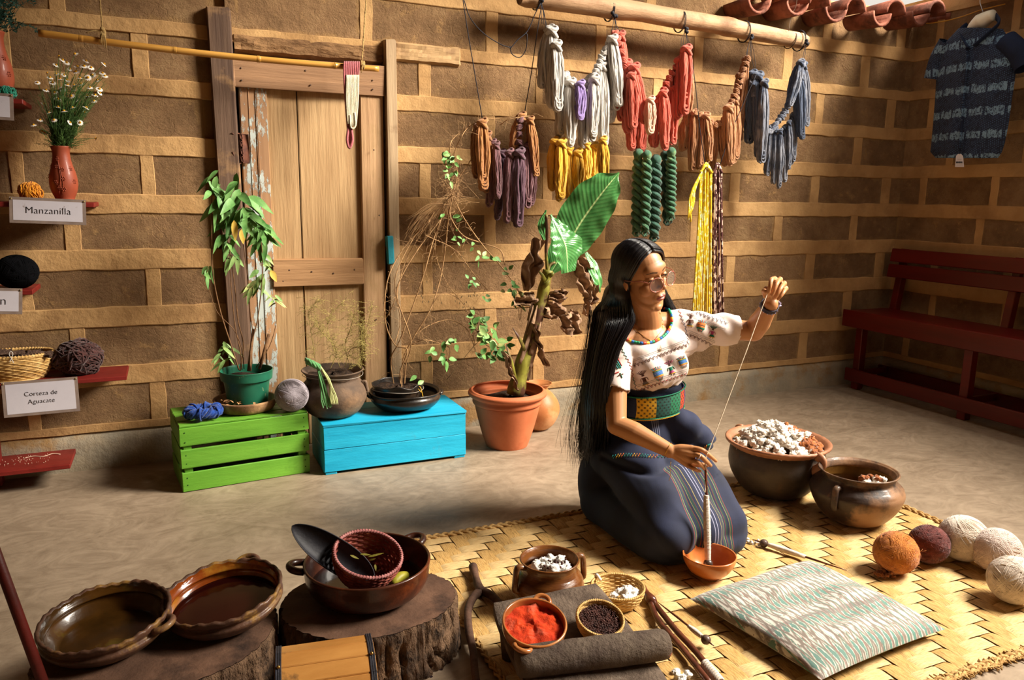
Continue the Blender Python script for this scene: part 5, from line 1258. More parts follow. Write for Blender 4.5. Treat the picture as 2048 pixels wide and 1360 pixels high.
# pink and cream skein on the bamboo pole
pk = thing('yarn_skein', GY(702, 126, 3.47), 'pink and cream skein looped over the bamboo pole in front of the door', 'yarn skein')
S_PK = skcol('rose_cotton', '#A84A50', '#C87074'); S_CR = skcol('ivory_cotton', '#DCCFAE', '#EDE2C6')
mb = MB(); mc = MB()
for i in range(9):
    x = 688+i*3.6; yb = 292-abs(i-3)*3 if i < 6 else 225
    (mb if i < 6 else mb).tube(bez([GY(x, 136, 3.50), GY(x+1, 124, 3.478), GY(x, 150, 3.462), GY(lerp(x, 700, .35), 220, 3.462), GY(lerp(x, 700, .8), yb, 3.465)], 14), .0042, 5)
for i in range(9):
    x = 692+i*2.8; mc.tube(bez([GY(x+2, 150, 3.458), GY(x+1, 200, 3.452), GY(696+i*1.9, 252-(i < 3)*4, 3.455)], 10), .0044, 5)
mb.tube(bez([GY(697, 255, 3.46), GY(694, 280, 3.455), GY(699, 296, 3.455), GY(705, 280, 3.455), GY(702, 255, 3.46)], 16), .006, 6)
mc.tube(bez([GY(716, 182, 3.455), GY(715, 195, 3.455), GY(709, 204, 3.455)], 6), .003, 5); mc.tube(bez([GY(700, 230, 3.45), GY(701, 252, 3.45), GY(706, 257, 3.45), GY(711, 250, 3.45), GY(709, 225, 3.45)], 12), .004, 5)
part('rose_strands', mb, S_PK, pk, label='rose pink strands'); part('cream_strands', mc, S_CR, pk, label='cream white strands')
# ================================================================== woven palm mat
def palm_mat(k1='#C39C62', k2='#D6B47C', k3='#E2C892', thr=.635):
    m, nt, bs = newmat('palm_strip'); uv = nt.nodes.new('ShaderNodeUVMap')
    mp = nt.nodes.new('ShaderNodeMapping'); mp.inputs['Scale'].default_value = (1.1, 1, 1); nt.links.new(uv.outputs[0], mp.inputs[0]); v = mp.outputs[0]
    oi = nt.nodes.new('ShaderNodeObjectInfo')
    cx = nt.nodes.new('ShaderNodeCombineXYZ'); nt.links.new(mth(nt, 'MULTIPLY', oi.outputs['Random'], 40), cx.inputs[1])
    ad = nt.nodes.new('ShaderNodeVectorMath'); ad.operation = 'ADD'; nt.links.new(v, ad.inputs[0]); nt.links.new(cx.outputs[0], ad.inputs[1])
    m2 = nt.nodes.new('ShaderNodeMapping'); m2.inputs['Scale'].default_value = (2.2, 9, 1); nt.links.new(ad.outputs[0], m2.inputs[0])
    col = ramp(nt, noise_n(nt, m2.outputs[0], 1.6, 5, .6), [(.3, k1), (.5, k2), (.7, k3)])
    m3 = nt.nodes.new('ShaderNodeMapping'); m3.inputs['Scale'].default_value = (2.6, 30, 1); nt.links.new(ad.outputs[0], m3.inputs[0])
    n3 = noise_n(nt, m3.outputs[0], 1.0, 3, .5, .3)
    mr = nt.nodes.new('ShaderNodeMapRange'); mr.inputs[1].default_value = thr; mr.inputs[2].default_value = thr+.03; nt.links.new(n3, mr.inputs[0])
    col = mixc(nt, mth(nt, 'MULTIPLY', mr.outputs[0], .8), col, '#6A4A22')
    nt.links.new(col, bs.inputs['Base Color']); bs.inputs['Roughness'].default_value = .55; bs.inputs['Specular IOR Level'].default_value = .3
    bumpn(nt, bs, mth(nt, 'SUBTRACT', noise_n(nt, m3.outputs[0], 2.4, 4), mth(nt, 'MULTIPLY', mr.outputs[0], 1.2)), .5, .003); return m
PALM = palm_mat(); PALM2 = palm_mat('#AE8548', '#C49C5E', '#D2AE74', .575)
MX0, MX1, MY0, MY1 = .70, 2.60, 1.165, 2.43; PT = .0485
mat_ = thing('palm_mat', (1.65, 1.8, 0), 'large woven palm-leaf mat in golden twill spread on the floor', 'mat')
def strip(alongx, k, a0, a1, pos):
    vs = []; fs = []; uvs = []; n = int((a1-a0)/PT*5); w_ = PT*.495
    for i in range(n+1):
        s = a0+(a1-a0)*i/n; c = s/PT
        # twill 2/2: over for two crossings, under for two
        ci = int(math.floor(c-((MX0 if alongx else MY0)/PT)))
        ph = None
        cc = c-(MX0 if alongx else MY0)/PT-.5     # crossing number along this strip
        g = (((cc-k) if alongx else (k-cc)) % 4.0)    # over for two crossings, under for two
        w1 = math.cos((g-.5)*PI/2); z = .006+.0042*max(-1, min(1, 2.2*w1))*(1 if alongx else -1)
        sk = .006*noise.noise(Vector((s*2.2, k*3.1, 1 if alongx else 9)))
        for j, o in enumerate((-1, -.5, .5, 1)):
            oo = pos+o*w_+sk+.0016*noise.noise(Vector((s*14, k, o*4)))*(1 if abs(o) == 1 else 0); zz = z-(.0012 if abs(o) == 1 else 0)
            vs.append((s, oo, zz) if alongx else (oo, s, zz)); uvs.append((s*10, (o+1)/2+.013*k))
    for i in range(n):
        for j in range(3):
            a = i*4+j; fs.append((a, a+1, a+5, a+4) if not alongx else (a+4, a+5, a+1, a))
    mb = MB().add(vs, fs); o = part('palm_strip', mb, PALM if alongx else PALM2, mat_); ul = o.data.uv_layers.new(name='UVMap'); arr = []
    for p in o.data.polygons:
        for vi in p.vertices: arr += list(uvs[vi])
    ul.data.foreach_set('uv', arr)
ny = int((MY1-MY0)/PT); nx = int((MX1-MX0)/PT)
for k in range(ny): strip(True, k, MX0+random.uniform(-.008, .008), MX1-.012*(k > ny-6)*(k-ny+6)*0, MY0+(k+.5)*PT)
for k in range(nx): strip(False, k, MY0, MY1, MX0+(k+.5)*PT)
ed = MB(); EDG = M('braided_edge', '#A87C42', '#D0AC70', 60, rough=.75, bump=.9, bscale=120)
def braid(a, b, r=.010):
    a, b = Vector(a), Vector(b); L = (b-a).length; n = int(L/.008); d = (b-a).normalized(); s_ = Vector((-d.y, d.x, 0))
    for q in range(3):
        ed.tube([a.lerp(b, i/n)+s_*(r*math.sin(i*.55+q*2.09)+.004*noise.noise(Vector((i*.05, q, 0))))+Vector((0, 0, .011+.004*math.sin(i*1.1+q*4.2))) for i in range(n+1)], r*.55, 5)
braid((MX0-.0, MY1+.004, 0), (MX1, MY1+.004, 0)); braid((MX1+.003, MY1, 0), (MX1+.003, MY0, 0)); braid((MX1, MY0-.008, 0), (MX0, MY0-.004, 0), .009); braid((MX0-.004, MY0, 0), (MX0-.004, MY1, 0), .007)
rd = random.Random(77)
for i in range(1500):
    u = rd.random(); sd = rd.random()
    p, q = ((Vector((lerp(MX0, MX1, u), MY0-.012, .012)), Vector((rd.gauss(0, .012), rd.uniform(-.024, .030), rd.uniform(-.006, .006)))) if sd < .55 else
            (Vector((lerp(MX0, MX1, u), MY1+.008, .010)), Vector((rd.gauss(0, .01), rd.uniform(-.006, .012), rd.uniform(-.004, .005)))) if sd < .8 else (Vector((MX1+.006, lerp(MY0, MY1, u), .010)), Vector((rd.uniform(-.01, .014), rd.gauss(0, .01), rd.uniform(-.004, .004)))))
    q.z = max(q.z, -.008); ed.tube([p-q*.5, p+q], .0022, 4)
part('braided_edge', ed, EDG, mat_, kind='stuff')
MATZ = .0105
# ================================================================== tree stumps
BARK = M('stump_bark', '#3E2C20', '#7A5E46', 9, (1, 1, .35), rough=.95, bump=1.4, bscale=22, bstretch=(1, 1, .3), dist=.03, c3='#2A1E16', s3=12, lo3=.5, hi3=.62)
STOP = M('stump_top', '#4C3528', '#725340', 6, rough=.8, bump=.7, bscale=24, c3='#34241C', s3=5, lo3=.5, hi3=.65)
def stump(c, rx, ry, h, label, sd, rot=0):
    t = thing('tree_stump', c, label, 'tree stump'); mb = MB(); n = 220; rows_ = 18; vs = []; fs = []; c = Vector(c)
    def rad(a): return 1+.05*math.sin(2*a+sd)+.06*noise.noise(Vector((math.cos(a)*1.4, math.sin(a)*1.4, sd)))
    def rr(a, v):
        g = noise.noise(Vector((math.cos(a)*7, math.sin(a)*7, v*1.0+sd*3))); g2 = noise.noise(Vector((math.cos(a)*19, math.sin(a)*19, v*2.4+sd)))
        crack = -.11*max(0, abs(g)*-7+1)-.035*max(0, abs(g2)*-5+1)
        return rad(a)*(1+crack+.012*g2+(.04*(1-v)**2))
    for j in range(rows_+1):
        v = j/rows_
        for i in range(n):
            a = 2*PI*i/n; k = lerp(rr(a, v), rad(a), .0 if v < .6 else (v-.6)*1.9)-(.022 if j == rows_ else 0); vs.append(c+Vector((rx*k*math.cos(a), ry*k*math.sin(a), h*v)))
    for j in range(rows_):
        for i in range(n): l = (i+1) % n; fs.append((j*n+i, j*n+l, (j+1)*n+l, (j+1)*n+i))
    mb.add(vs, fs); part('bark', mb, BARK, t); tp_ = MB(); vs = []; fs = []
    for j in range(9):
        q = j/8
        for i in range(n):
            a = 2*PI*i/n; k = (lerp(rr(a, 1), rad(a), .76)-.022)*q; vs.append(c+Vector((rx*k*math.cos(a), ry*k*math.sin(a), h+.0015+.003*noise.noise(Vector((k*5*math.cos(a), k*5*math.sin(a), sd)))*(1 if j < 8 else .0))))
    for j in range(8):
        for i in range(n): l = (i+1) % n; fs.append((j*n+i, j*n+l, (j+1)*n+l, (j+1)*n+i))
    tp_.add(vs, fs); part('cut_top', tp_, STOP, t, label='worn grey-brown cut face'); return t
stump((-.075, 1.895, 0), .262, .255, .145, 'low broad tree stump at the left holding two glazed bowls', 1.3)
stump((.425, 1.86, 0), .238, .185, .145, 'cracked tree stump beside the mat holding the big two-handled dish', 4.1)
SZ = .150
# ================================================================== glazed bowls on the stumps
GLZ1 = M('olive_glaze', '#241706', '#4A2E0E', 7, rough=.25, bump=.1, coat=.4, c3='#6A5E22', s3=4, lo3=.55, hi3=.7)
GLZ2 = M('amber_glaze', '#5A260C', '#8E4414', 6, rough=.18, bump=.1, coat=.8, c3='#A87628', s3=7, lo3=.56, hi3=.7)
GRIM = M('grimy_clay_rim', '#3A261C', '#684836', 9, rough=.5, bump=.4, c3='#9A7434', s3=8, lo3=.56, hi3=.66, coat=.2)
DKC = M('dark_burnt_clay', '#24130C', '#4E2412', 7, rough=.35, bump=.2, coat=.4, c3='#7A3A18', s3=6, lo3=.55, hi3=.7)
def tilt(ax, ay): return Euler((ax, ay, 0)).to_matrix()
def glazed(c, r, h, label, seed, Rm, m_in, m_out, sc_=26, handle_a=None, liquid=None):
    c = Vector(c); t = thing('glazed_bowl', c, label, 'bowl'); R4 = Rm.to_4x4()
    out = smoothprof([(r*.55, 0), (r*.80, h*.12), (r*.97, h*.45), (r*1.0, h*.62), (r*.955, h*.72), (r*1.0, h*.86), (r*1.02, h*1.0)], 26)
    ni = len(out)+1
    def zf(a, i): return (.0022*math.sin(a*sc_)+.002*math.sin(a*7+seed)) if ni-5 <= i <= ni+5 else 0
    sh_ = shell(out, .010); k = ni+2
    part('outer_wall', MB().lathe(sh_[:k+1], c, 104, rf=lambda a, i: 1+.012*math.sin(2*a+seed), zf=zf, mat=R4), m_out, t)
    part('glazed_inside', MB().lathe(sh_[k:], c, 104, rf=lambda a, i: 1+.012*math.sin(2*a+seed), zf=lambda a, i: zf(a, i+k), mat=R4), m_in, t)
    if handle_a is not None:
        for ha in handle_a: mb = MB(); hhandle(mb, c, ha, r*1.0, h*.80, .028, .055, .008, Rm); part('handle', mb, m_out, t)
    if liquid: part('dye', MB().lathe([(0, h*.45), (r*.86, h*.45)], c, 60, mat=R4), liquid, t)
    return t
DYE = M('dark_red_dye', '#220605', '#2C0C08', 5, rough=.10, bump=.04, bscale=6, spec=.35)
glazed((-.186, 1.905, SZ+.001), .140, .066, 'olive-brown glazed bowl with scalloped rim, leftmost on the stumps', 1.0, tilt(.07, -.06), GLZ1, GRIM, 30, (-.55,))
glazed((.078, 1.905, SZ+.008), .140, .068, 'amber glazed bowl of dark red dye, right of the leftmost bowl', 2.2, tilt(.07, -.12), GLZ2, GRIM, 24, (1.05,), DYE)
dc = Vector((.433, 1.895, SZ)); dish = thing('clay_dish', dc, 'large dark two-handled clay dish on the cracked stump beside the mat', 'dish')
pr_ = smoothprof([(.10, 0), (.14, .014), (.160, .045), (.165, .080), (.167, .092)], 24)
sh_ = shell(pr_, .008); part('body', MB().lathe(sh_, dc, 72), DKC, dish)
for ha in (.50, PI-.25):
    mb = MB(); hhandle(mb, dc, ha, .166, .082, .040, .055, .0095); part('handle', mb, DKC, dish, label='looped clay handle')
part('dye', MB().lathe([(0, .035), (.152, .035)], dc, 50), DYE, dish)
PINKW = M('dyed_wicker', '#6E2C24', '#A85C4C', 40, rough=.7, bump=.5, bscale=120); PRIM = M('dyed_wicker_rim', '#8A4A48', '#B07874', 40, rough=.7, bump=.6)
Rb_ = tilt(.32, .12); bb2 = Vector((.418, 1.885, SZ+.052))
bk2, BP2 = wicker_basket('wicker_basket', bb2, .052, .088, .078, PINKW, 'reddish dyed wicker basket sitting in the big clay dish', 13, 30, .0022, R=Rb_, rim=.0045, rimm=PRIM)
# long black gourd scoop
GRD = M('black_gourd', '#121116', '#1E1D26', 8, rough=.55, bump=.2)
GA, GB = GY(583, 1052, 1.93), GY(748, 1158, 1.84); gx = (GB-GA).normalized(); up_ = Vector((-.35, -.62, .72)); gz = (up_-gx*up_.dot(gx)).normalized(); gyv = gz.cross(gx); Lg = (GB-GA).length
def gourd(k):
    def fn(u, v):
        s = u*2-1; w_ = (1-abs(s)**2.3)**.62*(1+.10*s)*.042*k; a = PI*v; bow = .010*(1-s*s)
        return GA+gx*(Lg*(.5+.5*s*(.985 if k < 1 else 1)))+gyv*(-math.cos(a)*w_)+gz*(-math.sin(a)*w_*.55*(.93 if k < 1 else 1)-bow+.004)
    return fn
mb = MB(); mb.grid(gourd(1), 48, 16); n1 = len(mb.v); mb.grid(gourd(.93), 48, 16)
for i in range(48):   # lip
    for base in (0, 16*49): a = base+i; b = a+1; mb.f.append((a, b, n1+b, n1+a) if base else (b, a, n1+a, n1+b))
mb.f = [f if i < 48*16 or i >= 48*32 else f[::-1] for i, f in enumerate(mb.f)]
solo('gourd_scoop', mb, GRD, GA.lerp(GB, .5), 'long black boat-shaped gourd scoop leaning in the reddish basket', 'scoop')
lv = MB()
for (x, y, x2, y2) in ((720, 1108, 742, 1110), (735, 1114, 768, 1106), (738, 1120, 752, 1117), (750, 1128, 752, 1142), (752, 1145, 762, 1138), (700, 1110, 718, 1118)):
    lv.leaf(GY(x, y, 1.86), GY(x2, y2, 1.85), .006, (0, -.6, .8), 5)
solo('leaf_strips', lv, M('olive_leaf', '#6A6420', '#8A8030', 30, rough=.6), GY(740, 1115, 1.86), 'thin olive leaf strips inside the reddish basket', 'leaves', kind='stuff')
mb = MB(); A, B = GZ(783, 1170, SZ+.040), GZ(813, 1150, SZ+.044); mb.tube(bez([A, A.lerp(B, .5)+Vector((0, 0, .006)), B], 8), [.008, .013, .014, .014, .014, .014, .013, .012, .010], 12)
solo('husk', mb, M('green_husk', '#8A8420', '#A8A034', 12, (1, 1, 1), rough=.45, bump=.2), A.lerp(B, .5)-Vector((0, 0, .013)), 'yellow-green husk piece lying in the big clay dish', 'husk')
mb = MB(); ch_c = GZ(800, 1083, SZ); ch_c = Vector((.545, 1.985, SZ+.024)); mb.ell(ch_c, (.052, .026, .026), nu=28, nv=18, nz=.35, nsc=2.2, seed=3)
solo('wood_chunk', mb, M('red_wood', '#5A2214', '#8A4028', 16, (1, .3, 1), rough=.7, bump=.8, bscale=30), ch_c-Vector((0, 0, .026)), 'reddish-brown wood chunk behind the dyed wicker basket', 'wood')

# ================================================================== small chest
CH = woodmat('chest_pine', '#A86E30', '#CF9650', '#5E4630', 'x', .45, .2, 0, 5, .25, s3=7, lo3=.54, hi3=.62, coat=.15)
LEA = M('black_strap', '#26262C', '#34343C', 40, rough=.45, bump=.4, bscale=90); BRS = M('brass', '#C09850', rough=.25, metal=.95, bump=0)
cA, cB = GZ(550, 1292, .215), GZ(742, 1265, .215); cx_ = (cB-cA).normalized(); cy_ = Vector((cx_.y, -cx_.x, 0)); 
ct = thing('wooden_chest', (cA+cB)/2+cy_*.075-Vector((0, 0, .215)), 'small pine chest with curved lid and black metal-edged corners', 'chest'); Wc = (cB-cA).length+.0
Rc = Matrix((cx_, -cy_, Vector((0, 0, 1)))).transposed(); o0 = cA+cx_*(Wc/2)
part('box', MB().box(o0+cy_*.08-Vector((0, 0, .125)), (Wc, .155, .18), .004, Rc), CH, ct, smooth=False)
lid = []
for i in range(4): a0, a1 = lerp(-.02, .155, i/4), lerp(-.02, .155, (i+1)/4)
prof_ = [(0.0, -.004), (.045, .006), (.090, .002), (.130, -.014), (.160, -.040)]
for i in range(4):
    (a, za), (b, zb) = prof_[i], prof_[i+1]; p = o0+cy_*a+Vector((0, 0, za)); q = o0+cy_*b+Vector((0, 0, zb)); d = (q-p).normalized(); N = cx_.cross(d)
    if N.z < 0: N = -N
    R_ = Matrix((cx_, N.cross(cx_), N)).transposed(); part('lid_plank', MB().box((p+q)/2-N*.004, (Wc, (q-p).length-.0012, .010), .002, R_), CH, ct, smooth=False)
for s in (-1, 1):
    mb = MB()
    for i in range(4):
        (a, za), (b, zb) = prof_[i], prof_[i+1]; p = o0+cy_*a+Vector((0, 0, za)); q = o0+cy_*b+Vector((0, 0, zb)); d = (q-p).normalized(); N = cx_.cross(d)
        if N.z < 0: N = -N
        R_ = Matrix((cx_, N.cross(cx_), N)).transposed()
        for k in range(3): mb.box((p+q)/2+N*.0012+cx_*s*(Wc/2-.003-k*.0045), (.004, (q-p).length+.001, .0035), .001, R_)
    mb.box(o0+cy_*.1595-Vector((0, 0, .13))+cx_*s*(Wc/2-.008), (.016, .004, .17), .001, Rc); part('metal_edging', mb, LEA, ct, smooth=False)
    bs_ = MB(); bs_.ell(o0+cy_*.092+Vector((0, 0, .006))+cx_*s*(Wc/2-.008), .004, nu=10, nv=6); part('rivet', bs_, BRS, ct)
# floor stains near the stump
st_ = MB(); STN = M('dye_stain', '#2A1C22', rough=.35, bump=0)
for (x, y, r) in ((886, 1322, .013), (878, 1335, .010), (870, 1322, .004), (852, 1338, .009), (846, 1350, .006), (840, 1330, .003), (905, 1308, .006), (862, 1353, .004)):
    p = GZ(x, y, .0004); n = 22; st_.add([p]+[p+Vector((math.cos(a), math.sin(a)*1.3, 0))*r*(1+.35*noise.noise(Vector((math.cos(a)*1.5, math.sin(a)*1.5, x)))) for a in [2*PI*i/n for i in range(n)]], [(0, i+1, (i+1) % n+1) for i in range(n)])
solo('dye_stain', st_, STN, GZ(880, 1325), 'dark purple dye spots on the cement by the cracked stump', 'stain', kind='stuff')
# leaning dark red pole, far left
pm = MB(); A = Vector((-.243, 1.65, 0.0)); d = Vector((-.121, .15, .424)).normalized(); pm.tube([A, A+d*1.0], [.011, .011], 10)
solo('pole', pm, M('dark_red_stick', '#5E1810', '#3A100A', 5, rough=.5, bump=.2), A, 'thin dark red pole leaning at the bottom left corner', 'pole')

# ================================================================== grinding stone and roller
STONE = M('basalt', '#483A30', '#6E5E50', 14, rough=.9, bump=1.0, bscale=70, dist=.008, c3='#8A7E70', s3=22, lo3=.6, hi3=.75)
STONE2 = M('stained_basalt', '#463830', '#685A4C', 12, rough=.9, bump=1.0, bscale=70, dist=.008, c3='#A8442C', s3=7, lo3=.66, hi3=.72)
B0, B1 = Vector((.875, 1.71, .155)), Vector((.85, 1.28, .078)); mx_ = Vector((1, -.04, 0)).normalized(); my_ = (B1-B0).normalized(); mz_ = mx_.cross(-my_).normalized()
met = thing('grinding_stone', (.87, 1.5, 0), 'dark volcanic grinding stone slab sloping on short legs on the mat', 'grinding stone')
mb = MB(); Lm = (B1-B0).length
def mt(u, v, top):
    x = (u-.5)*.335*(1-.10*abs(v*2-1)**3); y = v*Lm; z = -.010*math.sin(v*PI)*(1 if top else 0)+.003*noise.noise(Vector((u*5, v*6, 2)))
    e = max(abs(u*2-1), abs(v*2-1)); z -= (.008*max(0, e-.93)/.07 if top else -.01*max(0, e-.9)/.1)
    return B0+mx_*x+my_*y+mz_*(z-(0 if top else .042))
mb.grid(lambda u, v: mt(u, v, True), 22, 28); mb.grid(lambda u, v: mt(1-u, v, False), 22, 28)
for (ua, ub, va, vb) in ((0, 0, 0, 1), (1, 1, 1, 0), (1, 0, 0, 0), (0, 1, 1, 1)):
    mb.grid(lambda s, t: mt(lerp(ua, ub, s), lerp(va, vb, s), True).lerp(mt(lerp(ua, ub, s), lerp(va, vb, s), False), t), 24, 3)
mb.f = mb.f; part('slab', mb, STONE, met)
for (x, v) in ((-.12, .12), (.12, .12), (0, .86)):
    p = B0+mx_*x+my_*(Lm*v)-mz_*.035; part('leg', MB().tube([p, Vector((p.x, p.y+.0, MATZ))], [.032, .022], 12), STONE, met)
ML, MR = GZ(1030, 1326, .125), GZ(1338, 1287, .132); ax_ = (MR-ML).normalized()
mb = MB(); n = 26; rr_ = [(.30 if i in (0, n) else .75 if i in (1, n-1) else .92 if i in (2, n-2) else 1)*.0365*(1+.05*math.sin(i/n*PI)) for i in range(n+1)]
mb.tube([ML-ax_*.0+(MR-ML)*t for t in [0, .008, .025]+[.025+.95*i/(n-4) for i in range(1, n-4)]+[.975, .992, 1.0]], [rr_[i] for i in range(n+1)][:n+1], 28); mb.v = [tuple(Vector(p)+Vector([noise.noise(Vector(p)*30+Vector((k, 0, 0)))*.0016 for k in (0, 9, 18)])) for p in mb.v]
solo('stone_roller', mb, STONE2, (ML+MR)/2-Vector((0, 0, .037)), 'long rounded stone roller with red stains across the grinding slab', 'stone roller')

# bowl of red powder, basket of seeds, resting on the slab
def onslab(v, x): return B0+mx_*x+my_*(Lm*v)
GLZ3 = M('honey_glaze', '#8A4E22', '#B87844', 7, rough=.25, bump=.1, coat=.5)
def dep(p): return (Vector(p)-CAM).dot(_f)
Rs = Matrix((mx_, (-my_), mz_)).transposed()
rc = GZ(1068, 1241, .185); rp = rc-mz_*.058+Vector((0, 0, .0)); r_ = 66/FPX*dep(rc)
Rt = Rs @ tilt(.08, .0)
rb = thing('clay_bowl', rp, 'small honey-glazed two-handled bowl heaped with bright red powder', 'bowl')
pr_ = smoothprof([(r_*.5, 0), (r_*.78, .010), (r_*.95, .032), (r_*1.0, .058)], 20); part('body', MB().lathe(shell(pr_, .006), rp, 60, mat=Rt.to_4x4()), GLZ3, rb)
for ha in (.95, PI+.85): mb = MB(); hhandle(mb, rp, ha, r_, .050, .020, .040, .0062, Rt); part('handle', mb, GLZ3, rb)
POW = M('red_powder', '#A82808', '#D04010', 30, rough=.95, bump=1.0, bscale=120, dist=.004, c3='#C85A40', s3=16, lo3=.55, hi3=.65)
mb = MB(); vs = []
def pw(u, v):
    rr = v*r_*.90; a = u*2*PI; p = Vector((rr*math.cos(a), rr*math.sin(a), .046+.013*noise.noise(Vector((math.cos(a)*v*2.8, math.sin(a)*v*2.8, 3)))-.004*v+.004*noise.noise(Vector((math.cos(a)*v*9, math.sin(a)*v*9, 3)))))
    return rp+Rt @ p
mb.grid(pw, 60, 16); solo('red_powder', mb, POW, rp+Rt @ Vector((0, 0, .046)), 'coarse bright orange-red powder filling the small glazed bowl', 'powder', kind='stuff')
sc0 = GZ(1199, 1233, .165); sp0 = sc0-mz_*.046; rs_ = 48/FPX*dep(sc0); Rt2 = Rs @ tilt(.10, .0)
sb, SP2 = wicker_basket('wicker_basket', sp0, rs_*.62, rs_*.98, .046, WICK, 'small round pale basket of dark brown seeds on the grinding stone', 9, 26, .0016, R=Rt2, rim=.0032, weave=.0012)
SEED = M('seeds', '#2C1612', '#5A342C', 60, rough=.6, bump=.2); mb = MB(); rd = random.Random(8)
for i in range(620):
    q = math.sqrt(rd.random())*rs_*.86; a = rd.uniform(0, 2*PI); p = sp0+Rt2 @ Vector((q*math.cos(a), q*math.sin(a), .034+rd.uniform(0, .004)+.004*(1-(q/rs_)**2)))
    mb.ell(p, (.0026, .0019, .0017), R=Euler((rd.uniform(0, 3), rd.uniform(0, 3), rd.uniform(0, 3))).to_matrix(), nu=5, nv=3)
mb.lathe([(0, .032), (rs_*.9, .032)], sp0, 24, mat=Rt2.to_4x4())
solo('seeds', mb, SEED, sp0+Rt2 @ Vector((0, 0, .034)), 'tiny dark brown seeds filling the small round basket', 'seeds', kind='stuff')

# ================================================================== cotton
COT = M('raw_cotton', '#D8CBBC', '#EDE2D2', 30, rough=1, bump=.5, bscale=120, sheen=.4); COTW = M('white_cotton_tufts', '#D4CFC8', '#F0ECE4', 30, rough=1, bump=.4, bscale=120, sheen=.4); COTB = M('brown_cotton', '#8A4A20', '#B06A34', 30, rough=1, bump=.6, bscale=120, sheen=.3)
def tufts(pts, size, seed, mb=None):
    mb = mb or MB(); rd = random.Random(seed)
    for p in pts:
        for k in range(3):
            s = size*rd.uniform(.5, .95); mb.ell(Vector(p)+Vector([rd.gauss(0, size*.42) for _ in range(3)]), (s, s*rd.uniform(.7, 1), s*rd.uniform(.6, .95)), nu=15, nv=10, nz=.75, nsc=4.2, seed=rd.uniform(0, 99))
    return mb
# lidless jar with cotton
jc2 = GZ(1099, 1118, .150); jz = Vector((jc2.x, jc2.y, MATZ)); rj = 61/FPX*dep(jc2)*.985
JG = M('jar_glaze', '#4E2A12', '#7A4A22', 7, (1, 1, 4), rough=.25, bump=.2, coat=.5, c3='#8E6A4A', s3=5, lo3=.5, hi3=.65)
jt = thing('clay_jar', jz, 'brown glazed two-handled clay jar holding white cotton on the mat', 'jar')
pr_ = smoothprof([(rj*.55, 0), (rj*.95, .02), (rj*1.16, .055), (rj*1.12, .085), (rj*.96, .105), (rj*.92, .118), (rj*.95, .132), (rj*1.0, .140)], 44)
part('body', MB().lathe(shell(pr_, .006), jz, 72, rf=lambda a, i: 1+(.006*math.sin(i*2.4) if 8 < i < 34 else 0)), JG, jt)
for ha in (-.05, PI+.05): mb = MB(); handle(mb, jz, ha, rj*.97, .130, rj*1.12, .065, .026, .0085, flat=1.4); part('handle', mb, JG, jt)
part('bottom_inside', MB().lathe([(0, .095), (rj*.86, .095)], jz, 40), JG, jt)
rd = random.Random(3); mb = tufts([jz+Vector((rd.uniform(-.035, .045), rd.uniform(-.05, .02), .112+rd.uniform(0, .02))) for _ in range(17)], .016, 4)
solo('cotton', mb, COTW, jz+Vector((0, 0, .10)), 'white seeded cotton tufts inside the brown glazed jar', 'cotton', kind='stuff')
mb = MB()
for i in range(26): mb.ell(jz+Vector((rd.uniform(-.03, .04), rd.uniform(-.055, .0), .132+rd.uniform(0, .012))), .0035, nu=6, nv=4)
solo('cotton_seeds', mb, SEED, jz+Vector((0, 0, .12)), 'brown seeds caught in the white cotton of the jar', 'seeds', kind='stuff')
sbz = Vector((1.158, 1.800, MATZ)); sb2, _ = wicker_basket('wicker_basket', sbz, .052, .078, .052, WICK, 'shallow pale basket with a few cotton tufts beside the brown jar', 10, 28, .0018, rim=.0035, weave=.0014)
tie = MB(); q = sbz+Vector((-.03, .072, .055)); tie.tube(bez([q+Vector((0, .006, -.01)), q+Vector((0, 0, .006)), q+Vector((.002, -.02, -.002))], 8), .005, 6)
solo('ribbon', tie, COTW, q, 'white cloth tie on the rim of the shallow basket', 'ribbon')
rd = random.Random(6); mb = tufts([sbz+Vector((rd.uniform(-.02, .045), rd.uniform(-.045, .005), .022+rd.uniform(0, .018))) for _ in range(9)], .016, 9)
solo('cotton', mb, COTW, sbz+Vector((0, 0, .02)), 'few loose white cotton tufts in the shallow pale basket', 'cotton', kind='stuff')
# big pot of cotton, second pot
POT1 = M('sooty_pot', '#2E2620', '#52443A', 5, rough=.6, bump=.25, coat=.1, c3='#7A5A3C', s3=3, lo3=.55, hi3=.75); LIP = M('pot_lip', '#8A5A40', '#B07C5C', 7, rough=.5, bump=.2, coat=.15); AMB = M('amber_inside', '#4E3414', '#7E5A28', 7, rough=.3, bump=.1, coat=.4)
b1 = Vector((2.238, 2.325, MATZ)); big = thing('clay_pot', b1, 'large sooty clay pot heaped with raw cotton at the mat edge', 'pot'); H1 = .222
pr_ = smoothprof([(.090, 0), (.130, .014), (.172, .070), (.190, .125), (.188, .172), (.180, .195)], 30)
part('body', MB().lathe([(0, 0)]+pr_, b1, 80), POT1, big)
part('rim', MB().lathe([(.180, .193), (.196, .205), (.208, .215), (.209, .222), (.203, .226), (.190, .220), (.178, .205)], b1, 90, zf=lambda a, i: .0012*math.sin(a*40)), LIP, big)
part('inside', MB().lathe([(.180, .208), (.172, .17), (.15, .12), (0, .11)], b1, 60), AMB, big)
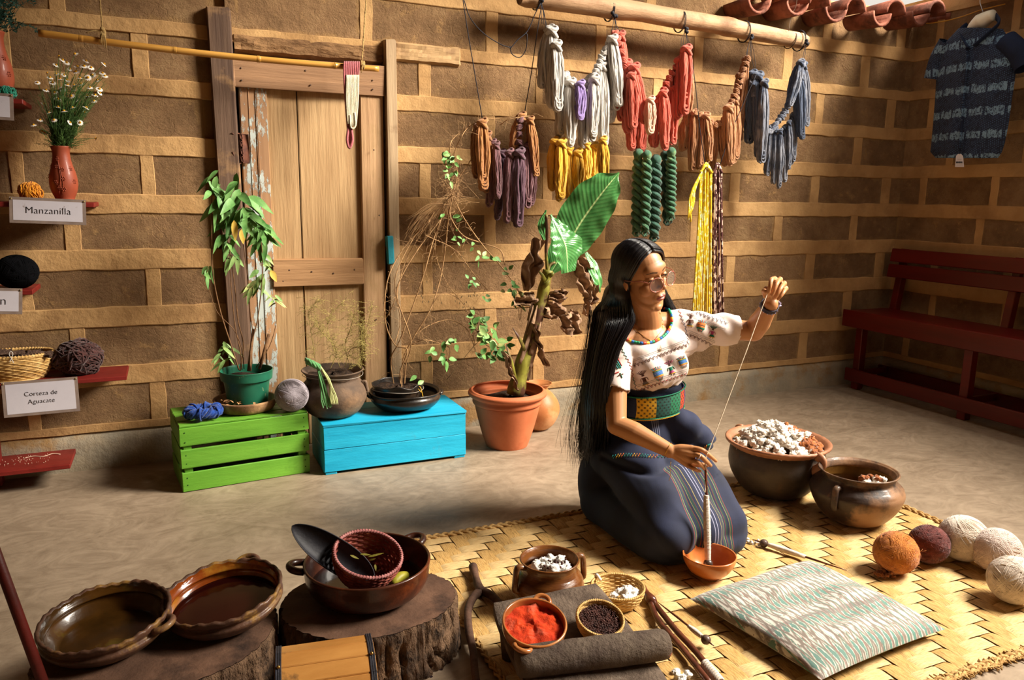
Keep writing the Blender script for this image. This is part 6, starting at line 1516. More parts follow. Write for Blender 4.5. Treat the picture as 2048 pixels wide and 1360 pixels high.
for ha in (-1.50, PI-1.50):
    mb = MB(); d = Vector((math.cos(ha), math.sin(ha), 0)); mb.tube(bez([b1+d*.198+Vector((0, 0, .212)), b1+d*.222+Vector((0, 0, .206)), b1+d*.226+Vector((0, 0, .185)), b1+d*.206+Vector((0, 0, .160)), b1+d*.185+Vector((0, 0, .148))], 12), [.020]*5+[.019]*4+[.021]*4, 12, flat=.6); part('handle', mb, LIP, big, label='broad strap handle of pinkish clay')
rd = random.Random(10); P1 = []; P2 = []
while len(P1)+len(P2) < 235:
    x, y = rd.uniform(-.165, .165), rd.uniform(-.165, .165); r2 = x*x+y*y
    if r2 > .165**2: continue
    z = .200+.050*(1-r2/.165**2)+(.028 if -.12 < x < .06 else 0)*math.exp(-((x+.02)**2+(y-.02)**2)/.008); p = b1+Vector((x, y, z+rd.uniform(-.006, .006)))
    (P2 if (x > .02 and y < .11 and noise.noise(Vector((x*16, y*16, 2))) > -.25) else P1).append(p)
solo('cotton', tufts(P1, .0165, 2), COT, b1+Vector((0, 0, .2)), 'heap of cream cotton bolls in the large sooty pot', 'cotton', kind='stuff')
solo('cotton', tufts(P2, .0165, 3), COTB, b1+Vector((.09, 0, .2)), 'brown cotton tufts at the right side of the large pot', 'cotton', kind='stuff')
POT2 = M('burnt_pot', '#2C211C', '#4A382E', 4, rough=.5, bump=.25, coat=.15, c3='#8E6A4C', s3=2.4, lo3=.45, hi3=.54)
b2 = Vector((2.318, 1.985, MATZ)); pot2 = thing('clay_pot', b2, 'round brown clay pot with scored shoulder and small ear handles', 'pot')
pr_ = smoothprof([(.070, 0), (.105, .012), (.145, .060), (.166, .112), (.160, .138), (.140, .160), (.130, .172), (.136, .190), (.143, .196)], 44)
part('body', MB().lathe(shell(pr_, .008), b2, 96, rf=lambda a, i: 1+(.005*math.sin(i*3.0) if 26 < i < 36 else 0)+(.018*max(0, math.sin(a*7))**4 if 22 < i < 31 else 0)), POT2, pot2)
part('inside', MB().lathe([(.130, .185), (.124, .165), (.14, .13), (.13, .11), (0, .108)], b2, 60), AMB, pot2)
for ha in (PI+.30, .30):
    mb = MB(); handle(mb, b2, ha, .146, .158, .158, .088, .028, .0095, flat=1.3); part('handle', mb, POT2, pot2)
rd = random.Random(5); solo('cotton', tufts([b2+Vector((rd.uniform(-.02, .075), rd.uniform(-.09, -.03), .150+rd.uniform(0, .016))) for _ in range(22)], .013, 7), COT, b2+Vector((.02, -.06, .12)), 'small heap of cream cotton inside the round brown pot', 'cotton', kind='stuff')
solo('cotton', tufts([b2+Vector((rd.uniform(-.01, .06), rd.uniform(-.05, -.01), .160+rd.uniform(0, .012))) for _ in range(6)], .012, 8), COTB, b2+Vector((.02, -.03, .13)), 'brown cotton tufts behind the cream cotton in the round pot', 'cotton', kind='stuff')

# ================================================================== small terracotta bowl under the spindle
TB = M('orange_bowl', '#B0602C', '#CC7C40', 7, rough=.28, bump=.08, coat=.45)
tb = Vector((1.518, 1.832, MATZ)); tbo = thing('clay_bowl', tb, 'small orange glazed clay bowl under the spindle tip', 'bowl')
pr_ = smoothprof([(.034, 0), (.036, .004), (.062, .022), (.080, .052), (.085, .074)], 22)
part('body', MB().lathe(shell(pr_, .005), tb, 72, zf=lambda a, i: (-.006*math.exp(-((a-2.75)/.10)**2) if 21 < i < 30 else 0)), TB, tbo)

# ================================================================== yarn balls on the mat
def ballpx(cx, cy, rp_):
    z = .05
    for _ in range(20): p = GZ(cx, cy, z); r = rp_/FPX*dep(p); z = r+MATZ
    return p, r
Y_O2 = yarn('rust_orange_yarn', '#A05A1C', '#C47A30', rough=.95); Y_MR = yarn('maroon_yarn', '#4A1C18', '#6E302A'); Y_CW = yarn('cream_yarn', '#C8B8A8', '#E0D2C2'); Y_CW2 = yarn('pinkish_cream_yarn', '#C4AFA4', '#DCCABF')
for (x, y, r, m, lab, sq, fz, sd) in ((1792, 1105, 42, Y_O2, 'rusty orange hairy yarn ball, nearest the cushion', (1, 1, .97), 160, 1), (1858, 1088, 38, Y_MR, 'dark maroon yarn ball between the orange and cream balls', (1, 1, .97), 60, 2), (1927, 1076, 46, Y_CW, 'large cream yarn ball just right of the maroon ball', (1, 1, .96), 10, 3),
        (2016, 1114, 46, Y_CW2, 'pinkish cream yarn ball behind another at the right edge', (1, 1, .96), 10, 4), (2020, 1156, 47, Y_CW, 'cream yarn ball in front at the right edge of the frame', (1, 1, .97), 10, 5)):
    p, rr = ballpx(x, y, r)
    if sd == 4: p = p+Vector((.012, .045, 0))
    if sd == 5: p = p+Vector((.0, -.012, 0))
    yarn_ball('yarn_ball', p, rr, m, lab, 'yarn ball', 'yarn balls on the mat', n=210, seed=sd*7, tr=.0012, sq=sq, fuzz=fz)
rd = random.Random(2); q = GZ(1768, 1150, MATZ+.006); solo('cotton', tufts([q+Vector((rd.gauss(0, .013), rd.gauss(0, .008), .004)) for _ in range(7)], .012, 5), COTB, q-Vector((0, 0, .006)), 'small scrap of brown cotton in front of the orange ball', 'cotton', kind='stuff')

# ================================================================== cushion
def cush_mat():
    m, nt, bs = newmat('ikat_cushion'); v = tex_coord(nt); nz_ = nt.nodes.new('ShaderNodeTexNoise'); nz_.inputs['Scale'].default_value = 9; nz_.inputs['Detail'].default_value = 3; nt.links.new(v, nz_.inputs['Vector'])
    ad = nt.nodes.new('ShaderNodeVectorMath'); ad.operation = 'MULTIPLY_ADD'; nt.links.new(nz_.outputs['Color'], ad.inputs[0]); ad.inputs[1].default_value = (.010, .06, 0); nt.links.new(v, ad.inputs[2])
    X, Y, Z = sepxyz(nt, ad.outputs[0]); X0 = sepxyz(nt, v)[0]
    def tri(x, per): return mth(nt, 'ABSOLUTE', mth(nt, 'SUBTRACT', mth(nt, 'FRACT', mth(nt, 'DIVIDE', x, per)), .5))
    d = mth(nt, 'ADD', tri(X, .024), tri(Y, .115))          # 0..1 diamonds
    fine = noise_n(nt, tex_coord(nt, (14, 1.2, 1)), 30, 3)
    d = mth(nt, 'ADD', d, mth(nt, 'MULTIPLY', mth(nt, 'SUBTRACT', fine, .5), .45))
    wr_ = nt.nodes.new('ShaderNodeMapRange'); wr_.inputs[1].default_value = .07; wr_.inputs[2].default_value = .20; nt.links.new(mth(nt, 'ABSOLUTE', mth(nt, 'SUBTRACT', d, .5)), wr_.inputs[0]); white = mth(nt, 'MULTIPLY', wr_.outputs[0], mth(nt, 'GREATER_THAN', noise_n(nt, tex_coord(nt, (6, 1, 1)), 26, 4, .7), .44))
    cen = mth(nt, 'LESS_THAN', d, .27)
    col = mixc(nt, white, '#75695F', '#C9C3B8'); col = mixc(nt, cen, col, '#587A70')
    band = mth(nt, 'LESS_THAN', mth(nt, 'ABSOLUTE', mth(nt, 'ADD', Y, mth(nt, 'MULTIPLY_ADD', fine, .012, .026))), .008); col = mixc(nt, mth(nt, 'MULTIPLY', band, .7), col, '#6E6460')
    teal = mth(nt, 'LESS_THAN', tri(X0, .0235), .035); col = mixc(nt, mth(nt, 'MULTIPLY', teal, .75), col, '#2E8A74')
    redl = mth(nt, 'LESS_THAN', tri(mth(nt, 'ADD', X0, .006), .047), .02); col = mixc(nt, mth(nt, 'MULTIPLY', redl, .6), col, '#8E5048')
    nt.links.new(col, bs.inputs['Base Color']); bs.inputs['Roughness'].default_value = .85; bs.inputs['Sheen Weight'].default_value = .2
    bumpn(nt, bs, noise_n(nt, v, 300, 3), .25, .001); return m
cc = [Vector((1.338, 1.690, 0)), Vector((1.850, 1.742, 0)), Vector((1.895, 1.285, 0)), Vector((1.400, 1.245, 0))]; cen = sum(cc, Vector())/4
loc = Vector((cen.x, cen.y, MATZ)); th_ = -.02; mb = MB()
def cu(u, v, s):
    p = cc[3].lerp(cc[2], u).lerp(cc[0].lerp(cc[1], u), v); e = (1-abs(2*u-1)**3.2)*(1-abs(2*v-1)**3.2); pin = .035*(abs(2*u-1)**6*(1-abs(2*v-1)**2)+0); pin2 = .035*(abs(2*v-1)**6*(1-abs(2*u-1)**2))
    c = (p-cen); p = cen+Vector((c.x*(1-pin), c.y*(1-pin2), 0)); q = max(0, e)**.45
    dent = .016*math.exp(-(((u-.50)/.16)**2+((v-.55)/.10)**2))+.007*math.sin((u+v*1.4)*8)*e+.005*noise.noise(Vector((u*6, v*6, 1)))*e+.003*math.sin((u*3-v*9)*4)*e*math.exp(-((u-.45)/.25)**2)
    p.z = MATZ+.031+(q*.046-dent if s else -q*.029); return p
mb.grid(lambda u, v: cu(u, v, True), 60, 60); mb.grid(lambda u, v: cu(1-u, v, False), 30, 30)
solo('cushion', mb, cush_mat(), loc, 'flat square cushion in teal, grey and white ikat cloth', 'cushion')

# ================================================================== forked stick, wooden tongs, spindles
DST = M('dark_branch', '#3A261C', '#5E4232', 20, (1, 1, 1), rough=.75, bump=.6, bscale=60)
fs_ = thing('forked_stick', GZ(962, 1178, MATZ), 'dark forked wooden branch lying between the stump and grinding stone', 'stick')
def zp(l, z=.014): return [GZ(x, y, MATZ+z) for x, y in l]
part('stem', MB().tube(bez(zp([(946, 1133), (950, 1150), (957, 1172), (962, 1184)], .016), 12), [.0145, .0145, .014, .013, .0125, .012, .012, .0125, .013, .014, .015, .016, .016], 12), DST, fs_)
part('branch', MB().tube(bez(zp([(962, 1180), (946, 1196), (936, 1222), (938, 1262), (946, 1300), (950, 1345), (958, 1390)], .014), 26), [lerp(.013, .009, i/26) for i in range(27)], 10), DST, fs_)
part('branch', MB().tube(bez(zp([(962, 1180), (984, 1192), (1003, 1212), (1018, 1240)], .014), 14), [lerp(.013, .010, i/14) for i in range(15)], 10), DST, fs_)
TNG = M('polished_dark_wood', '#3E1E14', '#6A3824', 16, (.5, 1, 1), rough=.3, bump=.15, coat=.35)
tg_ = thing('wooden_tongs', GZ(1305, 1208, MATZ), 'long polished dark wooden tongs on the mat left of the cushion', 'tongs')
part('handle', MB().tube(bez(zp([(1283, 1172), (1292, 1186), (1306, 1206)], .014), 8), [.010, .0115, .011, .0105, .0105, .012, .015, .017, .014], 12), TNG, tg_)
part('prong', MB().tube(bez(zp([(1306, 1203), (1349, 1257), (1394, 1306), (1446, 1372)], .014), 16), .0085, 10), TNG, tg_)
part('prong', MB().tube(bez(zp([(1302, 1208), (1318, 1244), (1360, 1292), (1424, 1372)], .014), 16), .0085, 10), TNG, tg_)
wt = MB()
for i in range(10): c_ = GZ(lerp(1410, 1440, i/9), lerp(1328, 1364, i/9), MATZ+.014); wt.tube([c_+Vector((.0105*math.cos(a), 0, .0105*math.sin(a))) for a in [2*PI*k/12 for k in range(12)]], .0035, 5, closed=True)
part('white_winding', wt, Y_CW, tg_)
q = GZ(1366, 1352, MATZ+.008); rd = random.Random(12); solo('cotton', tufts([q+Vector((rd.gauss(0, .012), rd.gauss(0, .012), .0)) for _ in range(6)], .010, 6), COTW, q-Vector((0, 0, .008)), 'white cotton scraps beside the tongs at the bottom edge', 'cotton', kind='stuff')
def spindle(pts, yarn_a, yarn_b, whorl, label, r=.0038, z=.014, rw=.012, yr=.008, sd=1):
    P = [GZ(x, y, MATZ+z) for x, y in pts]; t = thing('spindle', P[0], label, 'spindle'); A, B = P; L = (B-A)
    part('shaft', MB().tube([A.lerp(B, i/10) for i in range(11)], [r*.4]+[r]*7+[r*.8, r*.6, r*.25], 8), TNG, t)
    mb = MB(); n = 70; d = L.normalized(); u = Vector((0, 0, 1)); u = (u-d*u.dot(d)).normalized(); v = d.cross(u); pts_ = []
    for i in range(n*10):
        s = i/(n*10); c = A.lerp(B, lerp(yarn_a, yarn_b, s)); rr = yr*(math.sin(PI*min(1, s*.8+.15))**.5); a = i/10*2*PI; pts_.append(c+(u*math.cos(a)+v*math.sin(a))*rr)
    mb.tube(pts_, .0014, 4); mb.tube([A.lerp(B, lerp(yarn_a, yarn_b, s)) for s in (0, .5, 1)], yr*.82, 10); part('wound_yarn', mb, Y_CW, t)
    part('whorl', MB().ell(A.lerp(B, whorl), (rw, rw, rw*.95), nu=20, nv=12, nz=.04), M('clay_whorl', '#3A2C26', '#5E4A3E', 30, rough=.5, bump=.2, coat=.2), t); return t
spindle([(1505, 1079), (1694, 1141)], .18, .58, .13, 'wooden spindle with clay whorl and white yarn lying above the cushion', rw=.0150, yr=.0088)
q = GZ(1500, 1082, MATZ+.006); solo('cotton', tufts([GZ(1496+i*4+rd.uniform(-3, 3), 1080+i*1.4+rd.uniform(-3, 3), MATZ+.005) for i in range(8)], .007, 16), COTW, q-Vector((0, 0, .006)), 'wisps of white fibre at the end of the lying spindle', 'cotton', kind='stuff')
spindle([(1428, 1292), (1314, 1203)], .20, .42, .13, 'thin spindle with small dark whorl resting against the wooden tongs', r=.003, z=.024, rw=.0135, yr=.0065)
# ================================================================== the kneeling woman
P = GY
az = math.radians(34); r_w = Vector((math.cos(az), -math.sin(az), 0)); n_w = -Vector((math.sin(az), math.cos(az), 0)); u_w = Vector((0, 0, 1))
F_ = (r_w*.74+u_w*-.15+n_w*.655).normalized(); Lx = (r_w*.66+u_w*.27+n_w*-.684); Lx = (Lx-F_*Lx.dot(F_)).normalized(); H_ = -(F_.cross(Lx)).normalized()
if H_.z < 0: H_ = -H_
Rt_ = -Lx                      # local x = her right side (image left)
RH = Matrix((Rt_, F_, H_)).transposed()
HO = P(1284, 551, 2.23)        # middle of the skull
def hp(x, y, z): return HO+RH @ Vector((x, y, z))
person = thing('person', Vector((1.57, 2.2, MATZ)), 'kneeling woman with very long black hair, white embroidered blouse and navy skirt, spinning thread', 'person')
def capsule(mb, pts, rs, n=20):
    q = bez(pts, 14) if len(pts) > 2 else [Vector(pts[0]).lerp(Vector(pts[1]), i/8) for i in range(9)]
    m = len(q)-1; rr = [float(np.interp(i/m, np.linspace(0, 1, len(rs)), rs)) for i in range(m+1)]
    mb.tube(q, rr, n); mb.ell(q[0], rr[0], nu=n, nv=12); mb.ell(q[-1], rr[-1], nu=n, nv=12)
body = MB()
# ---- head
def he(c, r): body.ell(hp(*c), r, R=RH, nu=32, nv=22)
he((0, -.014, .036), (.072, .090, .078)); he((0, .020, -.032), (.0585, .066, .082)); he((0, .0655, -.101), (.021, .015, .0145)); he((0, .050, -.088), (.036, .024, .022))
he((0, .058, .038), (.050, .026, .030)); he((0, .0655, .0275), (.042, .017, .010))
for s in (-1, 1):
    capsule(body, [hp(s*.054, .000, -.050), hp(s*.042, .034, -.082), hp(s*.018, .058, -.100)], [.015, .015, .014], 14)
    he((s*.036, .050, -.026), (.023, .024, .026)); he((s*.047, .030, .002), (.014, .022, .014))
    he((s*.0305, .0640, .0125), (.0158, .0152, .0130))         # eyeball under lids
    he((s*.0705, -.014, -.010), (.0065, .016, .027)); he((s*.072, -.010, -.034), (.005, .008, .008))
    he((s*.0115, .0865, -.0205), (.0072, .0085, .0066))         # nostril wings
capsule(body, [hp(0, .0745, .022), hp(0, .0865, .000), hp(0, .0985, -.0175)], [.0072, .0078, .0098], 14)
he((0, .0895, -.0245), (.006, .008, .005))
he((0, .070, -.055), (.031, .0205, .025))
for x, y, z, rx, ry, rz in ((-.0085, .0885, -.0500, .0095, .0062, .0042), (.0085, .0885, -.0500, .0095, .0062, .0042), (0, .0885, -.0512, .012, .0062, .0038), (0, .0865, -.0632, .0135, .0075, .0056), (.012, .0830, -.0605, .009, .006, .0042), (-.012, .0830, -.0605, .009, .006, .0042)): he((x, y, z), (rx, ry, rz))
# ---- neck, torso
capsule(body, [hp(0, -.020, -.045), Vector((1.535, 2.275, .80)), Vector((1.548, 2.300, .73))], [.052, .050, .060], 24)
SR, SL = Vector((1.425, 2.285, .695)), Vector((1.700, 2.285, .745))
capsule(body, [SR, Vector((1.49, 2.30, .722)), Vector((1.555, 2.305, .742)), Vector((1.63, 2.30, .748)), SL], [.043, .046, .048, .046, .043], 20)
def be(c, r): body.ell(c, r, nu=32, nv=22)
be((1.553, 2.282, .645), (.122, .082, .12)); be((1.57, 2.29, .53), (.105, .080, .12)); be((1.575, 2.31, .33), (.14, .11, .15))
be((1.505, 2.215, .615), (.050, .050, .050)); be((1.612, 2.215, .622), (.050, .050, .050))
capsule(body, [Vector((1.50, 2.31, .22)), Vector((1.46, 1.99, .085))], [.088, .060]); capsule(body, [Vector((1.65, 2.31, .22)), Vector((1.69, 1.98, .085))], [.088, .060])
capsule(body, [Vector((1.46, 2.0, .07)), Vector((1.48, 2.36, .07))], [.048, .040]); capsule(body, [Vector((1.69, 2.0, .07)), Vector((1.66, 2.36, .07))], [.048, .040])
# ---- arms
ER, WR = P(1233, 850, 2.15), P(1340, 902, 2.0); EL, WL = P(1508, 663, 2.17), P(1541, 608, 2.065)
capsule(body, [SR, SR.lerp(ER, .5)+Vector((-.004, 0, 0)), ER], [.043, .039, .034]); capsule(body, [ER, ER.lerp(WR, .35)+Vector((0, 0, .004)), WR], [.034, .036, .0235])
capsule(body, [SL, SL.lerp(EL, .5), EL], [.043, .040, .036]); capsule(body, [EL, EL.lerp(WL, .35), WL], [.035, .039, .0265])
# ---- hands
def finger(pts, r=(.0082, .0078, .0070, .0062)): capsule(body, pts, list(r), 12)
NAILS = []
KL = [P(1549, 558, 2.035), P(1560, 559, 2.040), P(1568, 567, 2.047), P(1571, 577, 2.053)]
for k in KL: capsule(body, [WL, WL.lerp(k, .5)+Vector((0, .004, 0)), k], [.017, .0145, .0105], 12)
capsule(body, [WL, P(1536, 590, 2.055), P(1532, 578, 2.03)], [.017, .013, .010], 12)
finger([KL[0], P(1543, 559, 1.998), P(1540, 572, 1.985), P(1537, 584, 1.990)]); finger([KL[1], P(1555, 565, 1.998), P(1549, 578, 1.988), P(1543, 590, 1.994)])
finger([KL[2], P(1563, 574, 2.005), P(1556, 585, 1.997), P(1550, 594, 2.004)]); finger([KL[3], P(1568, 583, 2.015), P(1562, 592, 2.008), P(1556, 598, 2.014)], (.0074, .0068, .006, .0052))
finger([P(1532, 592, 2.05), P(1528, 582, 2.02), P(1531, 583, 1.998)], (.0105, .0090, .0072))
KR = [P(1383, 896, 1.955), P(1387, 908, 1.945), P(1384, 921, 1.945), P(1376, 931, 1.955)]
for k, rr in zip(KR, (.0105, .0105, .010, .0095)): capsule(body, [WR, WR.lerp(k, .5)+Vector((0, 0, .003)), k], [.0175, .0155, rr], 12)
finger([KR[0], P(1404, 900, 1.930), P(1420, 912, 1.920), P(1432, 922, 1.918)], (.0092, .0082, .0074, .0058)); finger([KR[1], P(1402, 913, 1.918), P(1412, 922, 1.912), P(1421, 931, 1.916)], (.0092, .0084, .0078, .0066))
finger([KR[2], P(1396, 925, 1.918), P(1404, 932, 1.920), P(1409, 938, 1.930)], (.0086, .0080, .0072, .0062)); finger([KR[3], P(1387, 937, 1.930), P(1394, 941, 1.932), P(1400, 942, 1.942)], (.008, .0074, .0066, .0056))
finger([P(1362, 917, 1.985), P(1386, 927, 1.968), P(1404, 930, 1.952), P(1414, 931, 1.942)], (.014, .0105, .0088, .007))
bme = remesh(body, .0024, 5, 'body')
bv = np.empty(len(bme.vertices)*3); bme.vertices.foreach_get('co', bv); bv = bv.reshape(-1, 3)
RHn = np.array(RH); loc = (bv-np.array(HO)) @ RHn          # head-local coordinates
# carve mouth line and eye creases by displacement in head space
def gauss(x, s): return np.exp(-(x/s)**2)
front = (loc[:, 1] > .04)
d = np.zeros(len(bv))
d -= .0034*gauss(loc[:, 2]+.0565-.0012*np.abs(loc[:, 0])/.02, .0020)*gauss(loc[:, 0], .0175)*front          # parting of the lips
for s in (-1, 1):
    d -= .0016*gauss(loc[:, 2]-.0220, .0022)*gauss(loc[:, 0]-s*.030, .013)*front   # lid crease
    d -= .0045*gauss(loc[:, 0]-s*.0155, .006)*gauss(loc[:, 2]-.015, .009)*front     # inner corner of the socket
    d -= .0012*gauss(loc[:, 0]-s*.022, .004)*gauss(loc[:, 2]+.034, .008)*front
d -= .0016*gauss(loc[:, 2]+.0745, .005)*gauss(loc[:, 0], .014)*front
d -= .0012*gauss(loc[:, 0], .0028)*gauss(loc[:, 2]+.037, .006)*front
bv = bv + np.outer(d, np.array(F_)); bme.vertices.foreach_set('co', bv.ravel()); bme.update()
BT = BVHTree.FromPolygons([tuple(p) for p in bv], [tuple(p.vertices) for p in bme.polygons])
# skin colour attribute: lips, brows, flush
ca = bme.color_attributes.new('tint', 'FLOAT_COLOR', 'POINT'); L0 = loc
skin = np.array(lin('#B27C50')[:3]); lip = np.array(lin('#8E3A30')[:3]); brow = np.array(lin('#24150E')[:3]); blush = np.array(lin('#B06A44')[:3]); line = np.array(lin('#170D0A')[:3])
col = np.tile(skin, (len(bv), 1))
def mixa(c, k): 
    global col
    col = col*(1-k[:, None])+c*k[:, None]
for s in (-1, 1): mixa(blush, .35*gauss(loc[:, 0]-s*.038, .018)*gauss(loc[:, 2]+.028, .016)*front)
up_e = -.0470+.0022*np.cos(loc[:, 0]/.0045*1.0)*gauss(loc[:, 0], .008); lo_e = -.0695
inl = (np.abs(loc[:, 0]) < .0225)*front*(loc[:, 1] > .062)
hgt = 1-(loc[:, 0]/.0225)**2; mid = -.0565
t1 = np.clip((mid+.0118*np.clip(hgt, 0, 1)**.6-loc[:, 2])/.0012, 0, 1)*np.clip((loc[:, 2]-(mid-.0140*np.clip(hgt, 0, 1)**.6))/.0012, 0, 1)
mixa(lip, .85*t1*inl)
mixa(line, .9*gauss(loc[:, 2]+.0568, .0011)*(np.abs(loc[:, 0]) < .0175)*front)
for s in (-1, 1):
    x = (loc[:, 0]*s-.012)/.036; cz = .0345+.0062*np.sin(np.clip(x, 0, 1)*2.3)-.004*np.clip(x, 0, 1)**2
    k = np.clip((.0036*(1-.55*np.clip(x, 0, 1)**2)-np.abs(loc[:, 2]-cz))/.0012, 0, 1)*(x > 0)*(x < 1)*front; mixa(brow, .88*k)
    x = (loc[:, 0]*s-.0165)/.0285; cz = .0085+.0035*np.sin(np.clip(x, 0, 1)*PI); k = np.clip((.0012-np.abs(loc[:, 2]-cz))/.0006, 0, 1)*(x > 0)*(x < 1.05)*front; mixa(line, k)
c4 = np.ones((len(bv), 4)); c4[:, :3] = col; ca.data.foreach_set('color', c4.ravel())
sm_, nt, bs = newmat('skin'); at = nt.nodes.new('ShaderNodeVertexColor'); at.layer_name = 'tint'
nt.links.new(at.outputs[0], bs.inputs['Base Color']); bs.inputs['Roughness'].default_value = .46; bs.inputs['Subsurface Weight'].default_value = .12; bs.inputs['Subsurface Scale'].default_value = .01; bs.inputs['Subsurface Radius'].default_value = (1, .35, .2)
bs.inputs['Specular IOR Level'].default_value = .4; bumpn(nt, bs, noise_n(nt, tex_coord(nt), 420, 4), .12, .001)
me_shift(bme, ORG[person]); bme.polygons.foreach_set('use_smooth', [True]*len(bme.polygons)); bme.materials.clear(); part('body', bme, sm_, person)
def ray_hit(tree, x, y, dmin=0):
    o = CAM; dr = ray(x, y).normalized(); h = tree.ray_cast(o, dr)
    return (h[0], h[1]) if h[0] else (None, None)
# ---- eyes: downcast, a dark sliver of iris between the lids
EYEW = M('eye_white', '#C9BEB4', rough=.2, bump=0, coat=.5); IRIS = M('dark_iris', '#1A0D08', rough=.1, bump=0, coat=.8); LASH = M('lashes', '#0C0807', rough=.6, bump=0)
for s in (-1, 1):
    cx_e, cz_e = s*.0305, .0090
    e = MB(); n = 16
    def surf(x, z, off=.0006):
        h = BT.ray_cast(hp(x, .14, z), -F_); return (h[0] if h[0] else hp(x, .08, z))+F_*off
    top = [surf(cx_e+.0125*math.cos(a), cz_e+.0054*math.sin(a)) for a in [PI*i/n for i in range(n+1)]]; bot = [surf(cx_e+.0125*math.cos(a), cz_e-.0030*math.sin(a)) for a in [PI*i/n for i in range(n+1)]]
    e.add(top+bot, [(i, i+1, n+1+i+1, n+1+i) for i in range(n)]); eo = part('eye', e, EYEW, person)
    ir = MB(); cxi = cx_e-.0035; ir.add([surf(cxi, cz_e, .0011)]+[surf(cxi+.0042*math.cos(a), cz_e+max(-.0029, min(.0048, .0046*math.sin(a))), .0010) for a in [2*PI*i/18 for i in range(18)]], [(0, i+1, (i+1) % 18+1) for i in range(18)]); part('iris', ir, IRIS, eo)
    la_ = MB(); la_.tube([surf(cx_e+.0135*math.cos(a), cz_e+.0058*math.sin(a), .0012) for a in [PI*i/n for i in range(n+1)]], [.0005]+[.0013]*(n-1)+[.0005], 5); part('lashes', la_, LASH, person)
# ---- glasses
GLF = M('rose_gold_frame', '#9A5A4C', '#B87460', 30, rough=.25, bump=0, coat=.6); gm, nt, bs = newmat('lens'); bs.inputs['Alpha'].default_value = .045; bs.inputs['IOR'].default_value = 1.5; bs.inputs['Roughness'].default_value = .04; bs.inputs['Base Color'].default_value = (1, .97, .95, 1)
gl = thing('glasses', hp(0, .10, 0), 'rose-tinted round spectacles worn by the kneeling woman', 'glasses')
def ringpt(s, a, k=1): x = s*.0345+s*0+.0272*math.cos(a)*k; z = .0035+.0245*math.sin(a)*k*(1 if math.sin(a) < 0 else .92); return hp(x, .1005-.18*abs(x)**1*.35-.004*math.cos(a)*s-(z-.011)*.10, z)
for s in (-1, 1):
    part('rim', MB().tube([ringpt(s, 2*PI*i/36) for i in range(36)], .0017, 6, closed=True), GLF, gl)
    lb2 = MB(); lb2.add([ringpt(s, 0, 0)]+[ringpt(s, 2*PI*i/36, .98) for i in range(36)], [(0, i+1, (i+1) % 36+1) for i in range(36)]); part('lens', lb2, gm, gl)
    part('temple_arm', MB().tube(bez([ringpt(s, .45 if s > 0 else PI-.45), hp(s*.067, .075, .018), hp(s*.077, .035, .014), hp(s*.079, -.008, .006)], 12), .0014, 6), GLF, gl)
part('bridge', MB().tube(bez([ringpt(-1, .25), hp(0, .1005, .0145), ringpt(1, PI-.25)], 8), .0014, 6), GLF, gl)
part('earring', MB().ell(hp(.0775, -.006, -.040), .0042, nu=12, nv=8), M('pearl', '#D8CCC0', rough=.2, bump=0, coat=.5), person)

# ================================================================== blouse
bl = MB()
def ble(c, r): bl.ell(c, r, nu=32, nv=20)
ble((1.553, 2.280, .640), (.132, .092, .122)); ble((1.565, 2.275, .560), (.125, .092, .055)); ble((1.505, 2.212, .612), (.054, .056, .060)); ble((1.612, 2.212, .618), (.054, .056, .060)); ble((1.558, 2.205, .590), (.08, .055, .05))
capsule(bl, [SR+Vector((.0, 0, -.002)), Vector((1.49, 2.30, .718)), Vector((1.555, 2.305, .734)), Vector((1.63, 2.30, .744)), SL], [.052, .052, .052, .052, .053], 24)
ble((1.50, 2.25, .67), (.075, .062, .05)); ble((1.62, 2.25, .69), (.075, .062, .05))
sRe = SR.lerp(ER, .56); sLe = SL.lerp(EL, .70)
capsule(bl, [SR, SR.lerp(ER, .2)+Vector((-.003, -.004, 0)), sRe], [.053, .056, .053], 24); capsule(bl, [SL+Vector((-.01, 0, 0)), SL.lerp(EL, .4)+Vector((0, 0, -.004)), sLe], [.056, .058, .060], 24)
capsule(bl, [Vector((1.655, 2.27, .655)), SL.lerp(EL, .25)+Vector((0, 0, -.035)), SL.lerp(EL, .55)+Vector((0, 0, -.022))], [.055, .048, .040], 20)
blm = remesh(bl, .005, 8, 'blouse'); v_ = np.empty(len(blm.vertices)*3); blm.vertices.foreach_get('co', v_); v_ = v_.reshape(-1, 3)
blm.calc_loop_triangles(); nr = np.empty(len(blm.vertices)*3); blm.vertices.foreach_get('normal', nr); nr = nr.reshape(-1, 3)
for i in range(len(v_)):     # soft drapery
    p = v_[i]; q = p[2]
    f = .0035*math.sin(p[0]*46+p[2]*14+2*noise.noise(Vector(p)*7))*(1 if q < .66 else .35)+.006*noise.noise(Vector((p[0]*9, p[1]*9, p[2]*5)))
    if q < .575: f += .004*math.sin(p[0]*120+noise.noise(Vector(p)*12)*4)*min(1, (.575-q)/.03)
    if p[0] > 1.72: f += .004*math.sin((p[0]+p[2]*.6)*85)
    v_[i] = p+nr[i]*f
pol = [tuple(p.vertices) for p in blm.polygons]; BB = BVHTree.FromPolygons([tuple(p) for p in v_], pol)
front_n = [ray_hit(BB, x, y)[0] for x, y in ((1237, 668), (1246, 675), (1256, 681), (1270, 685), (1285, 687), (1300, 685.5), (1313, 681), (1325, 674), (1335, 664), (1341, 652), (1343, 640), (1341, 628))]
neck_loop = [p for p in front_n if p]+[P(1331, 617, 2.335), P(1300, 622, 2.385), P(1265, 632, 2.375), P(1243, 648, 2.34)]
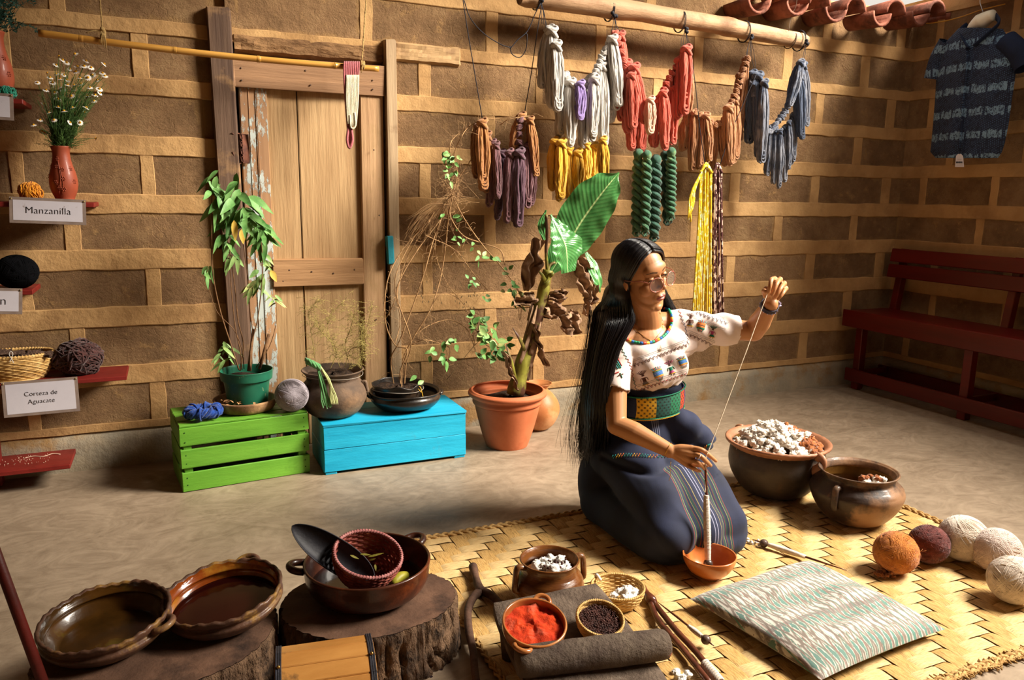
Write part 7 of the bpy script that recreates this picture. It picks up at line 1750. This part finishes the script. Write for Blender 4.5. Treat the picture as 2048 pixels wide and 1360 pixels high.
axn = Vector((-.05, -.55, .83)).normalized(); ua = Vector((1, 0, 0)); ua = (ua-axn*ua.dot(axn)).normalized(); va = axn.cross(ua); pc = sum(neck_loop, Vector())/len(neck_loop)
poly = [((p-pc).dot(ua), (p-pc).dot(va)) for p in bez(neck_loop+[neck_loop[0]], 60)]
def inside(x, y):
    c = False; j = len(poly)-1
    for i in range(len(poly)):
        if ((poly[i][1] > y) != (poly[j][1] > y)) and x < (poly[j][0]-poly[i][0])*(y-poly[i][1])/(poly[j][1]-poly[i][1]+1e-12)+poly[i][0]: c = not c
        j = i
    return c
dR = (ER-SR).normalized(); dL = (EL-SL).normalized(); keep = []
for f in pol:
    c = Vector(v_[list(f)].mean(axis=0)); q = c-pc
    if q.dot(axn) > -.045 and inside(q.dot(ua), q.dot(va)): continue
    if (c-sRe).dot(dR) > .012+.004*math.sin(c.x*60) and c.z < .66 and (c-sRe).length < .09: continue
    if (c-sLe).dot(dL) > .018 and (c-sLe).length < .10: continue
    keep.append(f)
used = sorted({i for f in keep for i in f}); mp_ = {o: i for i, o in enumerate(used)}
blb = MB(); blb.v = [tuple(v_[i]) for i in used]; blb.f = [tuple(mp_[i] for i in f) for f in keep]
BLM = M('white_cotton_cloth', '#D9C6BE', '#E4D4CC', 5, rough=.85, bump=.25, bscale=300, sheen=.2, dist=.001)
blo = part('blouse', blb, BLM, person, label='short-sleeved white blouse with coloured embroidery'); so = blo.modifiers.new('s', 'SOLIDIFY'); so.thickness = .0018; so.offset = -1
# collar beads
BEADC = [M('bead_'+n, c, rough=.45, bump=.2, bscale=200) for n, c in (('red', '#B83C22'), ('gold', '#D8A21E'), ('blue', '#1C62A8'), ('green', '#1F8A62'))]
loopc = bez(neck_loop+[neck_loop[0]], 160); nseg = 40
cr = [MB() for _ in range(4)]
for k in range(nseg): a, b = int(k*160/nseg), int((k+1)*160/nseg); cr[[0, 1, 2, 3, 0, 1, 2, 3, 3, 2][k % 10]].tube([p+Vector((0, -.002, .0015)) for p in loopc[a:b+1]], .0052, 8)
for m, c in zip(cr, BEADC): part('neckline_beading', m, c, blo)
EC = {k: M('thread_'+k, c, rough=.7, bump=0) for k, c in dict(brown='#5A3426', grey='#6A6660', red='#A8302A', green='#1C7458', teal='#2A8C8C', orange='#C8702A', blue='#3A74B8', pink='#B04878', yellow='#D0A030', navy='#26304E').items()}
EM = {k: MB() for k in EC}
def stitch(tree, pts, c, r=.0008):
    q = []
    for x, y in pts:
        h, n_ = ray_hit(tree, x, y)
        if h: q.append(h+n_*.0014 if n_.dot(CAM-h) > 0 else h-n_*.0014)
    if len(q) > 1 and all((a-b).length < .03 for a, b in zip(q, q[1:])): EM[c].tube(q, r, 4)
BB2 = BVHTree.FromPolygons(blb.v, blb.f)
def lineP(a, b, n): return [(lerp(a[0], b[0], i/n), lerp(a[1], b[1], i/n)) for i in range(n+1)]
def zigzag(a, b, amp, per, c, gap=None, dots=None):
    n = int(math.dist(a, b)/per); nx_, ny_ = -(b[1]-a[1])/math.dist(a, b), (b[0]-a[0])/math.dist(a, b)
    pt_ = [(lerp(a[0], b[0], i/(2*n))+nx_*amp*(1 if i % 2 else -1), lerp(a[1], b[1], i/(2*n))+ny_*amp*(1 if i % 2 else -1)) for i in range(2*n+1)]
    for p, q in zip(pt_, pt_[1:]): stitch(BB2, lineP(p, q, 2), c, .0007)
    for i in range(n):
        t = (i+.5)/n; x, y = lerp(a[0], b[0], t)-nx_*amp*.2, lerp(a[1], b[1], t)-ny_*amp*.2
        if dots: stitch(BB2, [(x-.8, y), (x+.8, y)], dots, .0015)
        x, y = lerp(a[0], b[0], t+.5/n)+nx_*amp*1.3, lerp(a[1], b[1], t+.5/n)+ny_*amp*1.3
def dbl(a, b, c='grey'):
    for o in (0, 3.2): stitch(BB2, lineP((a[0], a[1]+o), (b[0], b[1]+o), 26), c, .00045)
zigzag((1265, 733), (1375, 689), 3.6, 7.5, 'brown', dots='brown'); dbl((1266, 720), (1375, 678)); dbl((1268, 743), (1375, 700), 'grey')
zigzag((1277, 781), (1374, 747), 3.0, 7.5, 'brown', dots='red'); dbl((1275, 770), (1374, 738))
zigzag((1366, 616), (1456, 648), 3.4, 8, 'navy', dots='grey'); dbl((1364, 608), (1450, 636)); dbl((1366, 624), (1452, 657))
zigzag((1378, 669), (1424, 690), 3.2, 8, 'brown', dots='brown'); dbl((1376, 660), (1430, 682))
def fig(cx, cy, s, rot, kind):
    ca_, sa = math.cos(rot), math.sin(rot)
    def T(x, y): return (cx+s*(x*ca_-y*sa), cy+s*(x*sa+y*ca_))
    def L(a, b, c, r=.0011): stitch(BB2, [T(*a), T((a[0]+b[0])/2, (a[1]+b[1])/2), T(*b)], c, r)
    if kind in (0, 1, 2):
        A, Bc, Cc = (('brown', 'brown', 'grey'), ('green', 'pink', 'pink'), ('pink', 'green', 'green'))[kind]
        for k in range(-3, 4): L((k*1.0, -7.5), (k*2.6, -13.5+abs(k)*.7), Bc if k % 2 else 'brown', .0009)
        for y in (-7, -5.6, -4.4): L((-2, y), (2, y), 'brown', .0012)
        L((-4.5, -1), (4.5, -1), A); L((-5.5, 1), (-4.5, -1), A); L((5.5, 1), (4.5, -1), A); L((-6, 4), (-5.5, 1), A); L((6, 4), (5.5, 1), A)
        for y in (0, 1.4, 2.8, 4.2): L((-2.6, y), (2.6, y), A, .0015)
        for i, y in enumerate((5.6, 7.0, 8.4, 9.8)): L((-3-i*.9, y), (3+i*.9, y), Cc if i < 3 else 'yellow', .0014)
        L((-2, 11), (-3, 12.5), 'brown'); L((2, 11), (3, 12.5), 'brown')
    else:
        for k in range(-3, 4): L((k*1.6, -6), (k*2.8, -12+abs(k)*.5), 'teal' if k % 2 else 'red', .0010)
        for i, y in enumerate((-5.5, -4, -2.4, -.8, .8, 2.4, 4, 5.6)):
            c = ('yellow', 'green', 'blue', 'blue', 'blue', 'blue', 'yellow', 'orange')[i] if kind == 3 else ('orange', 'orange', 'orange', 'brown', 'orange', 'orange', 'green', 'green')[i]; L((-8, y), (8, y), c, .0014)
        for k in range(-2, 3): L((k*1.5, 12), (k*3, 7), 'red' if k % 2 else 'green', .0010)
rot_ = -.34
fig(1288, 757, 1.25, rot_, 0); fig(1316, 747, 1.2, rot_, 3); fig(1341, 736, 1.15, rot_, 1); fig(1365, 724, 1.0, rot_, 3)
fig(1381, 641, 1.1, .1, 0); fig(1402, 652, 1.0, .25, 4); fig(1425, 664, 1.0, .2, 2)
def seam(a, b, cs, n):
    pts = lineP(a, b, n)
    for i, (p, q) in enumerate(zip(pts, pts[1:])): stitch(BB2, [p, ((p[0]+q[0])/2+2.0*(1 if i % 2 else -1), (p[1]+q[1])/2), q], cs[int(i/n*len(cs))], .0009)
seam((1234, 681), (1260, 728), ('red', 'green', 'teal', 'red'), 14); seam((1260, 728), (1273, 780), ('red', 'red', 'green', 'navy'), 14); seam((1356, 614), (1371, 656), ('red', 'red', 'navy', 'navy'), 12); seam((1371, 656), (1376, 690), ('navy', 'brown'), 8)
for (x0, y0, x1, y1, c) in ((1229, 708, 1234, 722, 'orange'), (1226, 722, 1236, 738, 'teal'), (1228, 720, 1239, 736, 'green'), (1233, 712, 1243, 732, 'red'), (1231, 716, 1242, 736, 'teal'), (1228, 748, 1238, 744, 'red'), (1236, 752, 1246, 748, 'brown'), (1240, 746, 1244, 756, 'green'), (1222, 770, 1228, 778, 'green')): stitch(BB2, lineP((x0, y0), (x1, y1), 4), c, .0022)
for k, m in EM.items():
    if m.v: part('embroidery_'+k, m, EC[k], blo, kind='stuff')
# necklace
GOLD = M('gold', '#C8963C', rough=.25, metal=.9, bump=0)
nb_ = MB(); pts = []
for x, y in ((1258, 642), (1266, 654), (1276, 664), (1288, 673), (1300, 680), (1303, 683), (1308, 680), (1318, 668), (1325, 654), (1324, 640), (1319, 625)):
    h, n_ = ray_hit(BT, x, y)
    if h: pts.append(h+n_*.0014)
if len(pts) > 3: nb_.tube(bez(pts, 60), .0008, 5)
h, n_ = ray_hit(BB2, 1320, 698)
if h:
    for (dx, dy, rr) in ((0, 0, .0032), (0, -.0068, .0030)): nb_.tube([h+Vector((rr*math.cos(a)+dx, -.003, rr*math.sin(a)-dy-.004)) for a in [2*PI*i/12 for i in range(12)]], .0009, 5, closed=True)
    nb_.tube([h+Vector((0, -.003, .006)), h+Vector((-.002, -.003, .013))], .0007, 5)
part('necklace', nb_, GOLD, person, label='thin gold chain with small openwork pendant')

# ================================================================== skirt and sash
sk_ = MB()
def ske(c, r): sk_.ell(c, r, nu=32, nv=20)
capsule(sk_, [Vector((1.50, 2.30, .25)), Vector((1.49, 2.12, .19)), Vector((1.465, 1.975, .105))], [.115, .105, .088], 24); capsule(sk_, [Vector((1.65, 2.30, .26)), Vector((1.67, 2.12, .19)), Vector((1.690, 1.985, .105))], [.115, .100, .082], 24)
capsule(sk_, [Vector((1.57, 2.28, .25)), Vector((1.575, 1.975, .11))], [.13, .085], 24)
ske((1.575, 2.30, .345), (.135, .115, .13)); ske((1.575, 2.285, .455), (.120, .092, .07)); capsule(sk_, [Vector((1.64, 2.225, .42)), Vector((1.70, 2.20, .37)), Vector((1.765, 2.195, .318))], [.055, .055, .040], 20); ske((1.45, 2.40, .13), (.085, .11, .13)); ske((1.66, 2.40, .13), (.10, .10, .13)); ske((1.50, 2.33, .26), (.12, .12, .12))
capsule(sk_, [Vector((1.435, 2.36, .075)), Vector((1.425, 2.0, .070))], [.082, .075], 20); capsule(sk_, [Vector((1.70, 2.36, .075)), Vector((1.705, 1.99, .070))], [.080, .075], 20)
capsule(sk_, [Vector((1.43, 1.965, .05)), Vector((1.70, 1.945, .05))], [.05, .05], 20)
skm = remesh(sk_, .006, 16, 'skirt', .5); v_ = np.empty(len(skm.vertices)*3); skm.vertices.foreach_get('co', v_); v_ = v_.reshape(-1, 3); nr = np.empty(len(skm.vertices)*3); skm.vertices.foreach_get('normal', nr); nr = nr.reshape(-1, 3)
for i in range(len(v_)):
    x, y, z = v_[i]; f = 0
    f += .0045*math.sin(38*(x-1.57)+9*z+3*noise.noise(Vector((x*4, y*4, z*4))))*min(1, max(0, (.34-z)/.1))
    f += .008*noise.noise(Vector((x*7, y*7, z*9)))
    f += -.012*math.exp(-((z-(.292+.10*(x-1.57)))/.009)**2)*(1 if y < 2.3 else 0)+.006*math.exp(-((z-(.312+.10*(x-1.57)))/.014)**2)*(1 if y < 2.3 else 0)
    f += .006*math.sin(60*(x-1.5)-40*z)*math.exp(-((x-1.72)/.06)**2)*(z > .25)
    v_[i] = v_[i]+nr[i]*f
v_[:, 2] = np.maximum(v_[:, 2], MATZ+.002)
skb = MB(); skb.v = [tuple(p) for p in v_]; skb.f = [tuple(p.vertices) for p in skm.polygons]
def skirt_mat():
    m, nt, bs = newmat('navy_skirt'); X, Y, Z = sepxyz(nt, tex_coord(nt)); wob = noise_n(nt, tex_coord(nt), 5, 2); Xw = mth(nt, 'ADD', X, mth(nt, 'MULTIPLY_ADD', wob, .014, -.007))
    ox = 1.57; fr = mth(nt, 'DIVIDE', mth(nt, 'ADD', Xw, ox-1.510-.0), .165)        # 0..1 over the stripe panel (object origin x = 1.57)
    r = nt.nodes.new('ShaderNodeValToRGB'); r.color_ramp.interpolation = 'CONSTANT'; e = r.color_ramp.elements; base = '#0E1736'
    half = [(.0, '#8E2A22'), (.018, '#173C38'), (.060, '#A08C4A'), (.070, '#0E1736'), (.110, '#173C38'), (.150, '#6A2824'), (.163, '#0E1736'), (.200, '#8E8650'), (.210, '#173C38'), (.265, '#6A2824'), (.278, '#0E1736'), (.330, '#173C38'), (.375, '#A08C4A'), (.385, '#0E1736'), (.458, '#9898B4'), (.474, '#0E1736')]
    iv = [(0, .014, '#7E2A22'), (.014, .055, '#163834'), (.055, .064, '#9A8A4A'), (.115, .150, '#163834'), (.150, .161, '#6A2824'), (.205, .214, '#8E8650'), (.214, .262, '#163834'), (.262, .272, '#6A2824'), (.335, .345, '#9A8A4A'), (.452, .468, '#9494AE')]
    iv += [(1-b, 1-a, c) for a, b, c in iv]; iv.sort(); st_ = []; last = 0
    for a, b, c in iv:
        if a > last+.002: st_.append((last, base))
        st_.append((a, c)); last = b
    st_ = st_[:32]
    while len(e) < len(st_): e.new(.5)
    for i, (p, c) in enumerate(st_): e[i].position = p; e[i].color = lin(c)
    nt.links.new(fr, r.inputs[0]); on = mth(nt, 'MULTIPLY', mth(nt, 'MULTIPLY', mth(nt, 'GREATER_THAN', fr, 0), mth(nt, 'LESS_THAN', fr, .999)), mth(nt, 'LESS_THAN', Z, .272))
    on = mth(nt, 'MULTIPLY', on, mth(nt, 'LESS_THAN', Y, .02))
    bc_ = ramp(nt, noise_n(nt, tex_coord(nt), 6, 4), [(.3, '#0A1128'), (.7, '#111C3E')])
    col = mixc(nt, on, bc_, r.outputs[0])
    f2 = mth(nt, 'DIVIDE', mth(nt, 'ADD', X, 1.57-1.535), .030); f3 = mth(nt, 'GREATER_THAN', mth(nt, 'SINE', mth(nt, 'MULTIPLY', f2, 2*PI*4)), .5)
    o2 = mth(nt, 'MULTIPLY', mth(nt, 'MULTIPLY', mth(nt, 'GREATER_THAN', f2, 0), mth(nt, 'LESS_THAN', f2, 1)), mth(nt, 'GREATER_THAN', Z, .33)); col = mixc(nt, mth(nt, 'MULTIPLY', mth(nt, 'MULTIPLY', o2, f3), .7), col, '#8E94B0')
    nt.links.new(col, bs.inputs['Base Color']); bs.inputs['Roughness'].default_value = .85; bs.inputs['Sheen Weight'].default_value = .05; bumpn(nt, bs, noise_n(nt, tex_coord(nt), 350, 3), .25, .001); return m
sko = part('skirt', skb, skirt_mat(), person, label='dark navy wrapped skirt with striped panel'); SBT = BVHTree.FromPolygons(skb.v, skb.f)
# coloured joining seam around the skirt
SC = [EC['teal'], EC['yellow'], EC['orange'], EC['green']]; sm4 = [MB() for _ in range(4)]; pts = [(1226, 914), (1245, 911), (1265, 911), (1285, 912), (1305, 914), (1330, 913), (1350, 908), (1372, 904), (1395, 900), (1410, 894), (1419, 890)]
q = bez([(x, y, 0) for x, y in pts], 74)
for i, p in enumerate(q):
    h, n_ = ray_hit(SBT, p.x, p.y+(1.6 if i % 2 else -1.6))
    if h: sm4[(i//3) % 4].tube([h+n_*.002+Vector((-.002, 0, -.004)), h+n_*.003, h+n_*.002+Vector((.002, 0, .004))], .0014, 5)
for m, c in zip(sm4, SC):
    if m.v: part('seam_stitching', m, c, sko, kind='stuff')
# sash
def sash_mat():
    m, nt, bs = newmat('woven_sash'); X, Y, Z = sepxyz(nt, tex_coord(nt)); r = nt.nodes.new('ShaderNodeValToRGB'); r.color_ramp.interpolation = 'CONSTANT'; e = r.color_ramp.elements
    fr = mth(nt, 'DIVIDE', mth(nt, 'ADD', X, 1.57-1.43), .30)
    def fx(px_): return (P(px_, 808, 2.20).x-1.43)/.30
    st_ = [(0, '#16284E'), (fx(1277), '#D0A41C'), (fx(1305), '#175048'), (fx(1331), '#14704A'), (fx(1355), '#B8401E'), (fx(1370), '#1A3C80')]
    while len(e) < len(st_): e.new(.5)
    for i, (p, c) in enumerate(st_): e[i].position = p; e[i].color = lin(c)
    nt.links.new(fr, r.inputs[0])
    a = mth(nt, 'SINE', mth(nt, 'MULTIPLY', X, 2*PI/.0165)); b = mth(nt, 'SINE', mth(nt, 'MULTIPLY', Z, 2*PI/.020)); c = mth(nt, 'SINE', mth(nt, 'MULTIPLY', Z, 2*PI/.0042))
    k = mth(nt, 'GREATER_THAN', mth(nt, 'ADD', mth(nt, 'MULTIPLY', a, b), mth(nt, 'MULTIPLY', c, .35)), .42)
    pat = mth(nt, 'MULTIPLY', k, mth(nt, 'GREATER_THAN', fr, fx(1277))); col = mixc(nt, mth(nt, 'MULTIPLY', pat, .85), r.outputs[0], '#14140F')
    nt.links.new(col, bs.inputs['Base Color']); bs.inputs['Roughness'].default_value = .8; bumpn(nt, bs, c, .3, .001); return m
def beltpt(a, z, off=0): return Vector((1.572+(.116+off)*math.cos(a), 2.285+(.100+off)*math.sin(a), z+.014*math.cos(a)+.004*math.sin(a)-.004))
sa = MB(); n = 72; zs = [.447, .450, .470, .495, .520, .524]
for j, z in enumerate(zs): pass
sa.grid(lambda u, v: beltpt(2*PI*u, lerp(.447, .526, v), .012+.004*math.sin(v*PI)-.002*(v in (0, 1))), 96, 10); sash = part('sash', sa, sash_mat(), person, label='broad woven sash in blocks of yellow, green and red'); ss = sash.modifiers.new('s', 'SOLIDIFY'); ss.thickness = .004; ss.offset = -1
for z, c in ((.448, EC['green']), (.526, EC['green']), (.4455, EC['yellow'])):
    mb = MB(); mb.tube([beltpt(2*PI*i/240, z+.0012*(i % 2), .0145) for i in range(240)], .0024, 5, closed=True); part('sash_edging', mb, c, sash)
wb = MB(); wb.grid(lambda u, v: beltpt(2*PI*u, lerp(.522, .548, v), .003+.003*math.sin(2*PI*u*5+v*3)), 96, 6); part('waistband', wb, M('dark_waistband', '#0E1428', '#161E36', 8, rough=.85), person)

# ================================================================== hair
HAIR = M('black_hair', '#08060A', '#120D12', 20, rough=.34, bump=.15, bscale=200, spec=.5, coat=.12)
hr = random.Random(99); cap_ = MB()
def capf(u, v):
    ph = v*PI; a = u*2*PI; d = Vector((math.sin(ph)*math.cos(a), math.sin(ph)*math.sin(a), math.cos(ph))); return d
vs = []; fs = []; NU, NV = 96, 60
for j in range(NV+1):
    for i in range(NU):
        d = capf(i/NU, j/NV); vs.append(hp(d.x*.0785, -.014+d.y*.0965, .036+d.z*.0845))
for j in range(NV):
    for i in range(NU):
        d = capf((i+.5)/NU, (j+.5)/NV); l = (i+1) % NU
        if d.z < -.55: continue
        if d.y > -.05 and d.z < .80-.9*max(0, -d.y): continue
        if d.y > .25: continue
        if abs(d.x) < .035 and d.y > -.3 and d.z > .2: continue
        fs.append((j*NU+i, (j+1)*NU+i, (j+1)*NU+l, j*NU+l))
cap_.add(vs, fs); hair = part('hair', cap_, HAIR, person, label='very long straight black hair parted in the middle')
def on_skull(x, y, z, lift):
    """project a direction in head space to the hair ellipsoid"""
    d = Vector((x/.074, (y+.014)/.092, (z-.036)/.080)).normalized(); return hp(d.x*(.074+lift), -.014+d.y*(.092+lift), .036+d.z*(.080+lift))
st1 = MB()
def strand(pts, r, n=30): 
    q = bez(pts, n); st1.tube(q, [r*.7]+[r]*(n-3)+[r*.75, r*.5, r*.2], 4)
RHi = RH.transposed(); HC = Vector((0, -.014, .036))
def hl(p): return RHi @ (p-HO)
Ap = []
for x, y in ((1292, 510), (1283, 524), (1274, 540), (1266, 554), (1261, 569), (1261, 590)):
    h, n_ = ray_hit(BT, x, y); Ap.append(hl(h+n_*.004))
Ap[0].x = .002
Bp = [Vector(v) for v in ((.002, -.075, .10), (.030, -.090, .09), (.058, -.092, .07), (.076, -.088, .035), (.084, -.080, -.005), (.088, -.072, -.05))]
def hairpt(k, t, s, lift):
    q = Ap[k].lerp(Bp[k], t); q.x += .030*math.sin(PI*t)*(k/5); q.z += .035*math.sin(PI*t)*(1-k/5)
    if k == 0: q.x = .0025
    v = q-HC; rho = math.sqrt((v.x/.074)**2+(v.y/.092)**2+(v.z/.080)**2); R_ = 1+lift/.08
    q = HC+v*max(1 if k > 3 else 0, R_/rho) if (k < 5 or rho < R_) else q
    if k <= 3 and t < .05: q = q.lerp(Ap[k], .3)
    return hp(q.x*s, q.y, q.z)
def yd(t): return lerp(2.185, 2.215, min(1, t/.62))+max(0, t-.62)*.45
for i in range(2500):
    t = hr.random()**1.2; near = hr.random() < .66; lift = hr.uniform(.007, .013)
    s = 1 if near else -1
    path = [hairpt(k, t, s, lift) for k in range(6)]
    tt = t
    if near:
        j = hr.gauss(0, 1); dp = hr.uniform(-.03, .03)
        path += [P(lerp(1264, 1190, tt)+j, 618, lerp(2.195, 2.37, tt)), P(lerp(1266, 1185, tt)+j*2, 645, yd(tt)+dp*.2), P(lerp(1237, 1177, tt)+j*2, 700, yd(tt)+dp*.3), P(lerp(1220, 1167, tt)+j*2, 770, yd(tt)+.01+dp*.4),
                 P(lerp(1219, 1163, tt)+j*3, 840, yd(tt)+.05+dp)]
        ye = lerp(945, 900, tt)+hr.gauss(0, 22)-(hr.random() < .2)*50
        path.append(P(lerp(1212, 1158, tt)+hr.gauss(0, 6), ye, lerp(2.42, 2.47, tt)+dp))
    else:
        dp = hr.uniform(-.01, .01)
        path += [P(lerp(1343, 1310, tt)+hr.gauss(0, 1.5), 605, lerp(2.31, 2.38, tt)+dp), P(lerp(1352, 1315, tt)+hr.gauss(0, 3), 638, lerp(2.33, 2.40, tt)+dp), P(lerp(1352, 1310, tt)+hr.gauss(0, 3), 690, 2.42+dp), P(1330+hr.gauss(0, 8), 800, 2.43)]
    strand(path, hr.uniform(.0008, .0015) if near else .0013, 30)
part('strands', st1, HAIR, hair, kind='stuff')
st1 = MB()      # stray hairs at the silhouette
for i in range(90):
    tt = hr.uniform(.75, 1.1); x0 = lerp(1222, 1163, tt); o = hr.gauss(-6, 9)
    strand([P(lerp(1262, 1186, tt), 620, 2.38), P(lerp(1239, 1177, tt)+o*.3, 700, 2.40), P(lerp(1222, 1166, tt)+o*.8, 790, 2.42), P(x0+o*1.4, 860, 2.44), P(x0+o*1.5+hr.gauss(0, 6), hr.uniform(890, 950), 2.45)], .0005)
for i in range(0):
    a = on_skull(hr.uniform(.0, .06), hr.uniform(-.06, .05), .11, .010); strand([a, a+RH @ Vector((hr.gauss(.01, .015), hr.gauss(0, .01), .006)), a+RH @ Vector((hr.gauss(.03, .02), hr.gauss(0, .02), hr.uniform(-.004, .004)))], .0004, 10)
part('loose_hairs', st1, HAIR, hair, kind='stuff')
fillm = MB()
for pts, rs in (([P(1232, 590, 2.32), P(1224, 640, 2.34), P(1207, 700, 2.36), P(1197, 770, 2.39), P(1193, 840, 2.42), P(1190, 900, 2.45)], [.045, .058, .050, .042, .036, .016]),): capsule(fillm, pts, rs, 20)
capsule(fillm, [hp(-.03, -.06, -.02), P(1318, 600, 2.37), P(1320, 660, 2.40)], [.05, .04, .03], 16); capsule(fillm, [hp(.02, -.06, -.01), P(1270, 620, 2.38), P(1262, 700, 2.42), P(1250, 800, 2.44)], [.06, .06, .06, .05], 16)
part('hair_mass', fillm, HAIR, hair)
# ================================================================== watch, bracelet, ring, thread, spindle in hand
WD = M('dark_strap', '#221C2C', '#30283C', 30, rough=.5, bump=.2); WLc = M('lilac_watch', '#8E82A8', '#B4A8C8', 20, rough=.35, bump=.05, coat=.3)
wa = thing('wristwatch', P(1543, 603, 2.07), 'lilac wristwatch with dark strap on the raised wrist', 'watch'); dW = (WL-EL).normalized(); cW = EL.lerp(WL, .93); a1 = dW.orthogonal().normalized(); a2 = dW.cross(a1)
mb = MB(); mb.grid(lambda u, v: cW+dW*(.018*(v-.5))+(a1*math.cos(2*PI*u)+a2*math.sin(2*PI*u))*(.0315), 40, 3); o = part('strap', mb, WD, wa); so = o.modifiers.new('s', 'SOLIDIFY'); so.thickness = .003
mb = MB()
for k in range(14): a = 2*PI*k/14; mb.tube([cW-dW*.010+(a1*math.cos(a)+a2*math.sin(a))*.033, cW-dW*.004+(a1*math.cos(a)+a2*math.sin(a))*.033], .0015, 4)
part('strap_links', mb, WLc, wa)
fc = P(1559, 597, 2.055); fd = (fc-cW); fd = (fd-dW*fd.dot(dW)).normalized(); Rw = Matrix((dW, dW.cross(fd).normalized()*-1, fd)).transposed()
part('case', MB().box(cW+fd*.034, (.032, .028, .007), .003, Rw), WLc, wa); part('strap_end', MB().tube([cW-dW*.010+fd*.024+n_w*.018, cW-dW*.012+fd*.040+n_w*.014+r_w*.012], .0028, 6), WLc, wa)
br = MB(); dB = (WR-ER).normalized(); cB_ = ER.lerp(WR, .97); b1_ = dB.orthogonal().normalized(); b2_ = dB.cross(b1_)
br.tube([cB_+(b1_*math.cos(a)+b2_*math.sin(a))*.0262 for a in [2*PI*i/30 for i in range(30)]], .0009, 5, closed=True); br.tube(bez([P(1342, 922, 1.975), P(1340, 935, 1.965), P(1341, 948, 1.968), P(1338, 962, 1.97)], 12), .0008, 4)
part('bracelet', br, GOLD, person, label='thin gold chain bracelet')
c0, c1_ = P(1397.5, 913, 1.922), P(1405, 918, 1.916); dF = (c1_-c0).normalized(); f1 = dF.orthogonal().normalized(); f2 = dF.cross(f1); part('ring', MB().tube([c0+(f1*math.cos(a)+f2*math.sin(a))*.0098 for a in [2*PI*i/20 for i in range(20)]], .0016, 6, closed=True), M('pale_ring', '#D8B8A8', rough=.3, bump=0, coat=.3), person)
S0, S1 = P(1411, 926, 1.934), Vector((1.519, 1.834, MATZ+.012)); spn = thing('spindle', S1, 'upright spindle wound with cream yarn, held over the orange bowl', 'spindle')
part('shaft', MB().tube([S0.lerp(S1, i/12) for i in range(13)], [.003]+[.0045]*11+[.002], 10), TNG, spn)
dS = (S1-S0).normalized(); LS = (S1-S0).length; s1_ = dS.orthogonal().normalized(); s2_ = dS.cross(s1_); mb = MB(); pts = []
for i in range(900):
    s = i/900; c = S0.lerp(S1, lerp(.30, .895, s)); rr = .0062+.0048*math.sin(PI*min(1, .12+s*.75))**1+.0008*noise.noise(Vector((s*30, 0, 0))); a = i/9*2*PI; pts.append(c+(s1_*math.cos(a)+s2_*math.sin(a))*rr)
mb.tube(pts, .0013, 4); mb.tube([S0.lerp(S1, lerp(.30, .895, s)) for s in (0, .25, .5, .75, 1)], [.0055, .0085, .0100, .0100, .0085], 10); part('wound_yarn', mb, Y_CW, spn)
part('whorl', MB().ell(S0.lerp(S1, .925), .0152, nu=22, nv=14), M('dark_whorl', '#2E2420', '#4A3A30', 30, rough=.4, bump=.2, coat=.3), spn)
part('red_tip', MB().tube([S0.lerp(S1, .955), S1+dS*.002], [.0045, .0035], 8), M('red_tip', '#A82418', rough=.5, bump=0), spn)
THR = M('cream_thread', '#D8C4A8', '#E8D8C0', 50, rough=.9, bump=.3); A, B = P(1535, 586, 1.992), P(1413, 912, 1.912); mb = MB(); tp_ = [A.lerp(B, i/60)-Vector((0, 0, .006*math.sin(PI*i/60))) for i in range(61)]
mb.tube(tp_, [.0013+.0014*max(0, noise.noise(Vector((i*.22, 3, 0)))) for i in range(61)], 6)
w0 = S0.lerp(S1, .04); mb.tube(bez([B, P(1411, 930, 1.918), P(1414, 945, 1.922), P(1411, 962, 1.916), P(1411, 985, 1.905)], 16), .0013, 6); solo('thread', mb, THR, A, 'cream thread stretched from the raised hand to the spindle', 'thread')
